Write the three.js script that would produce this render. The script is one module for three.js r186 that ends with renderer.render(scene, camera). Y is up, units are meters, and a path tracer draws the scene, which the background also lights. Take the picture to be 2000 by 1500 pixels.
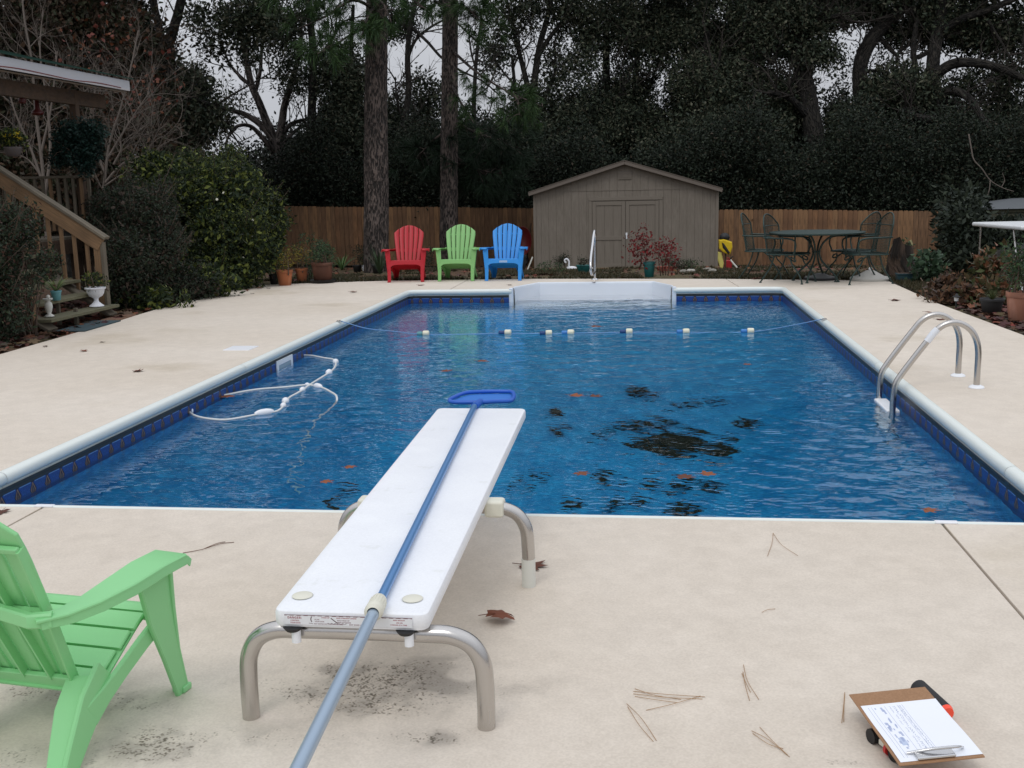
import * as THREE from 'three';
import { mergeGeometries, mergeVertices, toCreasedNormals } from 'three/addons/utils/BufferGeometryUtils.js';
import { RoundedBoxGeometry } from 'three/addons/geometries/RoundedBoxGeometry.js';

// ---------------------------------------------------------------- camera, sky, sun, exposure
const scene = new THREE.Scene();
const camera = new THREE.PerspectiveCamera(39.5, 4 / 3, 0.05, 900);
camera.position.set(0.852, 1.537, 4.82);
camera.rotation.set(-0.1837, 0.1299, -0.0213, 'YXZ');
camera.updateMatrixWorld(true);

const V = (x, y, z) => new THREE.Vector3(x, y, z);
function rng(seed) {
  let s = seed >>> 0;
  return () => { s = (s + 0x6d2b79f5) | 0; let t = Math.imul(s ^ (s >>> 15), 1 | s); t = (t + Math.imul(t ^ (t >>> 7), 61 | t)) ^ t; return ((t ^ (t >>> 14)) >>> 0) / 4294967296; };
}
const clamp = (x, a = 0, b = 1) => Math.min(b, Math.max(a, x));
const sst = (a, b, x) => { const t = clamp((x - a) / (b - a)); return t * t * (3 - 2 * t); };
const lerp = (a, b, t) => a + (b - a) * t;

// tileable value noise
const H = new Float32Array(65536); { const r = rng(77); for (let i = 0; i < 65536; i++) H[i] = r(); }
const hash = (x, y, s) => H[((x * 197 + y * 7919 + s * 1237) ^ (y * 31 + x * 3)) & 65535];
function vn(x, y, p, s = 0) {            // x, y in cells, period p cells
  const ix = Math.floor(x), iy = Math.floor(y); let fx = x - ix, fy = y - iy;
  fx = fx * fx * (3 - 2 * fx); fy = fy * fy * (3 - 2 * fy);
  const m = (k) => ((k % p) + p) % p, a = m(ix), b = m(ix + 1), c = m(iy), d = m(iy + 1);
  return lerp(lerp(hash(a, c, s), hash(b, c, s), fx), lerp(hash(a, d, s), hash(b, d, s), fx), fy);
}
function fbm(u, v, f, oct = 4, s = 0) {  // u, v in 0..1, result about 0..1
  let a = 0.5, t = 0, n = 0;
  for (let i = 0; i < oct; i++) { t += a * vn(u * f, v * f, f, s + i); n += a; a *= 0.5; f *= 2; }
  return t / n;
}
function tex(w, h, f, { srgb = true, rx = 1, ry = 1, clampIt = false } = {}) {
  const d = new Uint8Array(w * h * 4);
  for (let y = 0; y < h; y++) for (let x = 0; x < w; x++) {
    const c = f((x + 0.5) / w, (y + 0.5) / h), i = (y * w + x) * 4;
    if (typeof c === 'number') d[i] = d[i + 1] = d[i + 2] = clamp(c, 0, 255); else { d[i] = clamp(c[0], 0, 255); d[i + 1] = clamp(c[1], 0, 255); d[i + 2] = clamp(c[2], 0, 255); }
    d[i + 3] = 255;
  }
  const t = new THREE.DataTexture(d, w, h);
  t.magFilter = THREE.LinearFilter; t.minFilter = THREE.LinearFilter;
  t.wrapS = t.wrapT = clampIt ? THREE.ClampToEdgeWrapping : THREE.RepeatWrapping; t.repeat.set(rx, ry);
  if (srgb) t.colorSpace = THREE.SRGBColorSpace;
  t.needsUpdate = true;
  return t;
}

// overcast sky: about three times brighter overhead than at the horizon
{
  const W = 256, Hh = 128, d = new Float32Array(W * Hh * 4), Lz = 1.55;
  for (let y = 0; y < Hh; y++) for (let x = 0; x < W; x++) {
    const el = ((y + 0.5) / Hh - 0.5) * Math.PI, s = Math.sin(el), i = (y * W + x) * 4;
    const cl = 1 + 0.16 * (fbm(x / W, y / Hh * 0.5, 8, 4, 3) - 0.5);
    const L = el > 0 ? Lz * (0.42 + 0.58 * Math.pow(s, 0.9)) * cl : lerp(0.42 * Lz, 0.22, clamp(-el * 6));
    d[i] = L * 0.95; d[i + 1] = L * 0.985; d[i + 2] = L * 1.06; d[i + 3] = 1;
  }
  const sky = new THREE.DataTexture(d, W, Hh, THREE.RGBAFormat, THREE.FloatType);
  sky.mapping = THREE.EquirectangularReflectionMapping; sky.magFilter = THREE.LinearFilter; sky.needsUpdate = true;
  scene.background = sky; scene.environment = sky;
}
const sun = new THREE.DirectionalLight(new THREE.Color(1, 0.965, 0.91), 0.85);
sun.position.set(-5, 22, 9); sun.target.position.set(0, 0, -6);
sun.castShadow = true; sun.shadow.radius = 42; sun.shadow.mapSize.set(2048, 2048);
Object.assign(sun.shadow.camera, { left: -30, right: 30, top: 30, bottom: -30, near: 1, far: 90 });
scene.add(sun, sun.target);

const renderer = new THREE.WebGLRenderer({ antialias: true });
renderer.toneMapping = THREE.LinearToneMapping;
renderer.toneMappingExposure = 0.745;
renderer.shadowMap.enabled = true;
renderer.setSize(1024, 768);

// ---------------------------------------------------------------- helpers
const used = {};
function numbered(name) { const n = used[name] = (used[name] ?? -1) + 1; return n ? `${name}_${String(n).padStart(3, '0')}` : name; }
function shade(o) { o.traverse((m) => { if (m.isMesh) { m.castShadow = true; m.receiveShadow = true; } }); return o; }
function thing(name, label, category, pos = [0, 0, 0], turn = 0, group) {
  const o = new THREE.Group(); o.name = numbered(name); o.position.set(...pos); o.rotation.y = turn;
  o.userData = { label, category }; if (group) o.userData.group = group;
  scene.add(o); return o;
}
function solo(name, geo, mat, label, category, { group, kind, pos, turn } = {}) {
  const m = new THREE.Mesh(geo, mat); m.name = numbered(name); m.userData = { label, category };
  if (group) m.userData.group = group; if (kind) m.userData.kind = kind;
  if (pos) m.position.set(...pos); if (turn) m.rotation.y = turn;
  m.castShadow = m.receiveShadow = true; scene.add(m); return m;
}
function struct(name, geo, mat) { const m = new THREE.Mesh(geo, mat); m.name = name; m.userData = { kind: 'structure' }; m.castShadow = m.receiveShadow = true; scene.add(m); return m; }
function part(name, geo, mat, parent, label) {
  if (Array.isArray(geo)) geo = merge(geo);
  const m = new THREE.Mesh(geo, mat); m.name = name; m.castShadow = m.receiveShadow = true; if (label) m.userData.label = label;
  parent.add(m); return m;
}
function inst(name, geo, mat, mats, cols, parent, ud) {
  const m = new THREE.InstancedMesh(geo, mat, mats.length); m.name = name;
  mats.forEach((k, i) => m.setMatrixAt(i, k)); if (cols) cols.forEach((c, i) => m.setColorAt(i, c));
  m.castShadow = m.receiveShadow = true; if (ud) m.userData = ud; parent.add(m); return m;
}
function bake(name, geo, material, mats, parent) {          // many leaf clusters as one mesh
  const n = geo.attributes.position.count, P0 = geo.attributes.position.array, N0 = geo.attributes.normal.array, C0 = geo.attributes.color?.array, I0 = geo.index.array, m = mats.length;
  const p = new Float32Array(n * 3 * m), q = new Float32Array(n * 3 * m), c = C0 && new Float32Array(n * 3 * m), idx = new Uint32Array(I0.length * m);
  mats.forEach((k, j) => {
    const e = k.elements, s = 1 / Math.hypot(e[0], e[1], e[2]);
    for (let i = 0; i < n; i++) { const a = i * 3, o = (j * n + i) * 3; for (let r = 0; r < 3; r++) { p[o + r] = e[r] * P0[a] + e[4 + r] * P0[a + 1] + e[8 + r] * P0[a + 2] + e[12 + r]; q[o + r] = (e[r] * N0[a] + e[4 + r] * N0[a + 1] + e[8 + r] * N0[a + 2]) * s; if (c) c[o + r] = C0[a + r]; } }
    for (let i = 0; i < I0.length; i++) idx[j * I0.length + i] = I0[i] + j * n;
  });
  const g = new THREE.BufferGeometry(); g.setAttribute('position', new THREE.BufferAttribute(p, 3)); g.setAttribute('normal', new THREE.BufferAttribute(q, 3)); if (c) g.setAttribute('color', new THREE.BufferAttribute(c, 3)); g.setIndex(new THREE.BufferAttribute(idx, 1));
  return part(name, g, material, parent);
}
function merge(list) {
  return mergeGeometries(list.map((g) => { const k = g.index ? g.toNonIndexed() : g; for (const n of Object.keys(k.attributes)) if (!['position', 'normal', 'uv'].includes(n)) k.deleteAttribute(n); if (!k.attributes.uv) k.setAttribute('uv', new THREE.BufferAttribute(new Float32Array(k.attributes.position.count * 2), 2)); return k; }));
}
// into the axes of a thing that stands at (x, y, z) turned by turn
const local = (g, o) => { o.updateMatrixWorld(true); return g.applyMatrix4(o.matrixWorld.clone().invert()); };
const C = (r, g, b) => new THREE.Color().setRGB(r / 255, g / 255, b / 255, THREE.SRGBColorSpace);
const mat = (c, rough = 0.7, extra = {}) => new THREE.MeshStandardMaterial({ color: c, roughness: rough, side: THREE.DoubleSide, ...extra });
const phys = (c, rough = 0.5, extra = {}) => new THREE.MeshPhysicalMaterial({ color: c, roughness: rough, side: THREE.DoubleSide, ...extra });
const bx = (x, y, z, w, h, d, r = 0) => (r ? new RoundedBoxGeometry(w, h, d, 1, r) : new THREE.BoxGeometry(w, h, d)).translate(x, y, z);
const cyl = (x, y, z, r0, r1, h, n = 20) => new THREE.CylinderGeometry(r1, r0, h, n).translate(x, y + h / 2, z);
const lathe = (pts, n = 28) => new THREE.LatheGeometry(pts.map(([r, y]) => new THREE.Vector2(r, y)), n);
const tube = (pts, r, seg = 40, n = 10, closed = false, tension = 0.5) => new THREE.TubeGeometry(new THREE.CatmullRomCurve3(pts, closed, 'centripetal', tension), seg, r, n, closed);
function loft(rings, cap = true, crease = 0.7) {   // rings of equal length
  const n = rings[0].length, p = [], uv = [], idx = []; let len = 0;
  rings.forEach((r, i) => { if (i) len += r[0].distanceTo(rings[i - 1][0]); let a = 0; r.forEach((q, k) => { p.push(q.x, q.y, q.z); uv.push(a, len); a += q.distanceTo(r[(k + 1) % n]); }); });
  for (let i = 0; i < rings.length - 1; i++) for (let k = 0; k < n; k++) { const a = i * n + k, b = i * n + (k + 1) % n, c = a + n, d = b + n; idx.push(a, b, c, b, d, c); }
  if (cap) for (const [o, f] of [[0, 1], [(rings.length - 1) * n, 0]]) for (let k = 1; k < n - 1; k++) f ? idx.push(o, o + k + 1, o + k) : idx.push(o, o + k, o + k + 1);
  const g = new THREE.BufferGeometry(); g.setAttribute('position', new THREE.Float32BufferAttribute(p, 3)); g.setAttribute('uv', new THREE.Float32BufferAttribute(uv, 2)); g.setIndex(idx); g.computeVertexNormals();
  return crease ? toCreasedNormals(g, crease) : g;
}
const at_ = (a, i) => (Array.isArray(a) ? a[i] : a);
// a bar of chamfered rectangular section along points: w across (level), d the other way
function beam(pts, w, d, ref = V(0, 1, 0), ch = 0.15) {
  const rings = pts.map((p, i) => {
    const t = pts[Math.min(i + 1, pts.length - 1)].clone().sub(pts[Math.max(i - 1, 0)]).normalize();
    const s = ref.clone().cross(t).normalize(), n = t.clone().cross(s), W = at_(w, i) / 2, D = at_(d, i) / 2, c = Math.min(W, D) * ch * 2;
    return [[-W + c, -D], [W - c, -D], [W, -D + c], [W, D - c], [W - c, D], [-W + c, D], [-W, D - c], [-W, -D + c]].map(([a, b]) => p.clone().addScaledVector(s, a).addScaledVector(n, b));
  });
  return loft(rings);
}
// a tapered round limb along points
function limb(pts, r0, r1, n = 7, seg = 0, rough = 0, rand = null) {
  const c = new THREE.CatmullRomCurve3(pts, false, 'centripetal'), m = seg || Math.max(3, pts.length * 3), rings = [];
  const fr = c.computeFrenetFrames(m, false);
  for (let i = 0; i <= m; i++) {
    const q = c.getPointAt(i / m), r = lerp(r0, r1, i / m), ring = [];
    for (let k = 0; k < n; k++) { const a = (k / n) * Math.PI * 2, rr = r * (1 + (rough ? (rand() - 0.5) * rough : 0)); ring.push(q.clone().addScaledVector(fr.normals[i], Math.cos(a) * rr).addScaledVector(fr.binormals[i], Math.sin(a) * rr)); }
    rings.push(ring);
  }
  return loft(rings, true, 0);
}
function prism(pts, depth, bevel = 0, holes) {      // outline in x, y; from z = 0 to depth
  const s = new THREE.Shape(pts.map(([x, y]) => new THREE.Vector2(x, y)));
  if (holes) for (const h of holes) s.holes.push(new THREE.Path(h.map(([x, y]) => new THREE.Vector2(x, y))));
  return new THREE.ExtrudeGeometry(s, { depth: depth - 2 * bevel, bevelEnabled: bevel > 0, bevelThickness: bevel, bevelSize: bevel, bevelOffset: -bevel, bevelSegments: 2, curveSegments: 8 }).translate(0, 0, bevel);
}

// where the photograph's sight line (2000 x 1500 grid) meets the level y, the plane z, or a depth
const FOC = 750 / Math.tan((39.5 * Math.PI) / 360);
const ray = (px, py) => V((px - 1000) / FOC, -(py - 750) / FOC, -1).applyQuaternion(camera.quaternion);
const G = (px, py, y = 0) => { const d = ray(px, py); return camera.position.clone().addScaledVector(d, (y - camera.position.y) / d.y); };
const Z = (px, py, z) => { const d = ray(px, py); return camera.position.clone().addScaledVector(d, (z - camera.position.z) / d.z); };
const P = (px, py, depth) => camera.position.clone().addScaledVector(ray(px, py), depth);

// the ground: level round the pool, falling away past the deck
const ground = (x, z) => {
  const far = clamp((-13.0 - z) * 0.0625, 0, 1.25) + clamp((-24 - z) / 10) * clamp(x * 0.0135 + 0.02, -0.25, 0.3);
  const bank = 1.05 * sst(5.0, 6.7, x) * sst(-7.5, -12.5, z);
  return -Math.max(far, bank);
};
const T = (px, py) => { const d = ray(px, py), p = camera.position.clone(); for (let t = 1; t < 90; t += 0.04) { const q = p.clone().addScaledVector(d, t); if (q.y < ground(q.x, q.z)) return V(q.x, ground(q.x, q.z), q.z); } return p.addScaledVector(d, 60); };
const onGround = (p) => V(p.x, ground(p.x, p.z), p.z);

// ---------------------------------------------------------------- materials
const M = {};
M.concreteBump = tex(1024, 1024, (u, v) => 120 + 90 * (fbm(u, v, 128, 3, 5) - 0.5) + 70 * (fbm(u, v, 16, 3, 9) - 0.5), { srgb: false, rx: 0.5, ry: 0.5 });
const deckTone = (u, v, f) => {
  const a = fbm(u, v, f, 5, 1) - 0.5, b = fbm(u, v, f * 16, 3, 7) - 0.5, c = vn(u * 900, v * 900, 900, 4) - 0.5;
  return [212 + a * 13 + b * 12 + c * 13, 201 + a * 15 + b * 12 + c * 13, 187 + a * 18 + b * 12 + c * 13];
};
M.deckFarMap = tex(1024, 1024, (u, v) => {
  const c = deckTone(u, v, 4), s = sst(0.6, 0.85, fbm(u, v, 6, 5, 21));
  return [c[0] - s * 12, c[1] - s * 13, c[2] - s * 16];
}, { rx: 1 / 5, ry: 1 / 5 });
M.deck = mat(0xffffff, 0.82, { map: M.deckFarMap, bumpMap: M.concreteBump, bumpScale: 0.002 });
// near slab: the same paint with mildew specks where the photograph has them
{
  const W = 2048, Hh = 2048, x0 = -2.2, x1 = 2.2, zs = 0, ze = 4.4;
  const spots = [[700, 1310, .10, .9], [760, 1325, .16, 1], [790, 1348, .12, .6], [610, 1345, .14, .6], [680, 1378, .13, .6], [770, 1380, .08, .8], [560, 1440, .12, .45], [835, 1442, .07, 1], [860, 1290, .1, .5], [90, 1345, .12, .9], [230, 1370, .12, .7], [330, 1440, .1, .9], [310, 1470, .1, .9], [60, 1480, .1, .5], [1000, 1340, .12, .25], [1720, 1400, .1, .25], [1650, 1490, .03, .8]]
    .map(([px, py, r, k]) => { const p = G(px, py); return [p.x, p.z, r, k]; });
  M.deckNearMap = tex(W, Hh, (u, v) => {
    const x = lerp(x0, x1, u), z = -lerp(-ze, -zs, v), c = deckTone(u, v, 4);
    let k = 0.06;
    for (const [sx, sz, r, w] of spots) { const dx = (x - sx) / (r * 1.5), dz = (z - sz) / (r * 0.6); k += w * Math.exp(-(dx * dx + dz * dz)); }
    const g = vn(u * 900, v * 900, 900, 31), g2 = fbm(u, v, 300, 2, 33), g3 = fbm(u, v, 40, 3, 35), spot = sst(0.82, 1.12, g * 0.5 + g2 * 0.4 + g3 * 0.3 + clamp(k, 0, 1.1) * 0.17) * clamp(k * 1.6, 0, 1) * 0.64;
    const wash = clamp(k * 1.3, 0, 1) * (0.04 + 0.17 * sst(0.42, 0.75, fbm(u, v, 50, 4, 37)));
    return [c[0] * (1 - wash) * (1 - spot * 0.72), c[1] * (1 - wash) * (1 - spot * 0.75), c[2] * (1 - wash) * (1 - spot * 0.8)];
  }, { clampIt: true });
  M.deckNearMap.repeat.set(1 / (x1 - x0), 1 / (ze - zs)); M.deckNearMap.offset.set(-x0 / (x1 - x0), ze / (ze - zs));
  M.deckNear = mat(0xffffff, 0.82, { map: M.deckNearMap, bumpMap: M.concreteBump, bumpScale: 0.002 });
}
M.soil = mat(0xffffff, 0.95, { map: tex(512, 512, (u, v) => { const a = fbm(u, v, 8, 5, 2), b = fbm(u, v, 64, 2, 3); return [58 + a * 40 + b * 26 - 20, 42 + a * 30 + b * 20 - 14, 32 + a * 20 + b * 16 - 10]; }, { rx: 0.7, ry: 0.7 }) });
M.lawn = mat(0xffffff, 0.95, {
  map: tex(1024, 1024, (u, v) => { const a = sst(0.42, 0.62, fbm(u, v, 5, 4, 2)) * 0.6, b = fbm(u, v, 128, 2, 3), g = [58 + b * 34, 58 + b * 34, 34 + b * 20], br = [72 + b * 40, 53 + b * 30, 38 + b * 22]; return g.map((x, i) => lerp(br[i], x, a)); }, { rx: 0.16, ry: 0.16 }),
  bumpMap: tex(512, 512, (u, v) => 255 * fbm(u, v, 64, 3, 12), { srgb: false, rx: 0.8, ry: 0.8 }), bumpScale: 0.03,
});
const plastic = (r, g, b) => phys(C(r, g, b), 0.42, { specularIntensity: 0.8, bumpMap: M.concreteBump, bumpScale: 0.0003 });
M.red = plastic(178, 24, 38); M.green = plastic(130, 184, 112); M.blue = plastic(44, 142, 220); M.greenPale = plastic(142, 210, 146);
M.greenNear = M.greenPale;
M.white = phys(C(236, 238, 242), 0.38);
M.boardWhite = phys(0xffffff, 0.55, { map: tex(512, 512, (u, v) => { const a = fbm(u, v, 6, 5, 301) - 0.5, b = vn(u * 220, v * 220, 220, 303) - 0.5, s = sst(0.72, 0.85, fbm(u, v, 14, 4, 305)) * 7; return [236 + a * 10 + b * 7 - s, 238 + a * 10 + b * 7 - s, 242 + a * 8 + b * 7 - s * 1.3]; }, { rx: 1.1, ry: 1.1 }), bumpMap: M.concreteBump, bumpScale: 0.0005 });
M.coping = phys(C(228, 234, 230), 0.36, { bumpMap: M.concreteBump, bumpScale: 0.0004 });
M.steel = phys(C(196, 193, 190), 0.3, { metalness: 1, roughnessMap: tex(256, 256, (u, v) => 150 + 100 * fbm(u, v, 8, 4, 6), { srgb: false, rx: 3, ry: 3 }) });
M.steel.roughness = 0.3;
M.chrome = phys(C(205, 205, 206), 0.16, { metalness: 1 });
M.black = mat(C(22, 22, 24), 0.55); M.dark = mat(C(38, 38, 40), 0.7); M.grey = mat(C(120, 122, 122), 0.7);
M.cream = phys(C(222, 220, 205), 0.45); M.offwhite = phys(C(214, 214, 206), 0.55);
const woodTex = (r, g, b, s) => tex(256, 512, (u, v) => { const a = fbm(u, v * 0.12, 48, 3, s), k = fbm(u, v, 4, 4, s + 3), l = sst(0.62, 0.8, a); return [r * (0.62 + 0.4 * a + 0.3 * (k - 0.5)) - l * 14, g * (0.62 + 0.4 * a + 0.3 * (k - 0.5)) - l * 12, b * (0.62 + 0.4 * a + 0.3 * (k - 0.5)) - l * 10]; }, { rx: 3, ry: 1 });
M.wood = mat(0xffffff, 0.85, { map: woodTex(150, 118, 86, 41) });
M.woodGrey = mat(0xffffff, 0.88, { map: woodTex(128, 118, 102, 45) });
M.woodDark = mat(0xffffff, 0.85, { map: woodTex(92, 72, 56, 47) });
M.treadMat = mat(0xffffff, 0.88, { map: woodTex(126, 122, 96, 49) });
M.pickets = [[160, 118, 84], [148, 109, 79], [168, 128, 92], [138, 104, 77], [152, 116, 86]].map(([r, g, b], i) => mat(0xffffff, 0.88, { map: woodTex(r, g, b, 51 + i * 2) }));
M.siding = mat(0xffffff, 0.8, { map: tex(512, 512, (u, v) => { const a = fbm(u, v * 0.2, 64, 3, 61), b = fbm(u, v, 4, 4, 63); return [124 + (a - .5) * 18 + (b - .5) * 14, 116 + (a - .5) * 18 + (b - .5) * 14, 106 + (a - .5) * 18 + (b - .5) * 14]; }, { rx: 1, ry: 0.6 }) });
M.trim = mat(C(122, 114, 104), 0.8); M.fasciaTrim = mat(C(112, 103, 95), 0.8);
M.shingle = mat(0xffffff, 0.92, { map: tex(256, 256, (u, v) => { const b = fbm(u, v, 64, 2, 71); return [72 + b * 50, 66 + b * 44, 60 + b * 40]; }, { rx: 2, ry: 2 }) });
const terra = (r, g, b, s) => mat(0xffffff, 0.85, { map: tex(256, 256, (u, v) => { const a = fbm(u, v, 5, 5, s), w = sst(0.55, 0.8, fbm(u, v, 6, 4, s + 9)); return [r * (0.75 + a * 0.5) + w * 18, g * (0.75 + a * 0.5) + w * 20, b * (0.75 + a * 0.5) + w * 22]; }) });
M.terra = terra(152, 92, 60, 81); M.terra2 = terra(124, 74, 54, 84); M.terraPale = terra(142, 98, 80, 87);
M.teal = phys(C(24, 92, 92), 0.5); M.tealPale = phys(C(96, 150, 156), 0.55); M.urn = phys(C(226, 228, 234), 0.55);
M.ironGreen = phys(C(42, 60, 56), 0.5, { metalness: 0.3 });
const barkTex = (r, g, b, s, big) => ({
  map: tex(256, 512, (u, v) => { const a = fbm(u, v, big, 4, s), e = sst(0.3, 0.62, a), m = fbm(u, v, 6, 4, s + 5); return [r, g, b].map((x, i) => x * (0.42 + 0.7 * e) * (0.75 + 0.5 * m)); }, { rx: 1.2, ry: 0.34 }),
  bumpMap: tex(256, 512, (u, v) => 255 * sst(0.25, 0.7, fbm(u, v, big, 4, s)), { srgb: false, rx: 1.2, ry: 0.34 }), bumpScale: 0.05,
});
M.pineBark = mat(0xffffff, 0.95, barkTex(84, 74, 69, 91, 32));
M.oakBark = mat(0xffffff, 0.95, barkTex(46, 43, 39, 95, 24));
M.greyBark = mat(0xffffff, 0.95, barkTex(104, 96, 92, 99, 16));
M.paleTwig = mat(C(104, 95, 88), 0.9); M.darkTwig = mat(C(54, 49, 45), 0.9); M.brownTwig = mat(C(84, 70, 60), 0.9);
const leafMat = (rough = 0.6, tr = 0) => phys(0xffffff, rough, { vertexColors: true, transmission: tr, thickness: 0, specularIntensity: tr ? 0.5 : 0.35 });
M.leaf = leafMat(0.55, 0); M.leafThin = leafMat(0.75, 0.3); M.needle = leafMat(0.6, 0);
// ---------------------------------------------------------------- ground
const PW = 2.8, PL = 11.12, WATER = -0.19;
{
  const axis = (fine, lo, hi, marks) => { const a = new Set(marks); for (let v = lo; v <= hi; v += fine) a.add(Math.round(v * 1000) / 1000); let s = fine; for (let v = hi; v < 420; v += s) { a.add(v); s *= 1.5; } s = fine; for (let v = lo; v > -420; v -= s) { a.add(v); s *= 1.5; } return [...a].sort((p, q) => p - q); };
  const xs = axis(0.5, -14, 14, [-2.95, 2.95]), zs = axis(0.5, -40, 8, [-12.25, 0.15]);
  const p = [], uv = [], idx = [];
  const deckZone = (x, z) => sst(0.02, 0.5, Math.min(x + 5.55, 4.35 - x, z + 12.75));
  for (const z of zs) for (const x of xs) { p.push(x, ground(x, z) - 0.02 - 0.06 * deckZone(x, z) + 0.03 * (vn(x * 0.8 + 400, z * 0.8 + 400, 4096, 8) - 0.5) * (1 - deckZone(x, z)), z); uv.push(x, z); }
  for (let j = 0; j < zs.length - 1; j++) for (let i = 0; i < xs.length - 1; i++) {
    const cx = (xs[i] + xs[i + 1]) / 2, cz = (zs[j] + zs[j + 1]) / 2;
    if (Math.abs(cx) < 2.95 && cz > -12.25 && cz < 0.15) continue;
    const a = j * xs.length + i, b = a + 1, c = a + xs.length, d = c + 1; idx.push(a, c, b, b, c, d);
  }
  const g = new THREE.BufferGeometry(); g.setAttribute('position', new THREE.Float32BufferAttribute(p, 3)); g.setAttribute('uv', new THREE.Float32BufferAttribute(uv, 2)); g.setIndex(idx); g.computeVertexNormals();
  struct('ground', g, M.lawn);
}

// ---------------------------------------------------------------- deck: cast slabs with open joints
const arc = (cx, cz, r, a0, a1, n = 5) => Array.from({ length: n + 1 }, (_, i) => { const a = lerp(a0, a1, i / n); return [cx + r * Math.cos(a), cz + r * Math.sin(a)]; });
{
  const deck = new THREE.Group(); deck.name = 'pool_deck'; deck.userData = { kind: 'structure' }; scene.add(deck);
  const slab = (pts, m) => part('slab', prism(pts.map(([x, z]) => [x, -z]), 0.1, 0.003).rotateX(-Math.PI / 2).translate(0, -0.1, 0), m, deck);
  const J = 2.16, g = 0.006, R = 0.16, h = Math.PI / 2;
  slab([[-J + g, 0.002], [J - g, 0.002], [J - g + 0.03, 6.5], [-J + g, 6.5]], M.deckNear);
  const leftEdge = [[-5.5, 6.5], [-5.5, -3], [-5.52, -4.907], [-5.58, -6.25], [-5.645, -7.62], [-5.705, -8.65], [-5.81, -10.58], [-5.84, -11.3], [-5.78, -11.85], [-5.615, -12.21], [-5.133, -12.36], [-4.4, -12.62], [-3.576, -12.78], [-J - g, -12.86]];
  slab([[-J - g, 6.5], ...leftEdge, [-J - g, -PL], ...arc(-PW + R, -PL + R, R, -h, -2 * h), ...arc(-PW + R, -R, R, 2 * h, h), [-J - g, 0.002]], M.deck);
  slab([[-J + g, -PL], [-J + g, -12.87], [-1.076, -12.88], [0.6, -12.72], [J - g - 0.1, -12.52], [J - g, -PL], [1.22, -PL], [1.22, -11.4], [0.94, -12.075], [-0.92, -12.075], [-1.22, -11.4], [-1.22, -PL]], M.deck);
  slab([[J + g, -PL], [J + g - 0.1, -12.51], [3.3, -12.2], [4.2, -11.98], [4.42, -11.8], [4.39, -10], [4.37, -8.87], [4.42, -7.3], [4.463, -6.0], [4.5, -3], [4.5, 6.5], [J + g + 0.03, 6.5], [J + g, 0.002], ...arc(PW - R, -R, R, h, 0), ...arc(PW - R, -PL + R, R, 0, -h)], M.deck);
}

// ---------------------------------------------------------------- pool shell
// a section of (inward offset, height) drawn along a path of (x, z)
function sweep(profile, path, uScale = 1, u0 = 0) {
  const n = path.length, p = [], uv = [], idx = []; let len = u0;
  path.forEach(([x, z], i) => {
    const [ax, az] = path[Math.max(i - 1, 0)], [bx_, bz] = path[Math.min(i + 1, n - 1)];
    const d1 = i ? [x - ax, z - az] : [bx_ - x, bz - z], d2 = i < n - 1 ? [bx_ - x, bz - z] : d1;
    const norm = ([a, b]) => { const l = Math.hypot(a, b); return [a / l, b / l]; }, t1 = norm(d1), t2 = norm(d2);
    let nx = -(t1[1] + t2[1]) / 2, nz = (t1[0] + t2[0]) / 2; const l2 = nx * nx + nz * nz; nx /= l2; nz /= l2;
    if (i) len += Math.hypot(x - ax, z - az);
    let v = 0;
    profile.forEach(([o, y], k) => { if (k) v += Math.hypot(o - profile[k - 1][0], y - profile[k - 1][1]); p.push(x + nx * o, y, z + nz * o); uv.push(len * uScale, v); });
  });
  const m = profile.length;
  for (let i = 0; i < n - 1; i++) for (let k = 0; k < m - 1; k++) { const a = i * m + k, b = a + 1, c = a + m, d = c + 1; idx.push(a, b, c, b, d, c); }
  const g = new THREE.BufferGeometry(); g.setAttribute('position', new THREE.Float32BufferAttribute(p, 3)); g.setAttribute('uv', new THREE.Float32BufferAttribute(uv, 2)); g.setIndex(idx); g.computeVertexNormals();
  return g;
}
const SX = 1.2;    // half the opening for the moulded steps
const floorY = (x, z) => {
  const side = Math.min(2.755 - Math.abs(x), -z - 0.05), rise = sst(-4.2, -6.9, z);
  return -(1.02 + Math.min(1.35 * (1 - rise), Math.max(0, side) * 1.15) + 0.05 * rise);
};
const pool = thing('swimming_pool', 'long rectangular swimming pool with white rim and blue patterned liner', 'swimming pool', [0, 0, -5.56]);
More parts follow.
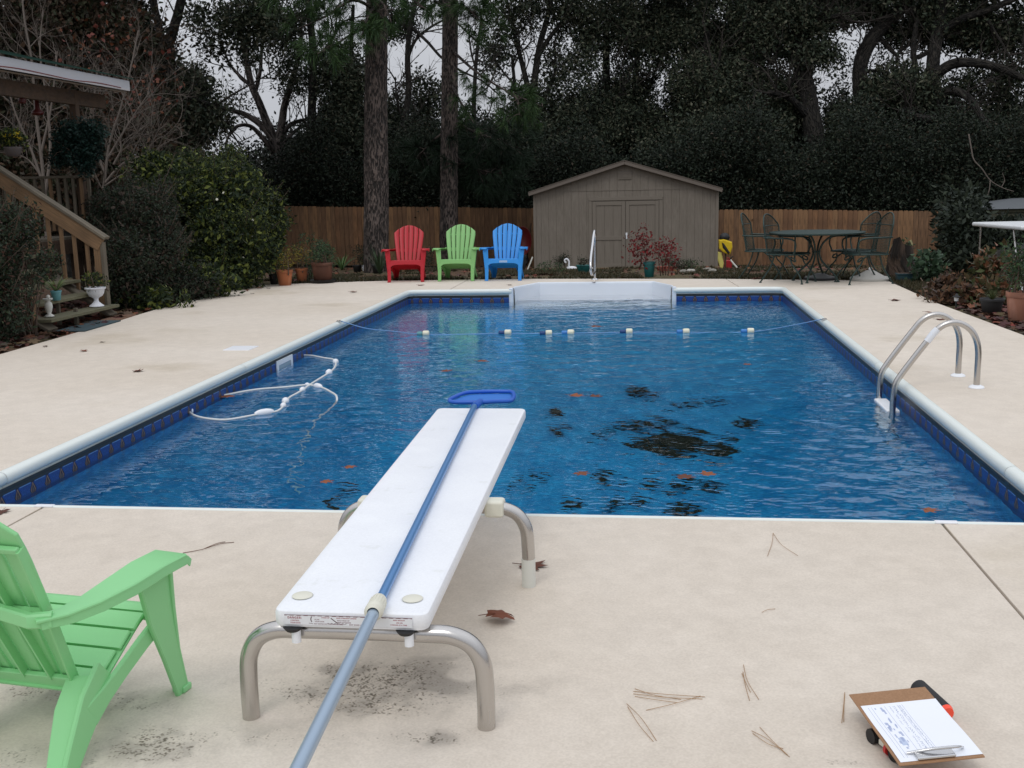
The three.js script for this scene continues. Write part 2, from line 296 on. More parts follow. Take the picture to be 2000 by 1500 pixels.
{
  const R = 0.16, h = Math.PI / 2;
  const path = [[SX, -PL], [2.2, -PL], ...arc(PW - R, -PL + R, R, -h, 0), [PW, -9], [PW, -7.4], [PW, -5.4], [PW, -3.0], [PW, -1.2], ...arc(PW - R, -R, R, 0, h), [2.16, 0], [0.4, 0], [-1, 0], [-2.16, 0], ...arc(-PW + R, -R, R, h, 2 * h), [-PW, -1.2], [-PW, -3], [-PW, -5.1], [-PW, -7.4], [-PW, -9], ...arc(-PW + R, -PL + R, R, 2 * h, 3 * h), [-2.2, -PL], [-SX, -PL]];
  // split for the rim: a joint about every 3.6 m
  const prof = [[0, -0.02], [0.0005, 0.002], [0.004, 0.0045], [0.014, 0.0055], [0.028, 0.003], [0.043, -0.003], [0.054, -0.013], [0.059, -0.03], [0.0575, -0.047], [0.05, -0.062], [0.038, -0.071], [0.026, -0.074], [0.026, -0.09]];
  const cum = [0]; for (let i = 1; i < path.length; i++) cum.push(cum[i - 1] + Math.hypot(path[i][0] - path[i - 1][0], path[i][1] - path[i - 1][1]));
  const total = cum[cum.length - 1], at = (s) => { let i = 1; while (i < path.length - 1 && cum[i] < s) i++; const t = (s - cum[i - 1]) / (cum[i] - cum[i - 1]); return [lerp(path[i - 1][0], path[i][0], t), lerp(path[i - 1][1], path[i][1], t)]; };
  const cuts = [0]; { // where the joints lie in the photograph
    const want = [[1830, 572, -1], [1712, 708], [1995, 912], [1845, 1021], [88, 988], [17, 925], [476, 713], [780, 572]];
    const ds = want.map(([px, py]) => { const q = G(px, py); let best = 0, bd = 9; for (let s = 0; s < total; s += 0.02) { const a = at(s), d = Math.hypot(a[0] - q.x, a[1] - q.z); if (d < bd) { bd = d; best = s; } } return best; });
    for (const d of [...ds].sort((a, b) => a - b)) if (d - cuts[cuts.length - 1] > 0.5 && total - d > 0.4) cuts.push(d); cuts.push(total);
  }
  for (let c = 0; c < cuts.length - 1; c++) {
    const a = cuts[c] + 0.0018, b = cuts[c + 1] - 0.0018, seg = [at(a), ...path.filter((_, i) => cum[i] > a + 0.02 && cum[i] < b - 0.02), at(b)];
    part('coping', local(toCreasedNormals(sweep(prof, seg), 1.2), pool), M.coping, pool);
  }
  for (const s of [cuts.find((x) => Math.abs(at(x)[1]) < 0.01 && at(x)[0] > 0), cuts.find((x) => Math.abs(at(x)[1]) < 0.01 && at(x)[0] < 0)]) if (s) { const [x, z] = at(s); part('joint_cover', local(bx(x, 0.004, z - 0.008, 0.1, 0.01, 0.034, 0.004), pool), M.white, pool); }
  // liner: printed band, wall, floor
  const bandMap = (() => {
    const w = 512, hh = 512, cv = document.createElement('canvas'); cv.width = w; cv.height = hh; const c = cv.getContext('2d');
    const Y = (y) => ((-y - 0.088) / 0.2) * hh;     // y: level in metres
    c.fillStyle = 'rgb(42,46,50)'; c.fillRect(0, 0, w, hh);
    c.fillStyle = 'rgb(20,24,30)'; c.fillRect(0, Y(-0.105), w, 8);
    c.fillStyle = 'rgb(24,58,122)'; c.fillRect(0, Y(-0.125), w, hh);
    const r = rng(5); for (let i = 0; i < 900; i++) { c.fillStyle = `rgba(${20 + r() * 40},${60 + r() * 60},${150 + r() * 60},0.35)`; c.fillRect(r() * w, Y(-0.125) + r() * hh * 0.3, 4 + r() * 10, 3 + r() * 6); }
    c.fillStyle = 'rgb(120,160,205)'; c.fillRect(70, Y(-0.128), w - 140, 9);
    for (const x of [0, w]) {
      const p = (hw, top, bot, col) => { c.fillStyle = col; c.beginPath(); c.moveTo(x, Y(top)); c.lineTo(x + hw, Y(bot)); c.lineTo(x, Y(bot - 0.05)); c.lineTo(x - hw, Y(bot)); c.fill(); };
      c.fillStyle = 'rgb(10,16,40)'; c.fillRect(x - 62, Y(-0.125), 124, 12);
      p(118, -0.118, -0.178, 'rgb(12,18,44)'); p(84, -0.128, -0.178, 'rgb(140,112,92)'); p(62, -0.141, -0.18, 'rgb(26,30,56)'); p(34, -0.158, -0.178, 'rgb(84,66,56)');
    }
    c.fillStyle = 'rgb(18,44,108)'; c.fillRect(0, Y(-0.205), w, hh);
    const d = c.getImageData(0, 0, w, hh).data, t = tex(w, hh, (u, v) => { const i = ((Math.min(hh - 1, Math.floor(v * hh)) * w) + Math.floor(u * w)) * 4; return [d[i], d[i + 1], d[i + 2]]; });
    t.repeat.set(1 / 0.157, 1 / 0.2); return t;
  })();
  part('tile_band', local(sweep([[0.034, -0.086], [0.034, -0.12], [0.034, -0.286]], path), pool), phys(0xffffff, 0.4, { map: bandMap }), pool);
  const linerTex = tex(1024, 1024, (u, v) => {
    const a = fbm(u, v, 24, 4, 111), b = fbm(u, v, 96, 2, 117), k = sst(0.5, 0.7, a) * 0.7 - sst(0.5, 0.3, a) * 0.5 + (b - 0.5) * 0.7;
    return [48 + k * 24, 150 + k * 28, 199 + k * 24];
  }, { rx: 0.6, ry: 0.6 });
  M.liner = mat(0xffffff, 0.6, { map: linerTex });
  part('liner_wall', local(sweep([[0.036, -0.282], [0.036, -0.7], [0.04, -1.1]], path), pool), M.liner, pool);
  {
    const nx = 36, nz = 74, p = [], uv = [], idx = [];
    for (let j = 0; j <= nz; j++) for (let i = 0; i <= nx; i++) { const x = lerp(-2.78, 2.78, i / nx), z = lerp(-11.12, 0, j / nz); p.push(x, floorY(x, z), z); uv.push(x, z); }
    for (let j = 0; j < nz; j++) for (let i = 0; i < nx; i++) { const a = j * (nx + 1) + i, b = a + 1, c = a + nx + 1, d = c + 1; idx.push(a, c, b, b, c, d); }
    const g = new THREE.BufferGeometry(); g.setAttribute('position', new THREE.Float32BufferAttribute(p, 3)); g.setAttribute('uv', new THREE.Float32BufferAttribute(uv, 2)); g.setIndex(idx); g.computeVertexNormals();
    part('liner_floor', local(g, pool), M.liner, pool);
  }
  // moulded white steps in a bay at the shallow end
  M.fibre = phys(C(224, 230, 238), 0.4);
  const bay = [[-SX, -PL - 0.02], [-SX, -11.36], [-0.9, -12.06], [0.92, -12.06], [SX, -11.36], [SX, -PL - 0.02]];
  const rim = [[-0.004, -0.02], [-0.002, 0.012], [0.008, 0.018], [0.022, 0.016], [0.03, 0.004], [0.034, -0.02], [0.05, -0.42]];
  const bayIn = [...bay].reverse();
  part('step_surround', local(toCreasedNormals(sweep(rim.map(([o, y]) => [-o, y]), bayIn), 0.9), pool), M.fibre, pool);
  const step = (y, zFront, inset, hgt) => {
    const bulge = (x) => 0.10 * (1 - (x / 1.2) ** 2), pts = [];
    for (let i = 0; i <= 14; i++) { const x = lerp(-1.17, 1.17, i / 14); pts.push([x, -(zFront + bulge(x))]); }
    pts.push([1.17, 11.36], [0.88, 12.03], [-0.87, 12.03], [-1.17, 11.36]);
    return prism(pts, hgt, 0.012).rotateX(-Math.PI / 2).translate(0, y - hgt, 0);
  };
  part('step', local(step(-0.215, -11.62, 0, 0.3), pool), M.fibre, pool);
  part('step', local(step(-0.44, -11.4, 0, 0.3), pool), M.fibre, pool);
  part('step', local(step(-0.68, -11.16, 0, 0.5), pool), M.fibre, pool);
  for (const s of [-1, 1]) part('step_flange', local(bx(s * (SX + 0.012), -0.305, -PL + 0.0, 0.066, 0.65, 0.1, 0.02), pool), M.fibre, pool);
  for (const s of [-1, 1]) part('liner_wall', local(bx(s * (SX + 0.03), -0.6, -PL - 0.3, 0.02, 1.0, 0.6), pool), M.fibre, pool);
  // skimmer mouth in the west wall
  const sk = part('skimmer_mouth', local(prism([[-0.235, -0.105], [0.235, -0.105], [0.235, -0.36], [-0.235, -0.36]], 0.014, 0.004, [[[-0.18, -0.155], [-0.18, -0.32], [0.18, -0.32], [0.18, -0.155]]]).rotateY(Math.PI / 2).translate(-PW + 0.036, 0, -5.335), pool), M.white, pool);
  part('skimmer_flap', local(bx(-PW + 0.03, -0.24, -5.335, 0.01, 0.18, 0.37), pool), phys(C(170, 186, 196), 0.5), sk);
}
solo('skimmer_lid', (() => { const a = G(442, 684), b = G(500, 677), w = 0.27; return bx(0, 0.002, 0, w, 0.012, 0.27, 0.004); })(), M.white, 'pale square skimmer lid set flush in the deck beside the pool rim', 'skimmer lid', { pos: [-3.17, 0.0, -5.26] });

// ---------------------------------------------------------------- water
{
  const x0 = -2.86, x1 = 2.86, z0 = -12.2, z1 = 0.06, st = 0.018, nx = Math.round((x1 - x0) / st), nz = Math.round((z1 - z0) / st);
  const r = rng(4242), waves = [];
  for (let i = 0; i < 60; i++) { const L = 0.075 * Math.pow(8, Math.pow(r(), 1.5)), a = -0.3 + (r() - 0.5) * 1.9 + (i % 4 === 0 ? 1.2 : 0), k = (2 * Math.PI) / L; waves.push([k * Math.sin(a), k * Math.cos(a), r() * 6.28, 0.0165 / k * (0.5 + r()), r() * 2000 | 0]); }
  const height = (x, z) => {
    // a breeze roughens some patches; the water stays smoother below the board and at the deep end
    const gust = 0.2 + 1.05 * sst(0.3, 0.75, vn(x * 0.6 + 300, z * 0.42 + 300, 4096, 3) * 0.6 + vn(x * 1.7 + 300, z * 1.2 + 300, 4096, 4) * 0.4), calm = 1 - 0.84 * Math.exp(-((Math.max(0, Math.abs(x - 0.6) - 0.8) / 0.8) ** 2) - (Math.max(0, Math.abs(z + 1.7) - 1.0) / 1.2) ** 2), edge = 1 + 0.6 * sst(-10.4, -11.3, z) + 0.3 * sst(1.4, 2.6, x) * sst(-6, -2, z);
    let y = 0;
    for (const [kx, kz, ph, am, s] of waves) y += am * Math.sin(kx * x + kz * z + ph + 2.2 * vn(x * 2.1 + s, z * 2.1 + s, 4096, 5));
    const d = Math.hypot(x - 3.5, z + 4.4), ring = 0.0022 * Math.sin(d * 26) * sst(1.2, 2.2, d) * sst(5.0, 3.2, d) * sst(-5.5, -3, z);
    return y * gust * calm * edge * 0.62 + ring * (0.35 + gust * 0.5);
  };
  const p = new Float32Array((nx + 1) * (nz + 1) * 3), idx = [];
  let o = 0; const px = [], uv = new Float32Array((nx + 1) * (nz + 1) * 2);
  for (let j = 0; j <= nz; j++) for (let i = 0; i <= nx; i++) { const x = lerp(x0, x1, i / nx), z = lerp(z0, z1, j / nz), k = j * (nx + 1) + i; p[k * 3] = x; p[k * 3 + 1] = WATER + height(x, z); p[k * 3 + 2] = z; uv[k * 2] = x; uv[k * 2 + 1] = z; }
  for (let j = 0; j < nz; j++) for (let i = 0; i < nx; i++) { const a = j * (nx + 1) + i, b = a + 1, c = a + nx + 1, d = c + 1; idx.push(a, c, b, b, c, d); }
  const top = new THREE.BufferGeometry(); top.setAttribute('position', new THREE.BufferAttribute(p, 3)); top.setAttribute('uv', new THREE.BufferAttribute(uv, 2)); top.setIndex(idx); top.computeVertexNormals();
  // sides and bottom lie inside the walls and under the floor
  const B = -2.75, side = [], sid = [], per = [];
  for (let i = 0; i < nx; i++) per.push(i); for (let j = 0; j < nz; j++) per.push(j * (nx + 1) + nx); for (let i = nx; i > 0; i--) per.push(nz * (nx + 1) + i); for (let j = nz; j > 0; j--) per.push(j * (nx + 1));
  per.forEach((k) => { side.push(p[k * 3], p[k * 3 + 1], p[k * 3 + 2], p[k * 3], B, p[k * 3 + 2]); });
  const m = per.length; for (let i = 0; i < m; i++) { const a = i * 2, b = ((i + 1) % m) * 2; sid.push(a, b, a + 1, b, b + 1, a + 1); }
  const c0 = side.length / 3; side.push(x0, B, z0, x1, B, z0, x1, B, z1, x0, B, z1); sid.push(c0, c0 + 1, c0 + 2, c0, c0 + 2, c0 + 3);
  const sg = new THREE.BufferGeometry(); sg.setAttribute('position', new THREE.Float32BufferAttribute(side, 3)); sg.setIndex(sid); sg.computeVertexNormals();
  // capillary ripples: wave numbers are whole over the 1.6 m tile
  const rr = rng(77), cap = []; for (let i = 0; i < 40; i++) { const n = 12 + rr() * 34, a = (rr() - 0.5) * 1.7; cap.push([Math.round(n * Math.sin(a)), Math.round(n * Math.cos(a)), rr() * 6.283, 1 / n]); }
  const fine = tex(1024, 1024, (u, v) => { let h = 0; for (const [a, b, ph, am] of cap) h += am * Math.sin(6.283185 * (a * u + b * v) + ph); h = h / 0.22; return 128 + 62 * (h > 0 ? h * (0.7 + 0.5 * h) : h * 0.8) * (0.35 + 1.1 * fbm(u, v, 5, 2, 141)); }, { srgb: false, rx: 1 / 1.6, ry: 1 / 1.6 });
  const water = new THREE.MeshPhysicalMaterial({ color: 0xffffff, roughness: 0.0, transmission: 1, thickness: 1.5, ior: 1.333, attenuationColor: new THREE.Color(0.5, 0.9, 0.97), attenuationDistance: 5.0, bumpMap: fine, bumpScale: 0.0016 });
  struct('water', merge([top, sg]), water);
}
// ---------------------------------------------------------------- ladder, handrail
{
  const t = thing('pool_ladder', 'curved stainless ladder rails over the right pool rim with a white tread at the water', 'pool ladder', [3.24, 0, -3.52]);
  const xy = [[3.24, 0], [3.24, 0.14], [3.238, 0.27], [3.222, 0.35], [3.185, 0.42], [3.13, 0.465], [3.07, 0.484], [3.0, 0.472], [2.94, 0.43], [2.89, 0.365], [2.79, 0.225], [2.7, 0.092], [2.668, 0.035], [2.655, -0.04], [2.653, -0.3], [2.653, -1.3]];
  for (const z of [-3.765, -3.28]) {
    const rail = part('rail', local(tube(xy.map(([x, y]) => V(x, y, z)), 0.0225, 90, 14), t), M.steel, t);
    part('flange', local(lathe([[0.0226, 0.022], [0.032, 0.02], [0.05, 0.012], [0.056, 0.003], [0.056, 0]]).translate(3.24, 0.001, z), t), M.white, rail);
    if (z > -3.5) part('sleeve', local(tube([V(2.875, 0.344, z), V(2.915, 0.401, z), V(2.945, 0.436, z)], 0.0258, 10, 14), t), M.white, rail);
  }
  for (const y of [-0.2, -0.48, -0.76]) part('tread', local(bx(2.66, y, -3.52, 0.1, 0.05, 0.46, 0.01), t), M.white, t);
}
{
  const t = thing('step_handrail', 'upright polished handrail standing behind the white pool steps', 'handrail', [-0.03, 0, -12.62]);
  const pts = [[-0.03, 0, -12.62], [-0.028, 0.35, -12.62], [-0.026, 0.68, -12.6], [-0.025, 0.765, -12.56], [-0.026, 0.79, -12.5], [-0.03, 0.765, -12.43], [-0.045, 0.6, -12.26], [-0.06, 0.42, -12.06], [-0.062, 0.31, -11.95], [-0.058, 0.22, -11.92], [-0.05, 0.15, -11.97], [-0.04, 0.13, -12.1], [-0.032, 0.13, -12.58]].map((p) => V(...p));
  part('rail', local(tube(pts, 0.021, 110, 12), t), M.chrome, t);
  part('flange', local(lathe([[0.022, 0.025], [0.05, 0.014], [0.058, 0]]).translate(-0.03, 0.001, -12.62), t), M.chrome, t);
}

// ---------------------------------------------------------------- rope with floats, vacuum hose
{
  const t = thing('safety_rope', 'thin blue rope with white floats strung across the pool between both rims', 'rope', [0, 0, -7.5]);
  const a = V(-2.745, 0.012, -7.3), b = V(2.745, 0.012, -7.25), fl = [832, 992, 1072, 1115, 1229, 1340, 1466].map((px, i) => G(px, [650, 648, 649, 648, 646, 646, 645][i], -0.165));
  const pts = [a, a.clone().lerp(fl[0], 0.3).add(V(0, -0.045, 0)), a.clone().lerp(fl[0], 0.65).add(V(0, -0.035, 0)), ...fl.map((p) => V(p.x, -0.183, p.z)), fl[6].clone().lerp(b, 0.5).add(V(0, -0.02, 0)), b];
  M.rope = mat(C(120, 160, 205), 0.75);
  part('line', local(tube(pts, 0.0055, 160, 6), t), M.rope, t);
  const white = phys(C(232, 228, 204), 0.4), bl = phys(C(62, 128, 196), 0.45), navy = phys(C(28, 66, 120), 0.45);
  fl.forEach((p, i) => {
    const body = (r, l) => lathe([[0.006, -l / 2], [r * 0.8, -l / 2], [r, -l / 2 + 0.01], [r, l / 2 - 0.01], [r * 0.8, l / 2], [0.006, l / 2]], 16).rotateZ(Math.PI / 2), yaw = [0.05, -0.04, 0.1, -0.08, 0.03, 0.15, 0.08][i];
    const f = part('float', local(body(0.034, 0.075).rotateY(yaw).translate(p.x, -0.172, p.z), t), white, t);
    part('collar', local(body(0.027, 0.07).rotateY(yaw).translate(p.x - 0.074, -0.176, p.z), t), [3, 6, 5].includes(i) ? bl : [0].includes(i) ? M.tealPale : navy, f);
  });
  for (const [q, s] of [[a, 1], [b, -1]]) part('anchor', local(mergeAnchor(q, s), t), M.steel, t);
  function mergeAnchor(q, s) { return merge([bx(q.x - s * 0.025, 0.014, q.z, 0.045, 0.012, 0.05, 0.003), tube([V(q.x, -0.002, q.z - 0.014), V(q.x + s * 0.02, 0.014, q.z), V(q.x, 0.012, q.z + 0.014)], 0.004, 10, 6)]); }
}
{
  const t = thing('cleaner_hose', 'thin white hose with white floats looping on the water by the skimmer', 'pool hose', [-2.4, 0, -4.4]);
  const on = [[566, 696], [600, 694], [632, 699], [650, 702], [656, 710], [651, 721], [641, 729], [622, 741], [603, 753], [586, 765], [566, 776], [557, 785], [551, 796], [538, 804], [515, 807], [480, 814], [440, 820], [395, 816], [371, 806], [373, 796], [392, 785], [420, 776], [448, 770], [500, 761], [560, 756], [600, 752], [625, 756], [645, 765], [658, 777]].map(([x, y]) => G(x, y, WATER + 0.006));
  const e = on[on.length - 1], down = [V(e.x + 0.03, -0.24, e.z + 0.16), V(e.x - 0.02, -0.5, e.z + 0.4), V(e.x - 0.1, -1.0, e.z + 0.62), V(e.x - 0.08, -1.6, e.z + 0.9), V(e.x - 0.02, -1.95, e.z + 1.05)];
  const hosePts = [V(on[0].x - 0.02, -0.26, on[0].z), ...on, ...down];
  const hoseMat = phys(C(214, 216, 214), 0.5);
  part('hose', local(tube(hosePts, 0.0095, 320, 8), t), hoseMat, t);
  const c = new THREE.CatmullRomCurve3(hosePts, false, 'centripetal'), ts = Array.from({ length: 801 }, (_, i) => c.getPoint(i / 800));
  for (const [px, py, l, r] of [[655, 707, 0.055, 0.03], [641, 728, 0.085, 0.03], [590, 762, 0.07, 0.024], [558, 784, 0.06, 0.03], [553, 793, 0.06, 0.024], [516, 807, 0.13, 0.03], [370, 803, 0.055, 0.033], [423, 775, 0.085, 0.032], [622, 755, 0.1, 0.026], [600, 752, 0.03, 0.018]]) {
    const q = G(px, py, WATER + 0.006); let k = 0, bd = 9; ts.forEach((p, i) => { const d = p.distanceTo(q); if (d < bd) { bd = d; k = i; } });
    const d = ts[Math.min(k + 4, 800)].clone().sub(ts[Math.max(k - 4, 0)]).normalize();
    const g = lathe([[0.004, -l * 0.62], [0.013, -l * 0.6], [r * 0.8, -l * 0.42], [r, -l * 0.2], [r, l * 0.2], [r * 0.8, l * 0.42], [0.013, l * 0.6], [0.004, l * 0.62]], 14);
    g.applyQuaternion(new THREE.Quaternion().setFromUnitVectors(V(0, 1, 0), d)).translate(ts[k].x, ts[k].y + 0.004, ts[k].z);
    part('float', local(g, t), M.white, t);
  }
}

// ---------------------------------------------------------------- diving board and pole
const topY = (z) => 0.36 + (2.05 - z) * 0.0305;          // upper face of the board
{
  const t = thing('diving_board', 'white diving board on bent steel legs reaching over the near pool edge', 'diving board', [0.012, 0, 0.82]);
  const hw = 0.226, tilt = Math.atan(0.0305), L = 2.46;
  const corner = (x, z, sx, sz, r) => arc(x - sx * r, z - sz * r, r, Math.atan2(sz, 0) , 0, 1);
  const out = []; for (const [cx, cy, a] of [[hw - 0.03, L / 2 - 0.03, 0], [-hw + 0.03, L / 2 - 0.03, Math.PI / 2], [-hw + 0.03, -L / 2 + 0.03, Math.PI], [hw - 0.03, -L / 2 + 0.03, 1.5 * Math.PI]]) out.push(...arc(cx, cy, 0.03, a, a + Math.PI / 2, 4));
  const place = (g) => g.rotateX(-Math.PI / 2 + tilt).translate(0.012, topY(0.82) - 0.001, 0.82);   // local: x across, y towards the water, z up; upper face at z = 0
  part('board', local(toCreasedNormals(place(prism(out, 0.052, 0.011).translate(0, 0, -0.052)), 0.6), t), M.boardWhite, t);
  // warning strip on the end face
  const lw = 1024, lh = 80, cv = document.createElement('canvas'); cv.width = lw; cv.height = lh; const c = cv.getContext('2d');
  c.fillStyle = 'rgb(226,228,232)'; c.fillRect(0, 0, lw, lh);
  c.fillStyle = 'rgb(92,30,44)'; c.fillRect(0, 0, lw, 7); c.fillStyle = 'rgb(226,228,232)'; for (let i = 20; i < lw; i += 57) c.fillRect(i, 4, 22, 4);
  c.textBaseline = 'top'; c.fillStyle = 'rgb(128,30,44)'; c.font = 'bold 27px sans-serif'; c.fillText('DANGER:', 24, 8);
  c.font = 'bold 16px sans-serif'; c.fillText('CONTROL', 48, 38); c.fillText('YOUR DIVE', 46, 57);
  c.font = 'bold 15px sans-serif'; c.fillStyle = 'rgb(96,54,66)'; c.fillText('PLAN', 244, 26); c.fillText('YOUR DIVE', 244, 42);
  c.fillStyle = 'rgb(128,30,44)'; c.font = 'bold 15px sans-serif'; c.fillText('STEER UP', 300, 9); c.fillText('DIVE STRAIGHT AHEAD', 420, 9); c.fillText('MAX WEIGHT', 872, 12); c.font = 'bold 14px sans-serif'; c.fillText('250 LBS.', 896, 34); c.fillText('1 PERSON AT A TIME', 846, 52);
  c.fillStyle = 'rgb(96,54,66)'; c.fillText('HOLD HEAD UP', 424, 30); c.fillText('ARMS EXTENDED', 424, 46); c.fillText('TEST WATER DEPTH BEFORE DIVING', 236, 62); c.fillText('KEEP BOARD CLEAR', 520, 62);
  c.strokeStyle = 'rgb(60,26,36)'; c.lineWidth = 7; c.beginPath(); c.moveTo(222, 12); c.quadraticCurveTo(206, 34, 222, 56); c.stroke();
  c.beginPath(); c.moveTo(376, 20); c.lineTo(428, 62); c.stroke(); c.lineWidth = 3; c.beginPath(); c.moveTo(196, 66); c.lineTo(230, 70); c.moveTo(350, 68); for (let x = 350; x < 510; x += 8) c.lineTo(x, 66 + 4 * Math.sin(x)); c.stroke();
  const im = c.getImageData(0, 0, lw, lh).data, lt = tex(lw, lh, (u, v) => { const i = (Math.floor((1 - v) * lh) * lw + Math.floor(u * lw)) * 4; return [im[i], im[i + 1], im[i + 2]]; }, { clampIt: true });
  part('warning_label', local(new THREE.PlaneGeometry(0.372, 0.029).rotateX(0).translate(0.008, topY(2.05) - 0.0255, 0.82 + L / 2 + 0.0022), t), phys(0xffffff, 0.4, { map: lt }), t);
  // stands
  const stand = (z, h, x0, x1, r) => { const b = 0.13, f = (k) => [V(x0, -0.02, z), V(x0, h - b - 0.03, z), V(x0 + 0.008, h - b * 0.62, z), V(x0 + b * 0.3, h - b * 0.22, z), V(x0 + b * 0.7, h - 0.004, z), V(x0 + b + 0.04, h, z), V(x1 - b - 0.04, h, z), V(x1 - b * 0.7, h - 0.004, z), V(x1 - b * 0.3, h - b * 0.22, z), V(x1 - 0.008, h - b * 0.62, z), V(x1, h - b - 0.03, z), V(x1, -0.02, z)]; return tube(f(), r, 120, 18); };
  const near = part('stand', local(stand(2.0, 0.282, -0.318, 0.388, 0.0262), t), M.steel, t), far = part('stand', local(stand(0.89, 0.316, -0.345, 0.388, 0.0255), t), M.steel, t);
  for (const x of [0.262, -0.238]) part('bracket', local(bx(x, 0.316, 0.89, 0.075, 0.066, 0.075, 0.012), t), M.cream, far);
  part('white_sleeve', local(merge([cyl(0.388, 0.0, 0.89, 0.0272, 0.0272, 0.112, 18)]), t), M.offwhite, far);
  for (const s of [-0.158, 0.172]) {
    part('bolt_cap', local(new THREE.SphereGeometry(0.031, 24, 10, 0, Math.PI * 2, 0, Math.PI / 2).scale(1, 0.22, 1).translate(s, topY(1.945) + 0.0005, 1.945), t), M.cream, t);
    const b = part('washer', local(cyl(s, 0.297, 2.04, 0.02, 0.029, 0.012, 20), t), M.dark, t);
    part('bolt_end', local(cyl(s + 0.008, 0.262, 2.04, 0.0135, 0.0135, 0.036, 16), t), M.white, b);
  }
  part('cushion', local(bx(0.012, 0.345, 0.89, 0.44, 0.016, 0.06, 0.004), t), M.dark, t);
}
{
  const t = thing('leaf_skimmer', 'long blue and silver pole with a blue leaf net lying on the diving board', 'pool net', [0.1, 0, 0.9]);
  const far = G(929, 789, topY(-0.4) + 0.016), col = G(735, 1187, topY(2.05) + 0.0168), dir = col.clone().sub(far).normalize(), end = col.clone().addScaledVector(dir, 1.55);
  const stick = (a, b, r, n = 20) => { const L = a.distanceTo(b), g = new THREE.CylinderGeometry(r, r, L, n, 1).rotateX(Math.PI / 2); return g.applyQuaternion(new THREE.Quaternion().setFromUnitVectors(V(0, 0, 1), b.clone().sub(a).normalize())).translate((a.x + b.x) / 2, (a.y + b.y) / 2, (a.z + b.z) / 2); };
  M.poleBlue = phys(C(92, 142, 196), 0.32, { metalness: 0.45 }); M.poleSilver = phys(C(168, 186, 204), 0.36, { metalness: 0.6 });
  part('blue_pole', local(stick(far, col, 0.0142), t), M.poleBlue, t);
  part('silver_pole', local(stick(col, end, 0.017), t), M.poleSilver, t);
  const prof = [[0.0145, -0.045], [0.0215, -0.043], [0.023, -0.03], [0.0245, 0.012], [0.026, 0.018], [0.026, 0.04], [0.0172, 0.046]], ribs = [];
  const orient = (g) => g.applyQuaternion(new THREE.Quaternion().setFromUnitVectors(V(0, 1, 0), dir)).translate(col.x, col.y + 0.004, col.z);
  for (let k = 0; k < 18; k++) { const a = (k / 18) * 6.283; ribs.push(bx(0.0235, -0.008, 0, 0.003, 0.04, 0.003).rotateY(a)); }
  part('collar', local(orient(merge([lathe(prof, 24), ...ribs])), t), M.cream, t);
  // net head
  const hy = topY(-0.5) + 0.006, hp = [[-0.178, -0.545], [-0.165, -0.66], [-0.12, -0.76], [-0.03, -0.79], [0.06, -0.795], [0.115, -0.785], [0.14, -0.7], [0.145, -0.6], [0.135, -0.56], [0.06, -0.525], [-0.005, -0.505], [-0.08, -0.5], [-0.15, -0.505]];
  const blueFrame = phys(C(28, 92, 190), 0.4), head = part('net_frame', local(tube(hp.map(([x, z]) => V(x, hy + (x > 0.12 ? -0.004 : 0), z)), 0.011, 90, 8, true), t), blueFrame, t);
  const sh = hp.map(([x, z]) => [x * 0.98, -z]);
  part('net_mesh', local(new THREE.ShapeGeometry(new THREE.Shape(sh.map(([x, z]) => new THREE.Vector2(x, z)))).rotateX(-Math.PI / 2).translate(0, hy - 0.012, 0), t), mat(C(44, 112, 196), 0.75), head);
  part('socket', local(stick(V(-0.03, hy, -0.51).add(V(0.02, 0, 0)), far.clone().addScaledVector(dir, 0.05), 0.018), t), blueFrame, head);
}

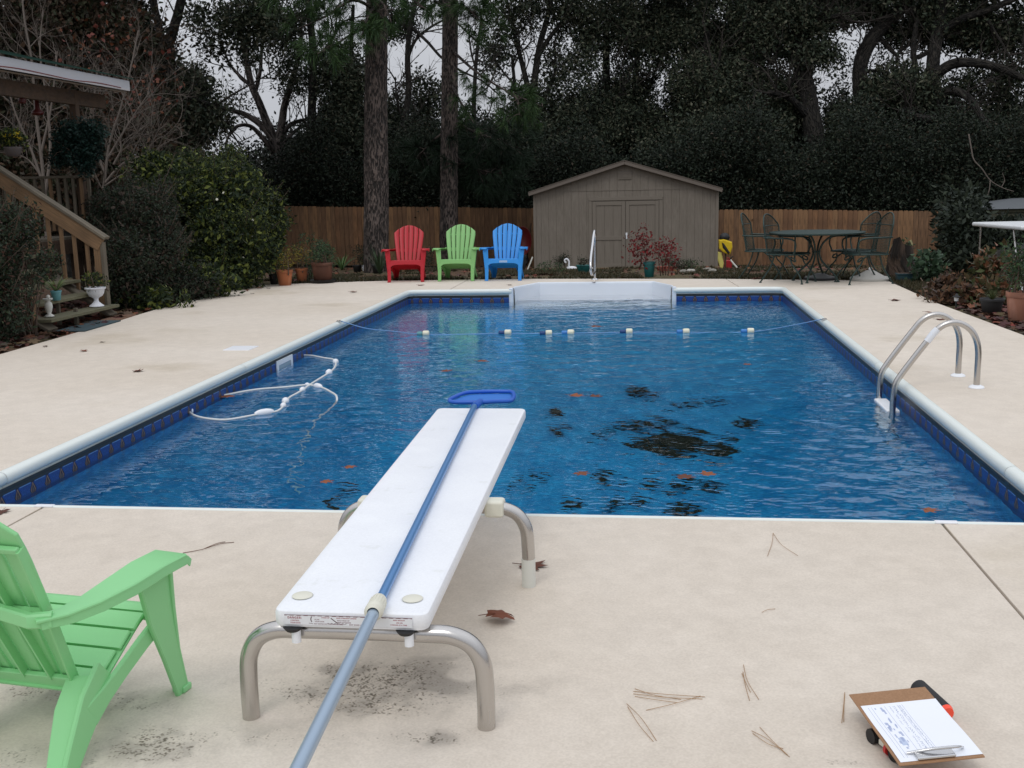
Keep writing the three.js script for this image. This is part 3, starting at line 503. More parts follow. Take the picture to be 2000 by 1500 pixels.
// ---------------------------------------------------------------- moulded slat-back chairs; the seat faces +z
function makeChair(name, label, m, pos, turn, group) {
  const t = thing(name, label, 'chair', pos, turn, group);
  const up = V(0, 1, 0);
  // seat: slats across, curving down at the front lip and sloping to the back
  const seatCurve = [[0.252, 0.318], [0.246, 0.34], [0.222, 0.352], [0.15, 0.325], [0.08, 0.285], [0.0, 0.24], [-0.1, 0.19]], yAt = (z) => { for (let i = 1; i < seatCurve.length; i++) if (z >= seatCurve[i][0]) { const [z0, y0] = seatCurve[i - 1], [z1, y1] = seatCurve[i]; return lerp(y0, y1, (z - z0) / (z1 - z0)); } return 0.19; };
  for (let k = 0; k < 5; k++) {
    const a = 0.246 - k * 0.068, b = a - 0.06, w = lerp(0.268, 0.225, k / 4), pts = []; for (let i = 0; i <= 4; i++) { const z = lerp(a, b, i / 4); pts.push(V(0, yAt(z), z)); }
    part('seat_slat', beam(pts, w * 2, 0.013, up, 0.3), m, t);
  }
  { const pts = []; for (let i = 0; i <= 8; i++) { const z = lerp(0.24, -0.09, i / 8); pts.push(V(0, yAt(z) - 0.014, z)); } part('seat_pan', beam(pts, 0.5, 0.008, up), m, t); }
  // apron with an arched opening, leaning with the front legs
  { const o = [[-0.305, 0.34], [0.305, 0.34], [0.3, 0.19], [0.262, 0.21], [0.246, 0.245], [0.215, 0.268], [0.17, 0.278], [0, 0.282], [-0.17, 0.278], [-0.215, 0.268], [-0.246, 0.245], [-0.262, 0.21], [-0.3, 0.19]]; part('apron', prism(o, 0.014, 0.004).translate(0, -0.34, 0).rotateX(-0.26).translate(0, 0.34, 0.24), m, t); }
  for (const s of [-1, 1]) {
    // front leg: broad under the arm, narrow and raked forward at the foot
    part('front_leg', merge([
      beam([V(s * 0.322, 0.515, 0.145), V(s * 0.307, 0.34, 0.19), V(s * 0.294, 0.17, 0.25), V(s * 0.287, 0.0, 0.305)], [0.022, 0.02, 0.018, 0.018], [0.17, 0.135, 0.09, 0.06], V(0, 0, -1), 0.2),
      beam([V(s * 0.3, 0.515, 0.222), V(s * 0.286, 0.34, 0.25), V(s * 0.274, 0.17, 0.288), V(s * 0.272, 0.0, 0.332)], [0.016, 0.014, 0.012, 0.012], [0.085, 0.075, 0.06, 0.05], V(1, 0, 0), 0.2),
      bx(s * 0.28, 0.012, 0.318, 0.05, 0.024, 0.05, 0.006),
    ]), m, t);
    // side rail running down and back into the rear leg
    part('side_rail', beam([V(s * 0.29, 0.3, 0.2), V(s * 0.279, 0.262, 0.12), V(s * 0.266, 0.208, 0.02), V(s * 0.256, 0.165, -0.06), V(s * 0.252, 0.13, -0.13)], [0.062, 0.06, 0.058, 0.066, 0.09], 0.018, V(s, 0, 0), 0.25), m, t);
    part('rear_leg', merge([
      beam([V(s * 0.246, 0.235, -0.035), V(s * 0.25, 0.165, -0.12), V(s * 0.257, 0.08, -0.2), V(s * 0.262, 0, -0.27)], [0.11, 0.12, 0.09, 0.065], 0.018, V(s, 0, 0), 0.25),
      beam([V(s * 0.2, 0.232, -0.085), V(s * 0.206, 0.16, -0.165), V(s * 0.222, 0.08, -0.235), V(s * 0.236, 0, -0.298)], [0.016, 0.014, 0.012, 0.012], [0.1, 0.095, 0.075, 0.055], V(1, 0, 0), 0.2),
    ]), m, t);
    // arm: wide paddle in front, narrowing and curving in to the back
    const arm = [[0.352, 0.513, 0.262], [0.342, 0.53, 0.242], [0.336, 0.532, 0.12], [0.332, 0.524, -0.02], [0.316, 0.515, -0.14], [0.286, 0.508, -0.225], [0.236, 0.505, -0.29]].map(([x, y, z]) => V(s * (x - 0.012), y, z));
    part('armrest', merge([beam(arm, [0.104, 0.132, 0.132, 0.12, 0.092, 0.068, 0.05], 0.012, up, 0.3), beam(arm.map((q, i) => V(q.x + s * at_([0.048, 0.062, 0.062, 0.056, 0.043, 0.031, 0.022], i), q.y - 0.017, q.z)), 0.006, [0.026, 0.028, 0.03, 0.032, 0.028, 0.026, 0.022], up, 0.2)]), m, t);
  }
  // fan back: six slats, gaps between; built flat, then leaned back
  const lean = (g) => g.rotateX(-0.46).translate(0, 0.185, -0.06);
  const half = (v) => v < 0.3 ? lerp(0.168, 0.212, v / 0.3) : v < 0.6 ? lerp(0.212, 0.25, (v - 0.3) / 0.3) : 0.248, top = (u) => 0.80 - 0.135 * Math.pow(Math.abs(u), 1.9);
  for (let k = 0; k < 6; k++) {
    const gap = 0.012, L = [], Rr = [];
    for (let i = 0; i <= 12; i++) {
      const v0 = 0.0;
      const a = (k / 6) * 2 - 1, b = ((k + 1) / 6) * 2 - 1, ta = top(a), tb = top(b), va = lerp(v0, ta, i / 12), vb = lerp(v0, tb, i / 12);
      L.push([a * half(va) + (k ? gap / 2 : 0), va]); Rr.push([b * half(vb) - (k < 5 ? gap / 2 : 0), vb]);
    }
    part('back_slat', lean(toCreasedNormals(prism([...L, ...Rr.reverse()], 0.016, 0.005), 0.8)), m, t);
  }
  for (const [v, hgt, dpt] of [[0.03, 0.06, 0.03], [0.345, 0.055, 0.034], [0.62, 0.02, 0.03]]) part('back_rib', lean(bx(0, v, -0.012, half(v) * 2 - 0.006, hgt, dpt * 0.6, 0.004)), m, t);
  part('back_rib', lean(merge([...[-1, 0, 1].flatMap((k) => [bx(k * 0.1, 0.36, -0.012, 0.007, 0.62, 0.026)]), ...[-1, 1].map((s) => beam([V(s * 0.164, 0, -0.008), V(s * 0.208, 0.3, -0.008), V(s * 0.246, 0.62, -0.008)], 0.009, 0.03, V(0, 0, 1)))])), m, t);
  // band that carries the arms round the back
  part('arm_band', beam([V(-0.262, 0.5, -0.262), V(-0.21, 0.502, -0.29), V(0, 0.505, -0.235), V(0.21, 0.502, -0.29), V(0.262, 0.5, -0.262)], 0.03, 0.045, up, 0.2), m, t);
  return t;
}
const foot = (px, py) => G(px, py);
const rowGroup = 'three bright chairs in a row behind the pool';
makeChair('slat_chair', 'red plastic slat-back chair on the far deck beside the pine trunk', M.red, [-3.17, 0, -12.8], 0.1);
makeChair('slat_chair', 'light green plastic slat-back chair between the red chair and the blue chair', M.green, [-2.32, 0, -12.89], 0.02);
{
  const b = makeChair('slat_chair', 'blue plastic slat-back chair with a sticker on its front edge near the shed', M.blue, [-1.53, 0, -12.9], 0.0);
  part('sticker', new THREE.PlaneGeometry(0.13, 0.035).rotateX(-0.26).translate(0, 0.312, 0.264), phys(C(150, 178, 210), 0.4), b);
}
makeChair('slat_chair', 'light green plastic chair seen from behind beside the diving board', M.greenNear, [-0.89, 0, 2.1], Math.PI - 0.14).scale.setScalar(0.9);
// ---------------------------------------------------------------- clipboard on a black tool
{
  const g0 = G(1790, 1440), t = thing('clipboard', 'brown clipboard with a written white form propped on a black tool', 'clipboard', [g0.x, 0, g0.z]);
  // board plane through four sight lines
  const a = G(1652, 1338, 0.07), b = G(1775, 1327, 0.085), c = G(1929, 1502, 0.062), d = G(1800, 1518, 0.055);
  const X = b.clone().sub(a).add(c.clone().sub(d)).normalize(), Yv = d.clone().sub(a).add(c.clone().sub(b)), Yn = Yv.clone().addScaledVector(X, -Yv.dot(X)).normalize(), N = X.clone().cross(Yn).normalize(); if (N.y < 0) N.negate();
  const w = 0.224, h = 0.36, cen = a.clone().add(b).add(c).add(d).multiplyScalar(0.25), B = new THREE.Matrix4().makeBasis(X, N, Yn).setPosition(cen);
  part('board', local(bx(0, 0, 0, w, 0.004, h, 0.0015).applyMatrix4(B), t), mat(0xffffff, 0.65, { map: tex(256, 256, (u, v) => { const k = fbm(u, v, 64, 3, 151); return [140 + k * 26, 104 + k * 22, 72 + k * 20]; }) }), t);
  const W = 512, Hh = 680, cv = document.createElement('canvas'); cv.width = W; cv.height = Hh; const x = cv.getContext('2d'), r = rng(9);
  x.fillStyle = 'rgb(236,239,246)'; x.fillRect(0, 0, W, Hh); x.strokeStyle = 'rgb(140,152,184)'; x.lineWidth = 2;
  const scrib = (x0, y0, l, vert) => { x.beginPath(); x.moveTo(x0, y0); for (let i = 0; i < l; i += 5) vert ? x.lineTo(x0 + (r() - 0.5) * 10, y0 + i) : x.lineTo(x0 + i, y0 + (r() - 0.5) * 10); x.stroke(); };
  // the form lies sideways: its lines run along the board
  for (const [cx, l0, l1] of [[40, 30, 640], [62, 30, 640], [150, 30, 660], [236, 30, 660], [268, 30, 620]]) { x.strokeStyle = 'rgb(150,160,190)'; x.beginPath(); x.moveTo(cx, l0); x.lineTo(cx, l1); x.stroke(); }
  for (let i = 0; i < 3; i++) for (let y = 40; y < 620; y += 60 + r() * 50) { x.strokeStyle = 'rgba(110,122,160,0.75)'; scrib(180 + i * 30 + r() * 8, y, 30 + r() * 60, true); }
  x.lineWidth = 3; for (let y = 40; y < 640; y += 22) { x.strokeStyle = 'rgba(128,140,172,0.8)'; scrib(252, y, 17, true); scrib(205, y + 4, 15, true); }
  x.fillStyle = 'rgb(186,198,222)'; x.fillRect(84, 420, 40, 90); for (let i = 0; i < 24; i++) { x.fillStyle = 'rgba(150,162,196,0.7)'; x.fillRect(70 + r() * 60, 40 + r() * 560, 6 + r() * 9, 20 + r() * 40); }
  const im = x.getImageData(0, 0, W, Hh).data, pt = tex(W, Hh, (u, v) => { const i = (Math.floor((1 - v) * Hh) * W + Math.floor(u * W)) * 4; return [im[i], im[i + 1], im[i + 2]]; }, { clampIt: true });
  const sheet = new THREE.PlaneGeometry(0.2159, 0.279, 1, 12).rotateX(-Math.PI / 2); { const p = sheet.attributes.position; for (let i = 0; i < p.count; i++) p.setY(i, 0.0032 + 0.0012 * Math.sin((p.getZ(i) / 0.28) * 7)); sheet.computeVertexNormals(); }
  part('paper', local(sheet.translate(0.0035, 0, 0.03).applyMatrix4(B), t), phys(0xffffff, 0.7, { map: pt }), t);
  const clip = part('clip', local(merge([bx(-0.01, 0.008, h / 2 - 0.022, 0.1, 0.008, 0.03, 0.003), tube([V(-0.075, 0.006, h / 2 - 0.042), V(-0.02, 0.02, h / 2 - 0.028), V(0.05, 0.022, h / 2 - 0.024), V(0.072, 0.008, h / 2 - 0.04)], 0.004, 24, 8)]).applyMatrix4(B), t), M.chrome, t);
  const k = thing('hand_tool', 'black tool with red and orange ends lying under the clipboard', 'tool', [g0.x, 0, g0.z]);
  const p0 = G(1700, 1432, 0.03), p1 = G(1848, 1393, 0.04), stick = (A, Bq, r0, r1) => new THREE.CylinderGeometry(r1, r0, A.distanceTo(Bq), 18).rotateX(Math.PI / 2).applyQuaternion(new THREE.Quaternion().setFromUnitVectors(V(0, 0, 1), Bq.clone().sub(A).normalize())).translate((A.x + Bq.x) / 2, (A.y + Bq.y) / 2, (A.z + Bq.z) / 2);
  const dd = p1.clone().sub(p0).normalize();
  const qa = G(1812, 1360, 0.034), qb = G(1846, 1391, 0.028), qd = qb.clone().sub(qa).normalize();
  part('handle', local(stick(qa.clone().addScaledVector(qd, -0.05), qb, 0.026, 0.025), k), M.dark, k);
  part('end_cap', local(stick(qb, qb.clone().addScaledVector(qd, 0.012), 0.025, 0.02), k), phys(C(255, 84, 56), 0.35), k);
  const wa = G(1707, 1437, 0.02), wb = G(1750, 1472, 0.02), wd = wb.clone().sub(wa).normalize(), wn = V(0, 1, 0).cross(wd);
  part('roller', local(stick(wa.clone().addScaledVector(wn, -0.012), wa.clone().addScaledVector(wn, 0.03), 0.021, 0.02), k), M.black, k);
  part('roller', local(stick(wb.clone().addScaledVector(wn, -0.012), wb.clone().addScaledVector(wn, 0.03), 0.021, 0.02), k), M.black, k);
  part('red_band', local(stick(wb.clone().addScaledVector(wd, -0.032), wb.clone().addScaledVector(wd, -0.022), 0.019, 0.019), k), phys(C(196, 46, 44), 0.4), k);
  part('latch', local(bx(0, 0, 0, 0.026, 0.016, 0.012, 0.003).applyMatrix4(new THREE.Matrix4().makeBasis(wd, V(0, 1, 0), wn.clone().negate()).setPosition(wa.clone().lerp(wb, 0.42))), k), M.cream, k);
}

// ---------------------------------------------------------------- fallen leaves and needles
function mapleLeaf(s, seed, curl = 0.25) {
  const r = rng(seed), lobes = [[0, 1], [0.2, 0.74], [0.36, 0.56], [0.55, 0.72], [0.74, 0.92], [0.9, 0.66], [1.1, 0.48], [1.32, 0.6], [1.6, 0.7], [1.85, 0.5], [2.3, 0.42], [2.75, 0.4], [3.14, 0.14]], o = [];
  for (const [a, q] of lobes) o.push([a, q * (0.85 + r() * 0.3)]); for (let i = lobes.length - 2; i > 0; i--) o.push([6.283 - lobes[i][0], lobes[i][1] * (0.85 + r() * 0.3)]);
  const p = [0, 0, 0], idx = [], c1 = (r() - 0.3) * curl * 2, c2 = (r() - 0.5) * curl * 2;
  const put = (x, z) => p.push(x * s, (c1 * x * x + c2 * z * z + 0.12 * curl * Math.sin(x * 7 + z * 5 + seed)) * s, z * s);
  for (const f of [0.55, 1]) for (const [a, q] of o) put(Math.sin(a) * (f < 1 ? Math.min(q, 0.55) * 0.72 : q), Math.cos(a) * (f < 1 ? Math.min(q, 0.55) * 0.72 : q));
  const n = o.length; for (let i = 0; i < n; i++) { const j = (i + 1) % n; idx.push(0, 1 + i, 1 + j, 1 + i, 1 + n + i, 1 + j, 1 + j, 1 + n + i, 1 + n + j); }
  const g = new THREE.BufferGeometry(); g.setAttribute('position', new THREE.Float32BufferAttribute(p, 3)); g.setIndex(idx); g.computeVertexNormals();
  const st = tube([V(0, 0, 0), V(0.05 * s, 0.03 * s, -0.3 * s), V(0.16 * s, 0.02 * s, -0.75 * s)], s * 0.018, 8, 4);
  const all = merge([g, st]); all.computeBoundingBox(); return all.translate(0, -all.boundingBox.min.y, 0);
}
M.leafBrown = [[96, 52, 34], [112, 62, 40], [84, 46, 34], [132, 74, 42], [70, 44, 32]].map(([r, g, b]) => phys(C(r, g, b), 0.75, { bumpMap: M.concreteBump, bumpScale: 0.004 }));
const leafThing = (px, py, s, turn, y, label, m, seed, curl, flat = 1) => {
  const p = G(px, py, y), g = mapleLeaf(s, seed, curl); g.scale(1, flat, 1);
  return solo('fallen_leaf', g, M.leafBrown[m], label, 'leaf', { pos: [p.x, y, p.z], turn, group: y < -0.1 ? 'brown leaves floating on the pool' : 'brown leaves fallen on the deck' });
};
[
  [1030, 1105, 0.088, 1.5, 'brown maple leaf lying behind the pool-side leg of the diving board', 0, 11, .1], [968, 1214, 0.082, 2.2, 'curled brown leaf with a stem on the deck beside the diving board', 1, 12, .5],
  [4, 999, 0.06, 0.4, 'reddish brown leaf at the deck corner by the pool edge, cut by the picture side', 2, 13, .25], [267, 725, 0.075, 1.4, 'brown leaf on the left deck beside the skimmer lid', 0, 14, .35],
  [162, 686, 0.06, 1.2, 'small brown leaf on the left deck in front of the wooden stairs', 1, 15, .35], [1745, 587, 0.09, 1.3, 'dark brown leaf on the deck by the stump and table', 2, 16, .5],
  [1812, 613, 0.08, 1.6, 'flat brown leaf behind the ladder rails near the flower bed', 1, 17, .3], [1834, 624, 0.085, 1.5, 'brown leaf seen through the ladder rails', 0, 18, .3],
  [688, 571, 0.09, 1.6, 'brown leaf on the deck by the far left pool corner', 0, 19, .3], [1474, 545, 0.11, 1.5, 'long brown leaf on the deck in front of the patio chairs', 2, 20, .3],
  [820, 557, 0.09, 1.5, 'brown leaf on the deck in front of the red chair', 1, 21, .2], [994, 557, 0.06, 1.5, 'small dark leaf on the deck in front of the blue chair', 2, 22, .2],
  [200, 668, 0.045, 0.7, 'small dark leaf on the left deck farther out than the leaf by the stairs', 4, 23, .3], [1160, 552, 0.05, 0.2, 'tiny brown leaf beside the handrail foot', 4, 24, .3],
  [88, 677, 0.04, 0.9, 'tiny leaf scrap on the deck near the left bed edge', 4, 25, .3], [480, 568, 0.07, 0.9, 'brown leaf in the scatter below the camellia shrub', 0, 26, .4], [505, 564, 0.07, 1.9, 'brown leaf beside the black pot under the camellia shrub', 1, 27, .4], [524, 564, 0.05, 2.9, 'little dark leaf on the deck in front of the terracotta pots', 4, 28, .4], [492, 574, 0.045, 2.9, 'single dark leaf on the deck out from the camellia scatter', 4, 29, .4],
].forEach(([px, py, s, a, l, m, sd, cu]) => leafThing(px, py, s, a, 0.003, l, m, sd, cu));
[
  [1120, 773, 0.085, 1.3, 'orange-brown leaf floating beside a second one past the net', 3, 31], [1159, 775, 0.07, 1.7, 'reddish brown leaf floating just right of the orange-brown one', 0, 32], [1133, 924, 0.062, 0.6, 'pinkish brown leaf floating right of the board end', 1, 33],
  [1332, 931, 0.072, 1.3, 'dark red leaf floating over the sunken leaf pile', 0, 34], [1378, 927, 0.066, 1.8, 'orange leaf floating beside the dark red one', 3, 35], [1811, 996, 0.055, 1.2, 'orange leaf floating alone in the corner by the ladder side', 3, 36],
  [680, 912, 0.05, 1.7, 'orange leaf floating left of the diving board', 3, 37], [634, 940, 0.05, 1.2, 'orange leaf floating left of the board, nearer the edge', 3, 38], [868, 725, 0.075, 1.4, 'brown leaf floating in mid pool beyond the net', 1, 39],
  [938, 706, 0.075, 1.5, 'brown leaf floating in mid pool, farther out than its neighbour', 1, 40], [440, 774, 0.075, 1.3, 'orange-brown leaf floating against a hose float', 3, 41], [1160, 639, 0.1, 1.6, 'brown leaf floating between two rope floats', 1, 42], [1456, 712, 0.06, 1.4, 'small brown leaf floating far right of mid pool', 1, 43],
].forEach(([px, py, s, a, l, m, sd]) => leafThing(px, py, s * 1.25, a, WATER + 0.006, l, m, sd, 0.14, 0.8));
M.straw = mat(C(166, 130, 92), 0.8); M.strawDark = mat(C(104, 72, 54), 0.8);
const needle = (pts, r = 0.0011) => { const q = pts.map(([x, y], i) => { const p = G(x, y, 0.002 + 0.004 * Math.sin((i / (pts.length - 1)) * 3.14)); return p; }); return tube(q, r, 14, 4); };
[
  ['pair of pine needles joined in a V by the near pool edge', [[[1510, 1041], [1508, 1060], [1499, 1086]], [[1510, 1041], [1528, 1065], [1558, 1085]]], 0],
  ['spray of five pine needles in the middle of the near deck', [[[1237, 1350], [1300, 1356], [1377, 1361]], [[1237, 1355], [1300, 1362], [1372, 1365]], [[1240, 1345], [1280, 1358], [1330, 1366]], [[1262, 1387], [1310, 1376], [1368, 1359]], [[1240, 1360], [1290, 1368], [1322, 1372]]], 0],
  ['narrow tuft of pine needles standing upright in the near deck view', [[[1452, 1298], [1460, 1330], [1482, 1366]], [[1451, 1312], [1456, 1340], [1464, 1368]], [[1449, 1315], [1458, 1336], [1466, 1352]]], 0],
  ['two pine needles lying aslant below the spray of five', [[[1224, 1374], [1252, 1402], [1282, 1446]], [[1226, 1380], [1250, 1418], [1276, 1448]]], 0],
  ['splayed pine needles at the bottom of the deck beside the clipboard', [[[1468, 1427], [1500, 1444], [1542, 1478]], [[1484, 1420], [1510, 1448], [1538, 1474]], [[1470, 1432], [1505, 1455], [1530, 1462]]], 0],
  ['stiff dark needle lying out from the green armrest', [[[357, 1080], [395, 1073], [430, 1062], [457, 1059]], [[400, 1071], [425, 1061], [440, 1058]]], 1],
  ['bent pine needle by the corner of the clipboard', [[[1650, 1352], [1647, 1385], [1644, 1412]], [[1650, 1356], [1648, 1390], [1648, 1410]]], 0],
  ['short curl of straw on the deck by the far joint', [[[1488, 1196], [1498, 1191], [1514, 1189]]], 0],
].forEach(([label, list, k]) => solo('pine_needles', merge(list.map((p) => needle(p, k ? 0.0015 : 0.00095))), k ? M.strawDark : M.straw, label, 'pine needles'));

// sunken leaves: seen through the water, where the bent sight line meets the floor
function sunk(px, py) {
  const s = G(px, py, WATER), d = ray(px, py).normalize(), e = 1 / 1.333, c = -d.y, k = Math.sqrt(1 - e * e * (1 - c * c)), q = V(d.x * e, d.y * e + e * c - k, d.z * e), p = s.clone();
  for (let i = 0; i < 400; i++) { p.addScaledVector(q, 0.02); if (p.y < floorY(p.x, p.z)) break; } p.y = floorY(p.x, p.z) + 0.01; return p;
}
{
  const r = rng(88), mats = [], base = mapleLeaf(0.1, 5, 0.3), add = (px, py, rx, ry, n, sc = 1) => { for (let i = 0; i < n; i++) { const a = r() * 6.283, q = Math.sqrt(-Math.log(1 - r() * 0.93)) * 0.62, p = sunk(px + Math.cos(a) * q * rx, py + Math.sin(a) * q * ry); p.y += r() * 0.03; const k = (0.75 + r() * 0.75) * sc; mats.push(new THREE.Matrix4().compose(p, new THREE.Quaternion().setFromEuler(new THREE.Euler((r() - 0.5) * 0.7, r() * 6.3, (r() - 0.5) * 0.7)), V(k, k, k))); } };
  add(1312, 868, 56, 24, 74); add(1345, 864, 34, 18, 30); add(1270, 835, 40, 12, 22); add(1330, 955, 26, 10, 6); add(1250, 765, 26, 8, 6); add(1270, 775, 60, 10, 5, .8); add(1400, 880, 30, 20, 18); add(1080, 808, 28, 6, 5); add(1095, 845, 24, 9, 5); add(1160, 848, 20, 8, 3); add(1205, 838, 24, 6, 4); add(1205, 990, 40, 12, 3, .8); add(1240, 990, 14, 8, 2); add(1280, 945, 22, 12, 3, .8); add(1390, 950, 34, 20, 4, .8); add(1350, 1000, 40, 8, 4); add(1460, 832, 28, 8, 5); add(1180, 935, 70, 30, 6, .7); add(1030, 945, 40, 22, 5, .7); add(1110, 985, 70, 12, 4, .6); add(1360, 790, 50, 14, 5); add(670, 960, 30, 12, 2, .8); add(660, 985, 20, 8, 2, .7); add(1240, 870, 24, 10, 5);
  inst('sunken_leaves', base, mat(C(54, 40, 26), 0.9), mats, null, scene, { label: 'dark leaves sunken in a pile on the pool floor below the board end', category: 'leaves', kind: 'stuff' });
}
// ---------------------------------------------------------------- garden shed
{
  const zf = -23.6, xl = -2.19, xr = 2.61, xc = 0.2, yb = -0.72, ye = 1.3, yp = 2.03, dep = 4.2;
  const t = thing('garden_shed', 'taupe wooden garden shed with double doors and low gable roof beyond the pool', 'shed', [xc, yb, zf - dep / 2]);
  const roofY = (x) => yp - Math.abs(x - xc) * ((yp - ye) / (xr - xc));
  const boards = (x0, x1, yLow, skipDoor) => {};
  const dx0 = 155, door = { x0: Z(1157, 460, zf).x, x1: Z(1287, 460, zf).x, y1: Z(1220, 392, zf).y };
  const bw = 0.2;
  const wallM = M.siding;
  for (let x = xl; x < xr - 0.01; x += bw) {
    const a = x + 0.004, b = Math.min(x + bw, xr) - 0.004, mid = (a + b) / 2, lo = mid > door.x0 && mid < door.x1 ? door.y1 : yb;
    const pts = [[a, lo], [b, lo], [b, roofY(b) - 0.02]]; if (a < xc && b > xc) pts.push([xc, roofY(xc) - 0.02]); pts.push([a, roofY(a) - 0.02]);
    part('siding_board', local(prism(pts, 0.022, 0.004).translate(0, 0, zf - 0.022), t), wallM, t);
  }
  part('wall', local(merge([prism([[xl, yb], [xr, yb], [xr, ye - 0.02], [xc, yp - 0.02], [xl, ye - 0.02]], 0.02).translate(0, 0, zf - 0.0275), bx(xl + 0.02, (yb + ye) / 2, zf - dep / 2 - 0.03, 0.04, ye - yb, dep), bx(xr - 0.02, (yb + ye) / 2, zf - dep / 2 - 0.03, 0.04, ye - yb, dep), prism([[xl, yb], [xr, yb], [xr, ye - 0.02], [xc, yp - 0.02], [xl, ye - 0.02]], 0.03).translate(0, 0, zf - dep - 0.06)]), t), M.trim, t);
  for (const x of [xl + 0.03, xr - 0.03]) part('corner_board', local(bx(x, (yb + ye) / 2 - 0.02, zf + 0.012, 0.07, ye - yb - 0.03, 0.02, 0.003), t), M.trim, t);
  const doorW = (door.x1 - door.x0) / 2;
  for (const s of [0, 1]) {
    const x0 = door.x0 + s * doorW + 0.008, x1 = x0 + doorW - 0.016, y0 = yb + 0.06, y1 = door.y1 - 0.012, ym = lerp(y0, y1, 0.45), d = part('door', local(bx((x0 + x1) / 2, (y0 + y1) / 2, zf - 0.012, x1 - x0, y1 - y0, 0.012), t), wallM, t);
    const fr = [bx(x0 + 0.045, (y0 + y1) / 2, zf + 0.008, 0.09, y1 - y0, 0.024, 0.003), bx(x1 - 0.045, (y0 + y1) / 2, zf + 0.008, 0.09, y1 - y0, 0.024, 0.003)];
    for (const g of fr) part('stile', local(g, t), M.trim, d);
    for (const y of [y0 + 0.05, ym, y1 - 0.05]) part('door_rail', local(bx((x0 + x1) / 2, y, zf + 0.009, x1 - x0 - 0.182, 0.1, 0.022, 0.003), t), M.trim, d);
    for (let k = 0; k < 3; k++) { const w = (x1 - x0 - 0.18) / 3; part('siding_board', local(bx(x0 + 0.09 + w * (k + 0.5), (y0 + y1) / 2, zf - 0.003, w - 0.008, y1 - y0 - 0.1, 0.012, 0.002), t), wallM, d); }
    if (s) part('padlock', local(merge([bx(x0 + 0.02, ym + 0.1, zf + 0.03, 0.05, 0.07, 0.02, 0.005), bx(x0 + 0.02, ym + 0.02, zf + 0.03, 0.03, 0.1, 0.016, 0.004)]), t), M.white, d);
  }
  for (const [x, y, w, h] of [[door.x0 - 0.05, (yb + door.y1) / 2, 0.085, door.y1 - yb], [door.x1 + 0.05, (yb + door.y1) / 2, 0.085, door.y1 - yb], [(door.x0 + door.x1) / 2, door.y1 + 0.055, door.x1 - door.x0 + 0.19, 0.085]]) part('door_trim', local(bx(x, y, zf + 0.013, w, h, 0.022, 0.003), t), M.trim, t);
  const lap = bx(xc, 1.35, zf + 0.004, 3.4, 0.012, 0.012); part('seam_strip', local(lap, t), M.trim, t);
  { const v = part('vent', local(bx(xc, 1.72, zf + 0.008, 0.36, 0.2, 0.02, 0.003), t), M.trim, t); for (let k = 0; k < 5; k++) part('louvre', local(bx(xc, 1.65 + k * 0.036, zf + 0.022, 0.3, 0.02, 0.012).rotateX(0), t), M.trim, v); }
  part('skid', local(bx(xc, yb + 0.0, zf + 0.03, xr - xl + 0.1, 0.14, 0.08, 0.006), t), mat(C(122, 108, 84), 0.9), t);
  part('door_ramp', local(bx(xc + 0.03, yb + 0.02, zf + 0.28, 1.9, 0.05, 0.42, 0.006).rotateX(0), t), mat(C(126, 112, 84), 0.9), t);
  const sl = Math.atan2(yp - ye, xr - xc), rl = Math.hypot(xr - xc, yp - ye) + 0.09;
  const roof = [];
  for (const s of [-1, 1]) {
    const r = part('roof', local(bx(0, 0, 0, rl, 0.022, dep + 0.36).translate(s * rl / 2, 0, 0).rotateZ(-s * sl).translate(xc, yp + 0.075, zf - dep / 2 + 0.01), t), M.shingle, t);
    part('fascia', local(bx(0, 0, 0, rl, 0.085, 0.024, 0.003).translate(s * rl / 2, 0, 0).rotateZ(-s * sl).translate(xc, yp + 0.018, zf + 0.17), t), M.fasciaTrim, r);
    part('soffit', local(bx(0, 0, 0, rl - 0.02, 0.012, 0.14).translate(s * rl / 2, 0, 0).rotateZ(-s * sl).translate(xc, yp - 0.015, zf + 0.085), t), M.trim, r);
  }
}

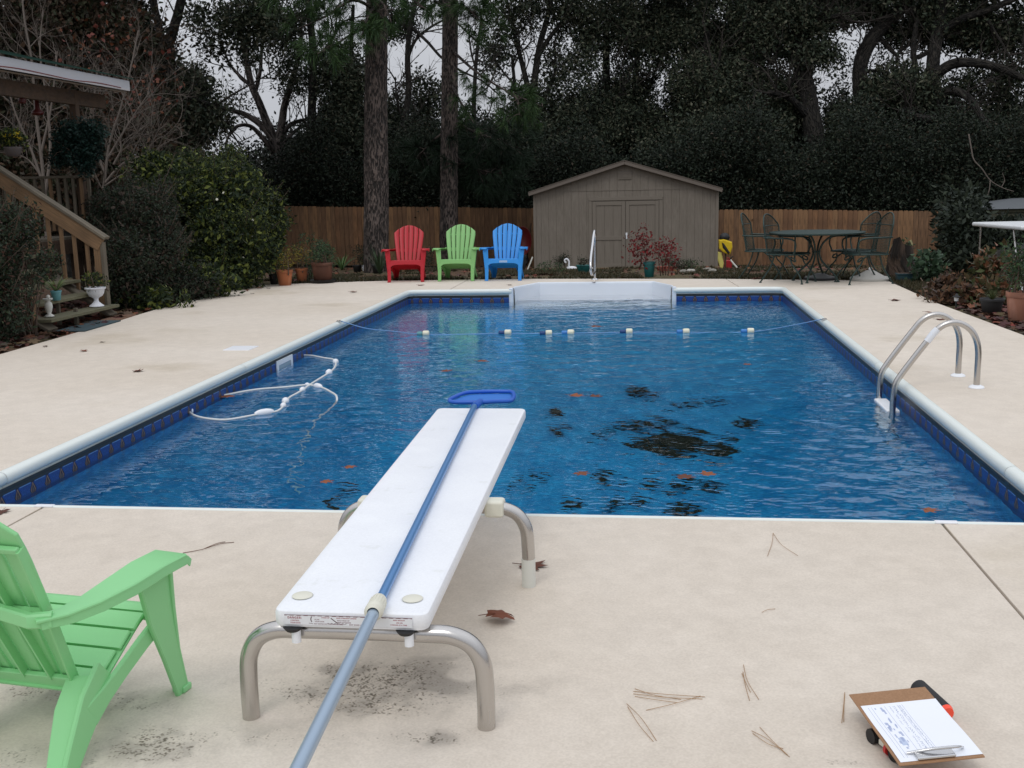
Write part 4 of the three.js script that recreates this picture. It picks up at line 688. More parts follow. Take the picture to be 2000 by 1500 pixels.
// ---------------------------------------------------------------- wooden fence in two runs, board by board
{
  const rr = rng(61), z = -29, topAt = (x) => 0.748 - 0.0252 * x;
  const v = [0.145, 0.138, 0.141].map((w) => prism([[-w / 2, 0], [w / 2, 0], [w / 2, 1.84], [w / 2 - 0.02, 1.87], [-w / 2 + 0.02, 1.87], [-w / 2, 1.84]], 0.018).translate(0, -1.87, -0.009));
  for (const [x0, x1, label] of [[-13.4, -2.75, 'brown board fence running behind the pine trunks to the shed'], [2.45, 9.75, 'brown board fence behind the patio table on the shed\'s far side']]) {
    const t = thing('wooden_fence', label, 'fence', [(x0 + x1) / 2, topAt((x0 + x1) / 2) - 1.87, z], 0, null); delete t.userData.group;
    const bay = Math.floor(rr() * 17);
    let i = 0;
    for (let x = x0; x < x1; x += 0.1475, i++) {
      const shadeK = vn(x * 0.5 + 40, 3, 4096, 2), k = Math.floor(clamp(shadeK * 3 + rr() * 2.6, 0, 4.99));
      const m = part('picket', v[i % 3], M.pickets[k], t); m.position.set(x - (x0 + x1) / 2, topAt(x) - topAt((x0 + x1) / 2) + 1.87 + (rr() - 0.5) * 0.014 + (Math.floor((i + bay) / 17) % 2) * 0.012, (rr() - 0.5) * 0.006); m.rotation.z = (rr() - 0.5) * 0.008;
    }
    for (const dy of [-0.35, -1.5]) part('fence_rail', beam([V(x0 - (x0 + x1) / 2, topAt(x0) - topAt((x0 + x1) / 2) + 1.87 + dy, -0.04), V(x1 - (x0 + x1) / 2, topAt(x1) - topAt((x0 + x1) / 2) + 1.87 + dy, -0.04)], 0.04, 0.09), M.woodDark, t);
    for (let x = x0 + 0.6; x < x1; x += 2.4) part('post', bx(x - (x0 + x1) / 2, topAt(x) - topAt((x0 + x1) / 2) + 0.75, -0.1, 0.09, 1.9, 0.09), M.woodDark, t);
  }
}

// ---------------------------------------------------------------- wooden stairs and porch
{
  const t = thing('wooden_stairs', 'weathered wooden stairs with open treads and a sloping handrail at the porch', 'stairs', [-6.3, 0, -7.25]);
  const z0 = -8.0, z1 = -6.47, n = 5;
  for (let k = 0; k < n; k++) {
    const x = -5.86 - k * 0.245, y = 0.155 + k * 0.16;
    part('tread', local(bx(x - 0.125, y - 0.02, (z0 + z1) / 2 + 0.0, 0.27, 0.038, z1 - z0 + 0.06, 0.006), t), M.treadMat, t);
  }
  for (const z of [z0 + 0.06, z1 - 0.06]) part('stringer', local(beam([V(-5.9, 0.02, z), V(-7.2, 0.88, z)], 0.04, 0.2, V(0, 0, 1)), t), M.woodGrey, t);
  const mid = part('support', local(bx(-5.98, 0.1, -7.2, 0.04, 0.2, 0.04), t), M.woodGrey, t);
  part('support', local(bx(-6.2, 0.2, -7.2, 0.04, 0.4, 0.04), t), M.woodGrey, t);
  const post = (x, z, h, name = 'post') => part(name, local(bx(x, h / 2, z, 0.09, h, 0.09, 0.006), t), M.wood, t);
  post(-6.05, z0, 0.985); post(-6.1, z1, 0.46);
  part('post_side', local(bx(-5.985, 0.47, z0 + 0.005, 0.038, 0.94, 0.085, 0.004), t), M.woodGrey, t);
  // handrail: face board and flat cap
  const ra = V(-5.985, 0.945, z0 + 0.035), rb = V(-7.55, 1.985, z0 + 0.035);
  part('handrail', local(beam([ra.clone().add(V(0, -0.03, 0)), rb.clone().add(V(0, -0.03, 0))], 0.038, 0.2, V(0, 1, 0), 0.1), t), M.wood, t);
  part('rail_cap', local(beam([ra.clone().add(V(0.06, 0.045, -0.03)), rb.clone().add(V(0, 0.085, -0.03))], 0.14, 0.036, V(0, 1, 0), 0.12), t), M.woodGrey, t);
  for (let k = 0; k < 8; k++) { const x = -6.2 - k * 0.165, yl = 0.06 + (-(x) - 5.95) * 0.66, yh = 0.89 + (-(x) - 5.985) * 0.664; part('baluster', local(bx(x, (yl + yh) / 2, z0 + 0.0, 0.04, yh - yl, 0.04, 0.004), t), M.wood, t); }
}
{
  const t = thing('porch', 'raised wooden porch with slatted railing under a green roof with white fascia', 'porch', [-9, 0, -8]);
  const fy = 0.95;
  for (let k = 0; k < 12; k++) part('floor_board', local(bx(-7.4 - k * 0.142, fy - 0.02, -7.6, 0.136, 0.036, 4.7), t), M.woodGrey, t);
  part('rim_joist', local(bx(-7.34, fy - 0.14, -7.6, 0.04, 0.2, 4.7), t), M.woodDark, t);
  part('rail_cap', local(bx(-8.75, 1.79, -10, 3.26, 0.036, 0.12, 0.005), t), M.woodGrey, t);
  part('under_rail', local(bx(-8.75, 1.06, -10, 3.2, 0.09, 0.036), t), M.woodDark, t);
  for (let k = 0; k < 25; k++) part('baluster', local(bx(-7.17 - k * 0.118, 1.4, -9.975, 0.042, 0.76, 0.036, 0.003), t), k % 4 === 1 ? M.wood : M.woodGrey, t);
  part('post', local(bx(-7.33, 1.5, -10.06, 0.1, 3.0, 0.1, 0.006), t), M.woodDark, t);
  part('post', local(bx(-7.33, 1.45, -5.4, 0.1, 2.9, 0.1, 0.006), t), M.woodDark, t);
  for (const z of [-9.9, -8.6, -5.6]) part('leg_post', local(bx(-7.42, 0.42, z, 0.12, 0.84, 0.12), t), M.woodDark, t);
  // roof: level eave along the pool side
  const ex = -7.0, z0 = -11.12, z1 = -3.5, pitch = 0.235;
  part('beam', local(bx(-7.33, 2.9, -7.3, 0.09, 0.2, 7.2), t), M.woodDark, t);
  const soff = part('soffit', local(beam([V(-7.02, 3.045, (z0 + z1) / 2), V(-10.5, 3.045 + 3.5 * pitch, (z0 + z1) / 2)], z1 - z0 - 0.06, 0.02), t), mat(C(112, 98, 84), 0.85), t);
  part('fascia', local(bx(ex, 3.14, (z0 + z1) / 2, 0.026, 0.15, z1 - z0, 0.004), t), mat(C(186, 187, 192), 0.7), t);
  part('fascia_lip', local(bx(ex + 0.006, 3.078, (z0 + z1) / 2 + 0.01, 0.022, 0.026, z1 - z0 - 0.03, 0.003), t), mat(C(196, 192, 194), 0.6), t);
  const rs = M.shingleGreen = mat(0xffffff, 0.92, { map: tex(256, 256, (u, v) => { const b = fbm(u, v, 64, 2, 171); return [22 + b * 22, 52 + b * 30, 44 + b * 26]; }, { rx: 2, ry: 2 }) });
  for (let k = 0; k < 6; k++) { const xa = ex + 0.05 - k * 0.6, xb = xa - 0.62; part('shingle_course', local(beam([V(xa, 3.235 + k * 0.6 * pitch + 0.012, (z0 + z1) / 2 - 0.02), V(xb, 3.235 + (k * 0.6 + 0.62) * pitch, (z0 + z1) / 2 - 0.02)], z1 - z0 + 0.08, 0.016), t), rs, t); }
  part('hanging_cord', local(tube(Array.from({ length: 12 }, (_, i) => V(ex + 0.02, 3.09 + 0.012 * Math.sin(i * 2.1), lerp(z0 + 0.3, z1, i / 11))), 0.006, 60, 5), t), mat(C(122, 52, 48), 0.7), t);
}
const hang = (name, label, px, pyTop, pyBot, z, build) => { const b = Z(px, pyBot, z), a = Z(px, pyTop, z), t = thing(name, label, name === 'hanging_basket' ? 'hanging plant' : 'bird feeder', [b.x, b.y, b.z], 0, null); delete t.userData.group; build(t, a.y - b.y); return t; };
hang('bird_feeder', 'red bird feeder hanging under the porch eave, the higher of two', 44, 158, 203, -8.8, (t, h) => { part('cord', cyl(0, h * 0.6, 0, 0.004, 0.004, h * 0.5, 6), M.dark, t); part('body', lathe([[0.001, 0], [0.045, 0.01], [0.05, 0.06], [0.03, 0.1], [0.028, h * 0.6], [0.035, h * 0.66], [0.001, h * 0.7]], 14), phys(C(70, 20, 18), 0.45), t); });
hang('bird_feeder', 'red bird feeder with a wide base hanging lower beside the porch post', 74, 170, 226, -9.4, (t, h) => { part('cord', cyl(0, h * 0.55, 0, 0.004, 0.004, h * 0.5, 6), M.dark, t); part('body', lathe([[0.001, 0], [0.075, 0.012], [0.08, 0.05], [0.035, 0.09], [0.03, h * 0.58], [0.001, h * 0.62]], 14), phys(C(78, 20, 18), 0.45), t); });

// ---------------------------------------------------------------- patio table and four mesh chairs
{
  const c = G(1607, 549), t = thing('patio_table', 'round dark green metal patio table on four curved legs', 'table', [3.36, 0, -11.95]);
  part('tabletop', lathe([[0.001, 0.728], [0.6, 0.728], [0.675, 0.722], [0.7, 0.728], [0.708, 0.742], [0.7, 0.752], [0.001, 0.75]], 48), M.ironGreen, t);
  for (let k = 0; k < 4; k++) { const a = 0.5 + k * Math.PI / 2, f = (r, y) => V(Math.cos(a) * r, y, Math.sin(a) * r); const l = part('leg', tube([f(0.36, 0.722), f(0.22, 0.68), f(0.1, 0.58), f(0.05, 0.45), f(0.08, 0.33), f(0.2, 0.2), f(0.3, 0.1), f(0.35, 0.015)], 0.015, 36, 8), M.ironGreen, t); part('foot_pad', cyl(Math.cos(a) * 0.35, 0, Math.sin(a) * 0.35, 0.03, 0.018, 0.02, 12), M.ironGreen, l); }
  part('hub_ring', new THREE.TorusGeometry(0.055, 0.012, 8, 20).rotateX(Math.PI / 2).translate(0, 0.45, 0), M.ironGreen, t);
  for (const y of [0.725]) for (let k = 0; k < 3; k++) part('brace', cyl(Math.cos(k * 2.1 + 0.4) * 0.44, 0.36, Math.sin(k * 2.1 + 0.4) * 0.44, 0.012, 0.012, 0.365, 8), M.ironGreen, t);
}
function meshChair(label, pos, turn) {
  const t = thing('mesh_chair', label, 'chair', pos, turn), m = M.ironGreen, wire = (pts, r, s = 24) => tube(pts.map((p) => V(...p)), r, s, 6);
  // seat faces +z
  const back = (u, v) => V(u, 0.43 + v * 0.99, -0.21 - v * 0.17 - 0.05 * (1 - (u / 0.27) ** 2) * Math.sin(v * 3));
  const H = 0.6, topV = (u) => H - 0.17 * Math.pow(Math.abs(u) / 0.27, 2.2);
  const fr = []; for (let i = 0; i <= 5; i++) fr.push(back(-0.27, (i / 5) * topV(0.27))); for (let i = 1; i < 12; i++) { const u = lerp(-0.27, 0.27, i / 12); fr.push(back(u, topV(u))); } for (let i = 5; i >= 0; i--) fr.push(back(0.27, (i / 5) * topV(0.27)));
  part('back_frame', tube(fr, 0.0105, 70, 7), m, t);
  const net = []; const bar = (a, b, r = 0.0022) => { const L = a.distanceTo(b); net.push(new THREE.CylinderGeometry(r, r, L, 3, 1, true).applyQuaternion(new THREE.Quaternion().setFromUnitVectors(V(0, 1, 0), b.clone().sub(a).normalize())).translate((a.x + b.x) / 2, (a.y + b.y) / 2, (a.z + b.z) / 2)); };
  for (let i = 1; i < 24; i++) { const u = lerp(-0.27, 0.27, i / 24), tv = topV(u); for (let k = 0; k < 3; k++) bar(back(u, tv * k / 3), back(u, tv * (k + 1) / 3)); }
  for (let i = 1; i < 24; i++) { const v = i * 0.025, w = v < topV(0.27) ? 0.27 : 0.27 * Math.pow((H - v) / 0.17, 1 / 2.2); for (let k = 0; k < 4; k++) bar(back(lerp(-w, w, k / 4), v), back(lerp(-w, w, (k + 1) / 4), v)); }
  part('back_mesh', net.splice(0), m, t);
  part('back_bar', wire([[-0.265, 0.85, -0.285], [0, 0.85, -0.315], [0.265, 0.85, -0.285]], 0.008), m, t);
  for (let i = 0; i <= 20; i++) { const u = lerp(-0.26, 0.26, i / 20); bar(V(u, 0.435, 0.25), V(u, 0.425, -0.21)); } for (let i = 0; i <= 18; i++) { const z = lerp(0.25, -0.21, i / 18); bar(V(-0.26, 0.43, z), V(0.26, 0.43, z)); }
  part('seat_mesh', net.splice(0), m, t);
  part('seat_frame', tube([[-0.27, -0.22], [-0.275, 0], [-0.26, 0.2], [-0.18, 0.275], [0, 0.285], [0.18, 0.275], [0.26, 0.2], [0.275, 0], [0.27, -0.22]].map(([x, z]) => V(x, 0.432, z)), 0.011, 50, 7, true), m, t);
  for (const s of [-1, 1]) {
    part('armrest', wire([[s * 0.27, 0.68, -0.28], [s * 0.29, 0.675, -0.1], [s * 0.3, 0.67, 0.12], [s * 0.3, 0.64, 0.22], [s * 0.295, 0.56, 0.24], [s * 0.275, 0.44, 0.2]], 0.013), m, t);
    const f = part('leg', wire([[s * 0.2, 0.42, 0.05], [s * 0.21, 0.34, 0.17], [s * 0.23, 0.33, 0.22], [s * 0.24, 0.37, 0.2], [s * 0.235, 0.39, 0.14], [s * 0.23, 0.3, 0.16], [s * 0.25, 0.18, 0.26], [s * 0.265, 0.06, 0.33], [s * 0.265, 0.012, 0.34]], 0.0115, 40), m, t);
    part('foot_pad', cyl(s * 0.265, 0, 0.34, 0.022, 0.016, 0.018, 10), m, f);
    const b = part('leg', wire([[s * 0.22, 0.42, -0.12], [s * 0.23, 0.25, -0.17], [s * 0.25, 0.1, -0.26], [s * 0.26, 0.012, -0.32]], 0.0115), m, t);
    part('foot_pad', cyl(s * 0.26, 0, -0.32, 0.022, 0.016, 0.018, 10), m, b);
  }
  return t;
}
meshChair('dark green mesh patio chair standing outermost behind the table, half on the grass', [2.66, -0.005, -12.75], 1.25);
meshChair('dark green mesh patio chair with its back to the pool, beside the outermost chair', [2.93, 0, -11.86], 1.05);
meshChair('dark green mesh patio chair on the stump side, pulled close to the grey cone', [4.02, 0, -11.62], -1.35);
meshChair('dark green mesh patio chair mostly hidden behind the one by the grey cone', [3.98, 0, -12.35], -2.3);
{
  const s = 17, base = (name, label, px, py, r, h, k) => { const p = G(px, py), t = thing(name, label, 'umbrella base', [p.x, 0, p.z]); part('disc', lathe([[0.001, h], [0.05, h], [0.08, h * 0.9], [r * 0.7, h * 0.42], [r * 0.97, 0.045], [r, 0.025], [r * 0.98, 0]], 36), mat(C(...k), 0.8), t); return t; };
  const a = base('umbrella_base', 'low grey domed disc on the deck under the patio table', 1602, 546, 0.24, 0.1, [104, 104, 104]); part('rim', lathe([[0.23, 0], [0.252, 0.01], [0.252, 0.03], [0.235, 0.035]], 36), M.dark, a);
  const b = base('umbrella_base', 'pale grey cone-shaped base with a white knob beside the stump', 1699, 547, 0.3, 0.15, [176, 174, 168]); part('knob', new THREE.SphereGeometry(0.03, 14, 10).translate(0, 0.17, 0), M.white, b);
}

// ---------------------------------------------------------------- pots, planters and oddments
const potShape = (r, h, lip = 0.12, taper = 0.72) => lathe([[0.001, 0], [r * taper, 0], [r * 0.93, h * (1 - lip * 1.6)], [r * 0.94, h * (1 - lip * 1.55)], [r, h * (1 - lip * 1.5)], [r * 1.02, h], [r * 0.92, h], [r * 0.9, h * 0.9], [0.001, h * 0.88]], 30);
function pot(name, label, p, r, h, m, cat = 'flower pot', opt = {}) {
  const t = thing(name, label, cat, [p.x, p.y, p.z]); part('vessel', potShape(r, h, opt.lip, opt.taper), m, t);
  part('soil', new THREE.CircleGeometry(r * 0.9, 20).rotateX(-Math.PI / 2).translate(0, h * 0.89, 0), M.soil, t);
  return t;
}
const potA = pot('terracotta_pot', 'larger plain terracotta pot at the deck edge, in front of the black pot', G(557, 557), 0.135, 0.25, M.terra);
const potB = pot('terracotta_pot', 'smaller terracotta pot between the larger one and the stained tub', G(590, 551), 0.105, 0.235, M.terra);
const potC = pot('planter_tub', 'big terracotta tub with dark stains standing in a black saucer', G(631, 552).add(V(0, 0.05, 0)), 0.18, 0.29, terra(92, 58, 44, 90), 'flower pot', { taper: 0.84 });
part('saucer', lathe([[0.001, -0.05], [0.19, -0.05], [0.22, -0.005], [0.225, 0.0], [0.19, -0.03], [0.001, -0.03]], 30), M.black, potC);
const potD = pot('black_pot', 'black nursery pot tucked behind the larger terracotta pot', G(536, 555), 0.085, 0.17, M.black);
const potE = pot('white_pot', 'small white pot standing before the pine trunk', T(712, 529), 0.075, 0.15, M.urn);
const potF = pot('black_pot', 'wide black pot at the pine foot beside the white pot', T(698, 531), 0.12, 0.17, M.black);
const potG = pot('black_pot', 'black pot in the shade between the pine foot and red chair', T(738, 534), 0.14, 0.2, M.black);
const potH = pot('terracotta_pot', 'terracotta bowl half hidden under the camellia and dark shrub', G(336, 586).setY(-0.02), 0.15, 0.16, M.terra2, 'flower pot', { taper: 0.8 });
const potI = pot('teal_pot', 'teal pot holding the red-leaved plant in front of the shed doors', T(1268, 541), 0.1, 0.25, M.teal);
const potJ = pot('terracotta_pot', 'large pale terracotta pot in the leaf bed, cut by the picture side', G(1990, 626), 0.145, 0.31, M.terraPale);
const potK = pot('black_pot', 'wide dark plastic pot with grass in the leaf bed beside the large pale pot', G(1936, 612), 0.13, 0.17, M.dark);
const tealStep = pot('blue_pot', 'small blue-grey pot with a spiky plant on the second stair tread', V(-6.08, 0.316, -6.98), 0.062, 0.115, M.tealPale);
{
  const p = V(-5.99, 0.157, -7.72), t = thing('white_urn', 'white fluted pedestal urn with a green plant on the lowest stair tread', 'urn', [p.x, p.y, p.z]);
  part('bowl', lathe([[0.001, 0.1], [0.03, 0.105], [0.075, 0.13], [0.1, 0.165], [0.108, 0.21], [0.122, 0.218], [0.128, 0.235], [0.118, 0.245], [0.104, 0.236], [0.001, 0.22]], 32), M.urn, t);
  part('pedestal', lathe([[0.001, 0], [0.088, 0], [0.09, 0.012], [0.06, 0.035], [0.034, 0.06], [0.027, 0.085], [0.034, 0.107], [0.001, 0.11]], 28), M.urn, t);
  for (let k = 0; k < 20; k++) part('flute', bx(0, 0, 0, 0.007, 0.072, 0.011, 0.003).rotateZ(-0.4).translate(0.0925, 0.168, 0).rotateY((k / 20) * 6.283), M.urn, t);
}
{
  const p = G(70, 629, 0.16), t = thing('garden_figure', 'small white birdbath-like figure at the stair post', 'garden ornament', [-6.0, 0.157, -6.66]);
  part('body', lathe([[0.001, 0], [0.055, 0], [0.052, 0.016], [0.02, 0.04], [0.034, 0.07], [0.045, 0.12], [0.04, 0.16], [0.018, 0.185], [0.05, 0.2], [0.058, 0.214], [0.001, 0.212]], 20), mat(C(206, 206, 200), 0.7), t);
  part('head', new THREE.SphereGeometry(0.022, 12, 10).translate(0.01, 0.235, 0.005), mat(C(206, 206, 200), 0.7), t);
}
solo('door_mat', bx(0, 0.008, 0, 0.36, 0.014, 0.95, 0.004), mat(C(60, 78, 84), 0.95, { bumpMap: M.concreteBump, bumpScale: 0.006 }), 'blue-grey mat on the leaf bed at the stair foot', 'mat', { pos: [-5.72, 0.0, -7.0], turn: 0.05 });
solo('stepping_stone', bx(0, 0.004, 0, 0.24, 0.022, 0.62, 0.006), mat(C(112, 84, 66), 0.9), 'flat reddish paving stone beside the mat below the white urn', 'paving stone', { pos: [-5.76, 0.0, -7.78], turn: 0.1 });
// stump
{
  const p = onGround(G(1759, 541)), t = thing('tree_stump', 'rotten dark tree stump with a jagged broken top beside the deck', 'tree stump', [p.x, p.y, p.z]), r = rng(17), n = 22, rings = [];
  for (const h of [-0.05, 0.06, 0.2, 0.36, 0.47]) rings.push(Array.from({ length: n }, (_, k) => { const a = (k / n) * 6.283, rad = (0.2 - 0.03 * h + 0.06 * Math.exp(-h * 9)) * (1 + 0.14 * (vn(k * 0.7 + 20, h * 3 + 20, 4096, 3) - 0.5) * 2), top = h > 0.46 ? 0.1 * (vn(k * 0.45 + 50, 9, 4096, 6) - 0.35) * 2 + (k > 10 && k < 14 ? -0.2 : 0) + (k > 6 && k < 10 ? 0.1 : 0) : 0; return V(Math.cos(a) * rad, h + top, Math.sin(a) * rad); }));
  rings.push(rings[4].map((q) => V(q.x * 0.8, q.y - 0.05, q.z * 0.8)), rings[4].map((q) => V(q.x * 0.3, 0.3, q.z * 0.3)));
  part('trunk', loft(rings, true, 0.5), M.stumpBark = mat(0xffffff, 0.95, barkTex(70, 56, 46, 97, 10)), t); part('heartwood', loft([rings[4].map((q) => V(q.x * 0.97, q.y + 0.004, q.z * 0.97)), rings[4].map((q) => V(q.x * 0.84, q.y - 0.02, q.z * 0.84))], false), mat(C(132, 124, 90), 0.9), t);
  const tp = onGround(G(1771, 549)), tr = thing('planter_trough', 'low teal rectangular trough in front of the stump', 'planter', [tp.x, tp.y, tp.z], -0.06);
  part('trough', merge([bx(0, 0.055, 0, 0.31, 0.11, 0.15, 0.012), bx(0, 0.108, 0, 0.33, 0.02, 0.17, 0.006)]), phys(C(22, 58, 66), 0.55), tr); part('soil', bx(0, 0.117, 0, 0.28, 0.008, 0.13), M.soil, tr);
}
// things round the shed
{
  const p = T(1416, 524), t = thing('rain_jacket', 'yellow jacket with black hood slung over a stake beside the shed', 'jacket', [p.x, p.y, p.z]), s = 2087 / 26;
  const yl = mat(C(212, 180, 22), 0.7), sh = (pts, d) => prism(pts.map(([x, y]) => [(x - 1416) / s, (524 - y) / s]), d, 0.03);
  part('body', sh([[1403, 470], [1412, 468], [1427, 474], [1428, 484], [1424, 497], [1418, 496], [1410, 492], [1404, 486]], 0.24), yl, t);
  part('sleeve', sh([[1402, 492], [1409, 494], [1413, 514], [1411, 526], [1406, 522], [1402, 508]], 0.16), mat(C(206, 196, 108), 0.7), t);
  part('stripe', sh([[1408, 474], [1412, 476], [1424, 494], [1420, 496], [1410, 484]], 0.07).translate(0, 0, 0.2), M.black, t);
  part('hood', new THREE.SphereGeometry(0.12, 16, 12).scale(1, 0.9, 0.9).translate(-0.03, 0.73, 0.12), M.black, t); part('stake', cyl(0, 0, 0.1, 0.02, 0.02, 0.75, 10), M.woodDark, t);
  const c = T(1419, 522), g = thing('fuel_can', 'red fuel can below the yellow jacket beside the shed', 'fuel can', [c.x, c.y, c.z + 0.5]); part('can', new RoundedBoxGeometry(0.18, 0.22, 0.14, 3, 0.03).translate(0, 0.11, 0), phys(C(150, 22, 30), 0.45), g); part('spout', tube([V(0.04, 0.2, 0), V(0.07, 0.27, 0), V(0.12, 0.3, 0)], 0.016, 10, 8), M.black, g); part('handle', tube([V(-0.06, 0.21, 0), V(-0.05, 0.26, 0), V(0.02, 0.26, 0), V(0.03, 0.21, 0)], 0.01, 14, 6), phys(C(150, 22, 30), 0.45), g);
  const w0 = T(1440, 524), w1 = V(w0.x - 0.16, w0.y + 0.2, w0.z - 0.02); solo('white_stick', tube([w0.clone().add(V(0, 0.01, 0)), w0.clone().lerp(w1, 0.5), w1], 0.02, 8, 8), M.offwhite, 'short white stick leaning on the red fuel can', 'stick');
  const b = T(1447, 514), bag = thing('black_bag', 'slumped black bag with a white tag on the grass beside the yellow jacket', 'bag', [b.x, b.y, b.z]); const sg = new THREE.SphereGeometry(0.26, 24, 16); { const q = sg.attributes.position; for (let i = 0; i < q.count; i++) { const k = 1 + 0.35 * (vn(q.getX(i) * 9 + 50, q.getY(i) * 9 + q.getZ(i) * 7 + 50, 4096, 5) - 0.5); q.setXYZ(i, q.getX(i) * k * 1.05, q.getY(i) * k * 0.62 + 0.12, q.getZ(i) * k * 0.7); } sg.computeVertexNormals(); } part('sack', sg, M.black, bag); part('tag', bx(0.17, 0.22, 0.15, 0.13, 0.04, 0.02, 0.005).rotateZ(-0.1), M.white, bag);
}
{
  const p = T(1018, 522), t = thing('wheelbarrow', 'dark red wheelbarrow tipped up against the shed behind the blue chair', 'wheelbarrow', [p.x, p.y, p.z - 0.6]);
  const tub = lathe([[0.001, 0], [0.16, 0.0], [0.3, 0.16], [0.31, 0.17], [0.29, 0.17], [0.15, 0.02], [0.001, 0.02]], 24).scale(0.9, 1, 1.4); part('tub', tub.rotateX(Math.PI / 2 - 0.15).translate(0, 0.72, 0), phys(C(110, 26, 28), 0.5), t);
  for (const s of [-1, 1]) part('handle', tube([V(s * 0.1, 0.05, 0.1), V(s * 0.16, 0.6, 0.02), V(s * 0.24, 1.25, -0.1)], 0.02, 12, 8), M.woodDark, t);
  part('wheel', new THREE.TorusGeometry(0.14, 0.045, 10, 22).rotateY(0.3).translate(0, 0.17, 0.16), M.black, t);
  const s0 = T(1030, 528), s1 = s0.clone().add(V(0.13, 0.32, -0.05)); solo('white_stick', tube([s0, s0.clone().lerp(s1, 0.5), s1], 0.018, 8, 8), M.offwhite, 'white stake leaning at the shed corner by the wheelbarrow', 'stick');
  const bn = T(1026, 529); pot('grey_bucket', 'dark grey bucket at the shed corner behind the blue chair', bn.add(V(-0.12, 0, -0.2)), 0.13, 0.36, M.dark, 'bucket');
}
{
  const p = T(1110, 527), t = thing('swan_planter', 'white swan-necked planter among small plants before the shed', 'planter', [p.x, p.y, p.z]);
  part('neck', tube([V(0.0, 0.04, 0), V(0.02, 0.14, 0.0), V(0.01, 0.22, 0), V(-0.04, 0.265, 0), V(-0.085, 0.235, 0), V(-0.075, 0.19, 0), V(-0.05, 0.175, 0)], 0.022, 40, 10), M.urn, t);
  part('body', new THREE.SphereGeometry(0.1, 20, 14).scale(1.3, 0.5, 0.8).translate(0.08, 0.04, 0), M.urn, t);
  const q = T(1140, 533), tr = thing('planter_trough', 'teal oval planter beside the white swan in front of the shed', 'planter', [q.x, q.y, q.z]);
  part('trough', lathe([[0.001, 0], [0.1, 0], [0.135, 0.13], [0.145, 0.14], [0.145, 0.165], [0.12, 0.165], [0.001, 0.14]], 28).scale(1.05, 1, 0.75), M.teal, tr); part('soil', new THREE.CircleGeometry(0.12, 20).rotateX(-Math.PI / 2).translate(0, 0.15, 0), M.soil, tr);
  const w = T(1147, 532); solo('white_ornament', tube([V(0, 0, 0), V(0.015, 0.06, 0), V(0.05, 0.1, 0), V(0.075, 0.085, 0)], 0.014, 16, 8), M.urn, 'small white curved ornament at the teal planter\'s corner', 'garden ornament', { pos: [w.x + 0.05, w.y, w.z + 0.1] });
  const e = T(1300, 529); solo('edging_block', bx(0, 0.05, 0, 0.36, 0.1, 0.14, 0.012), mat(C(122, 66, 52), 0.9), 'reddish edging block beside the red-leaved plant at the shed', 'edging block', { pos: [e.x, e.y, e.z] });
  [[1350, 531, 'pale stone in front of the shed\'s plain right wall'], [1381, 528, 'white stone near the shed corner'], [1392, 531, 'grey stone at the shed corner below the yellow jacket'], [1336, 533, 'flat pale stone beside the dark plant at the shed']].forEach(([x, y, l], i) => { const s = T(x, y), g = new THREE.IcosahedronGeometry(0.07, 2); const q2 = g.attributes.position; for (let k = 0; k < q2.count; k++) { const f = 1 + 0.4 * (vn(q2.getX(k) * 20 + 90 + i * 7, q2.getY(k) * 20 + q2.getZ(k) * 16 + 90, 4096, 2) - 0.5); q2.setXYZ(k, q2.getX(k) * f * 1.3, q2.getY(k) * f * 0.6, q2.getZ(k) * f); } g.computeVertexNormals(); solo('stone', g, mat(C(168 - i * 14, 164 - i * 14, 156 - i * 14), 0.9), l.replace('right ', ''), 'stone', { pos: [s.x, s.y + 0.02, s.z] }); });
}
{
  const p = onGround(G(1867, 601)), t = thing('solar_light', 'small black and silver solar garden light at the leaf bed edge', 'garden light', [p.x, p.y, p.z]);
  part('stake', cyl(0, 0, 0, 0.008, 0.01, 0.08, 8), M.black, t); part('lens', cyl(0, 0.08, 0, 0.022, 0.028, 0.05, 16), phys(C(190, 194, 196), 0.2), t); part('cap', lathe([[0.001, 0.17], [0.012, 0.165], [0.02, 0.145], [0.042, 0.135], [0.044, 0.125], [0.001, 0.125]], 18), M.black, t);
}
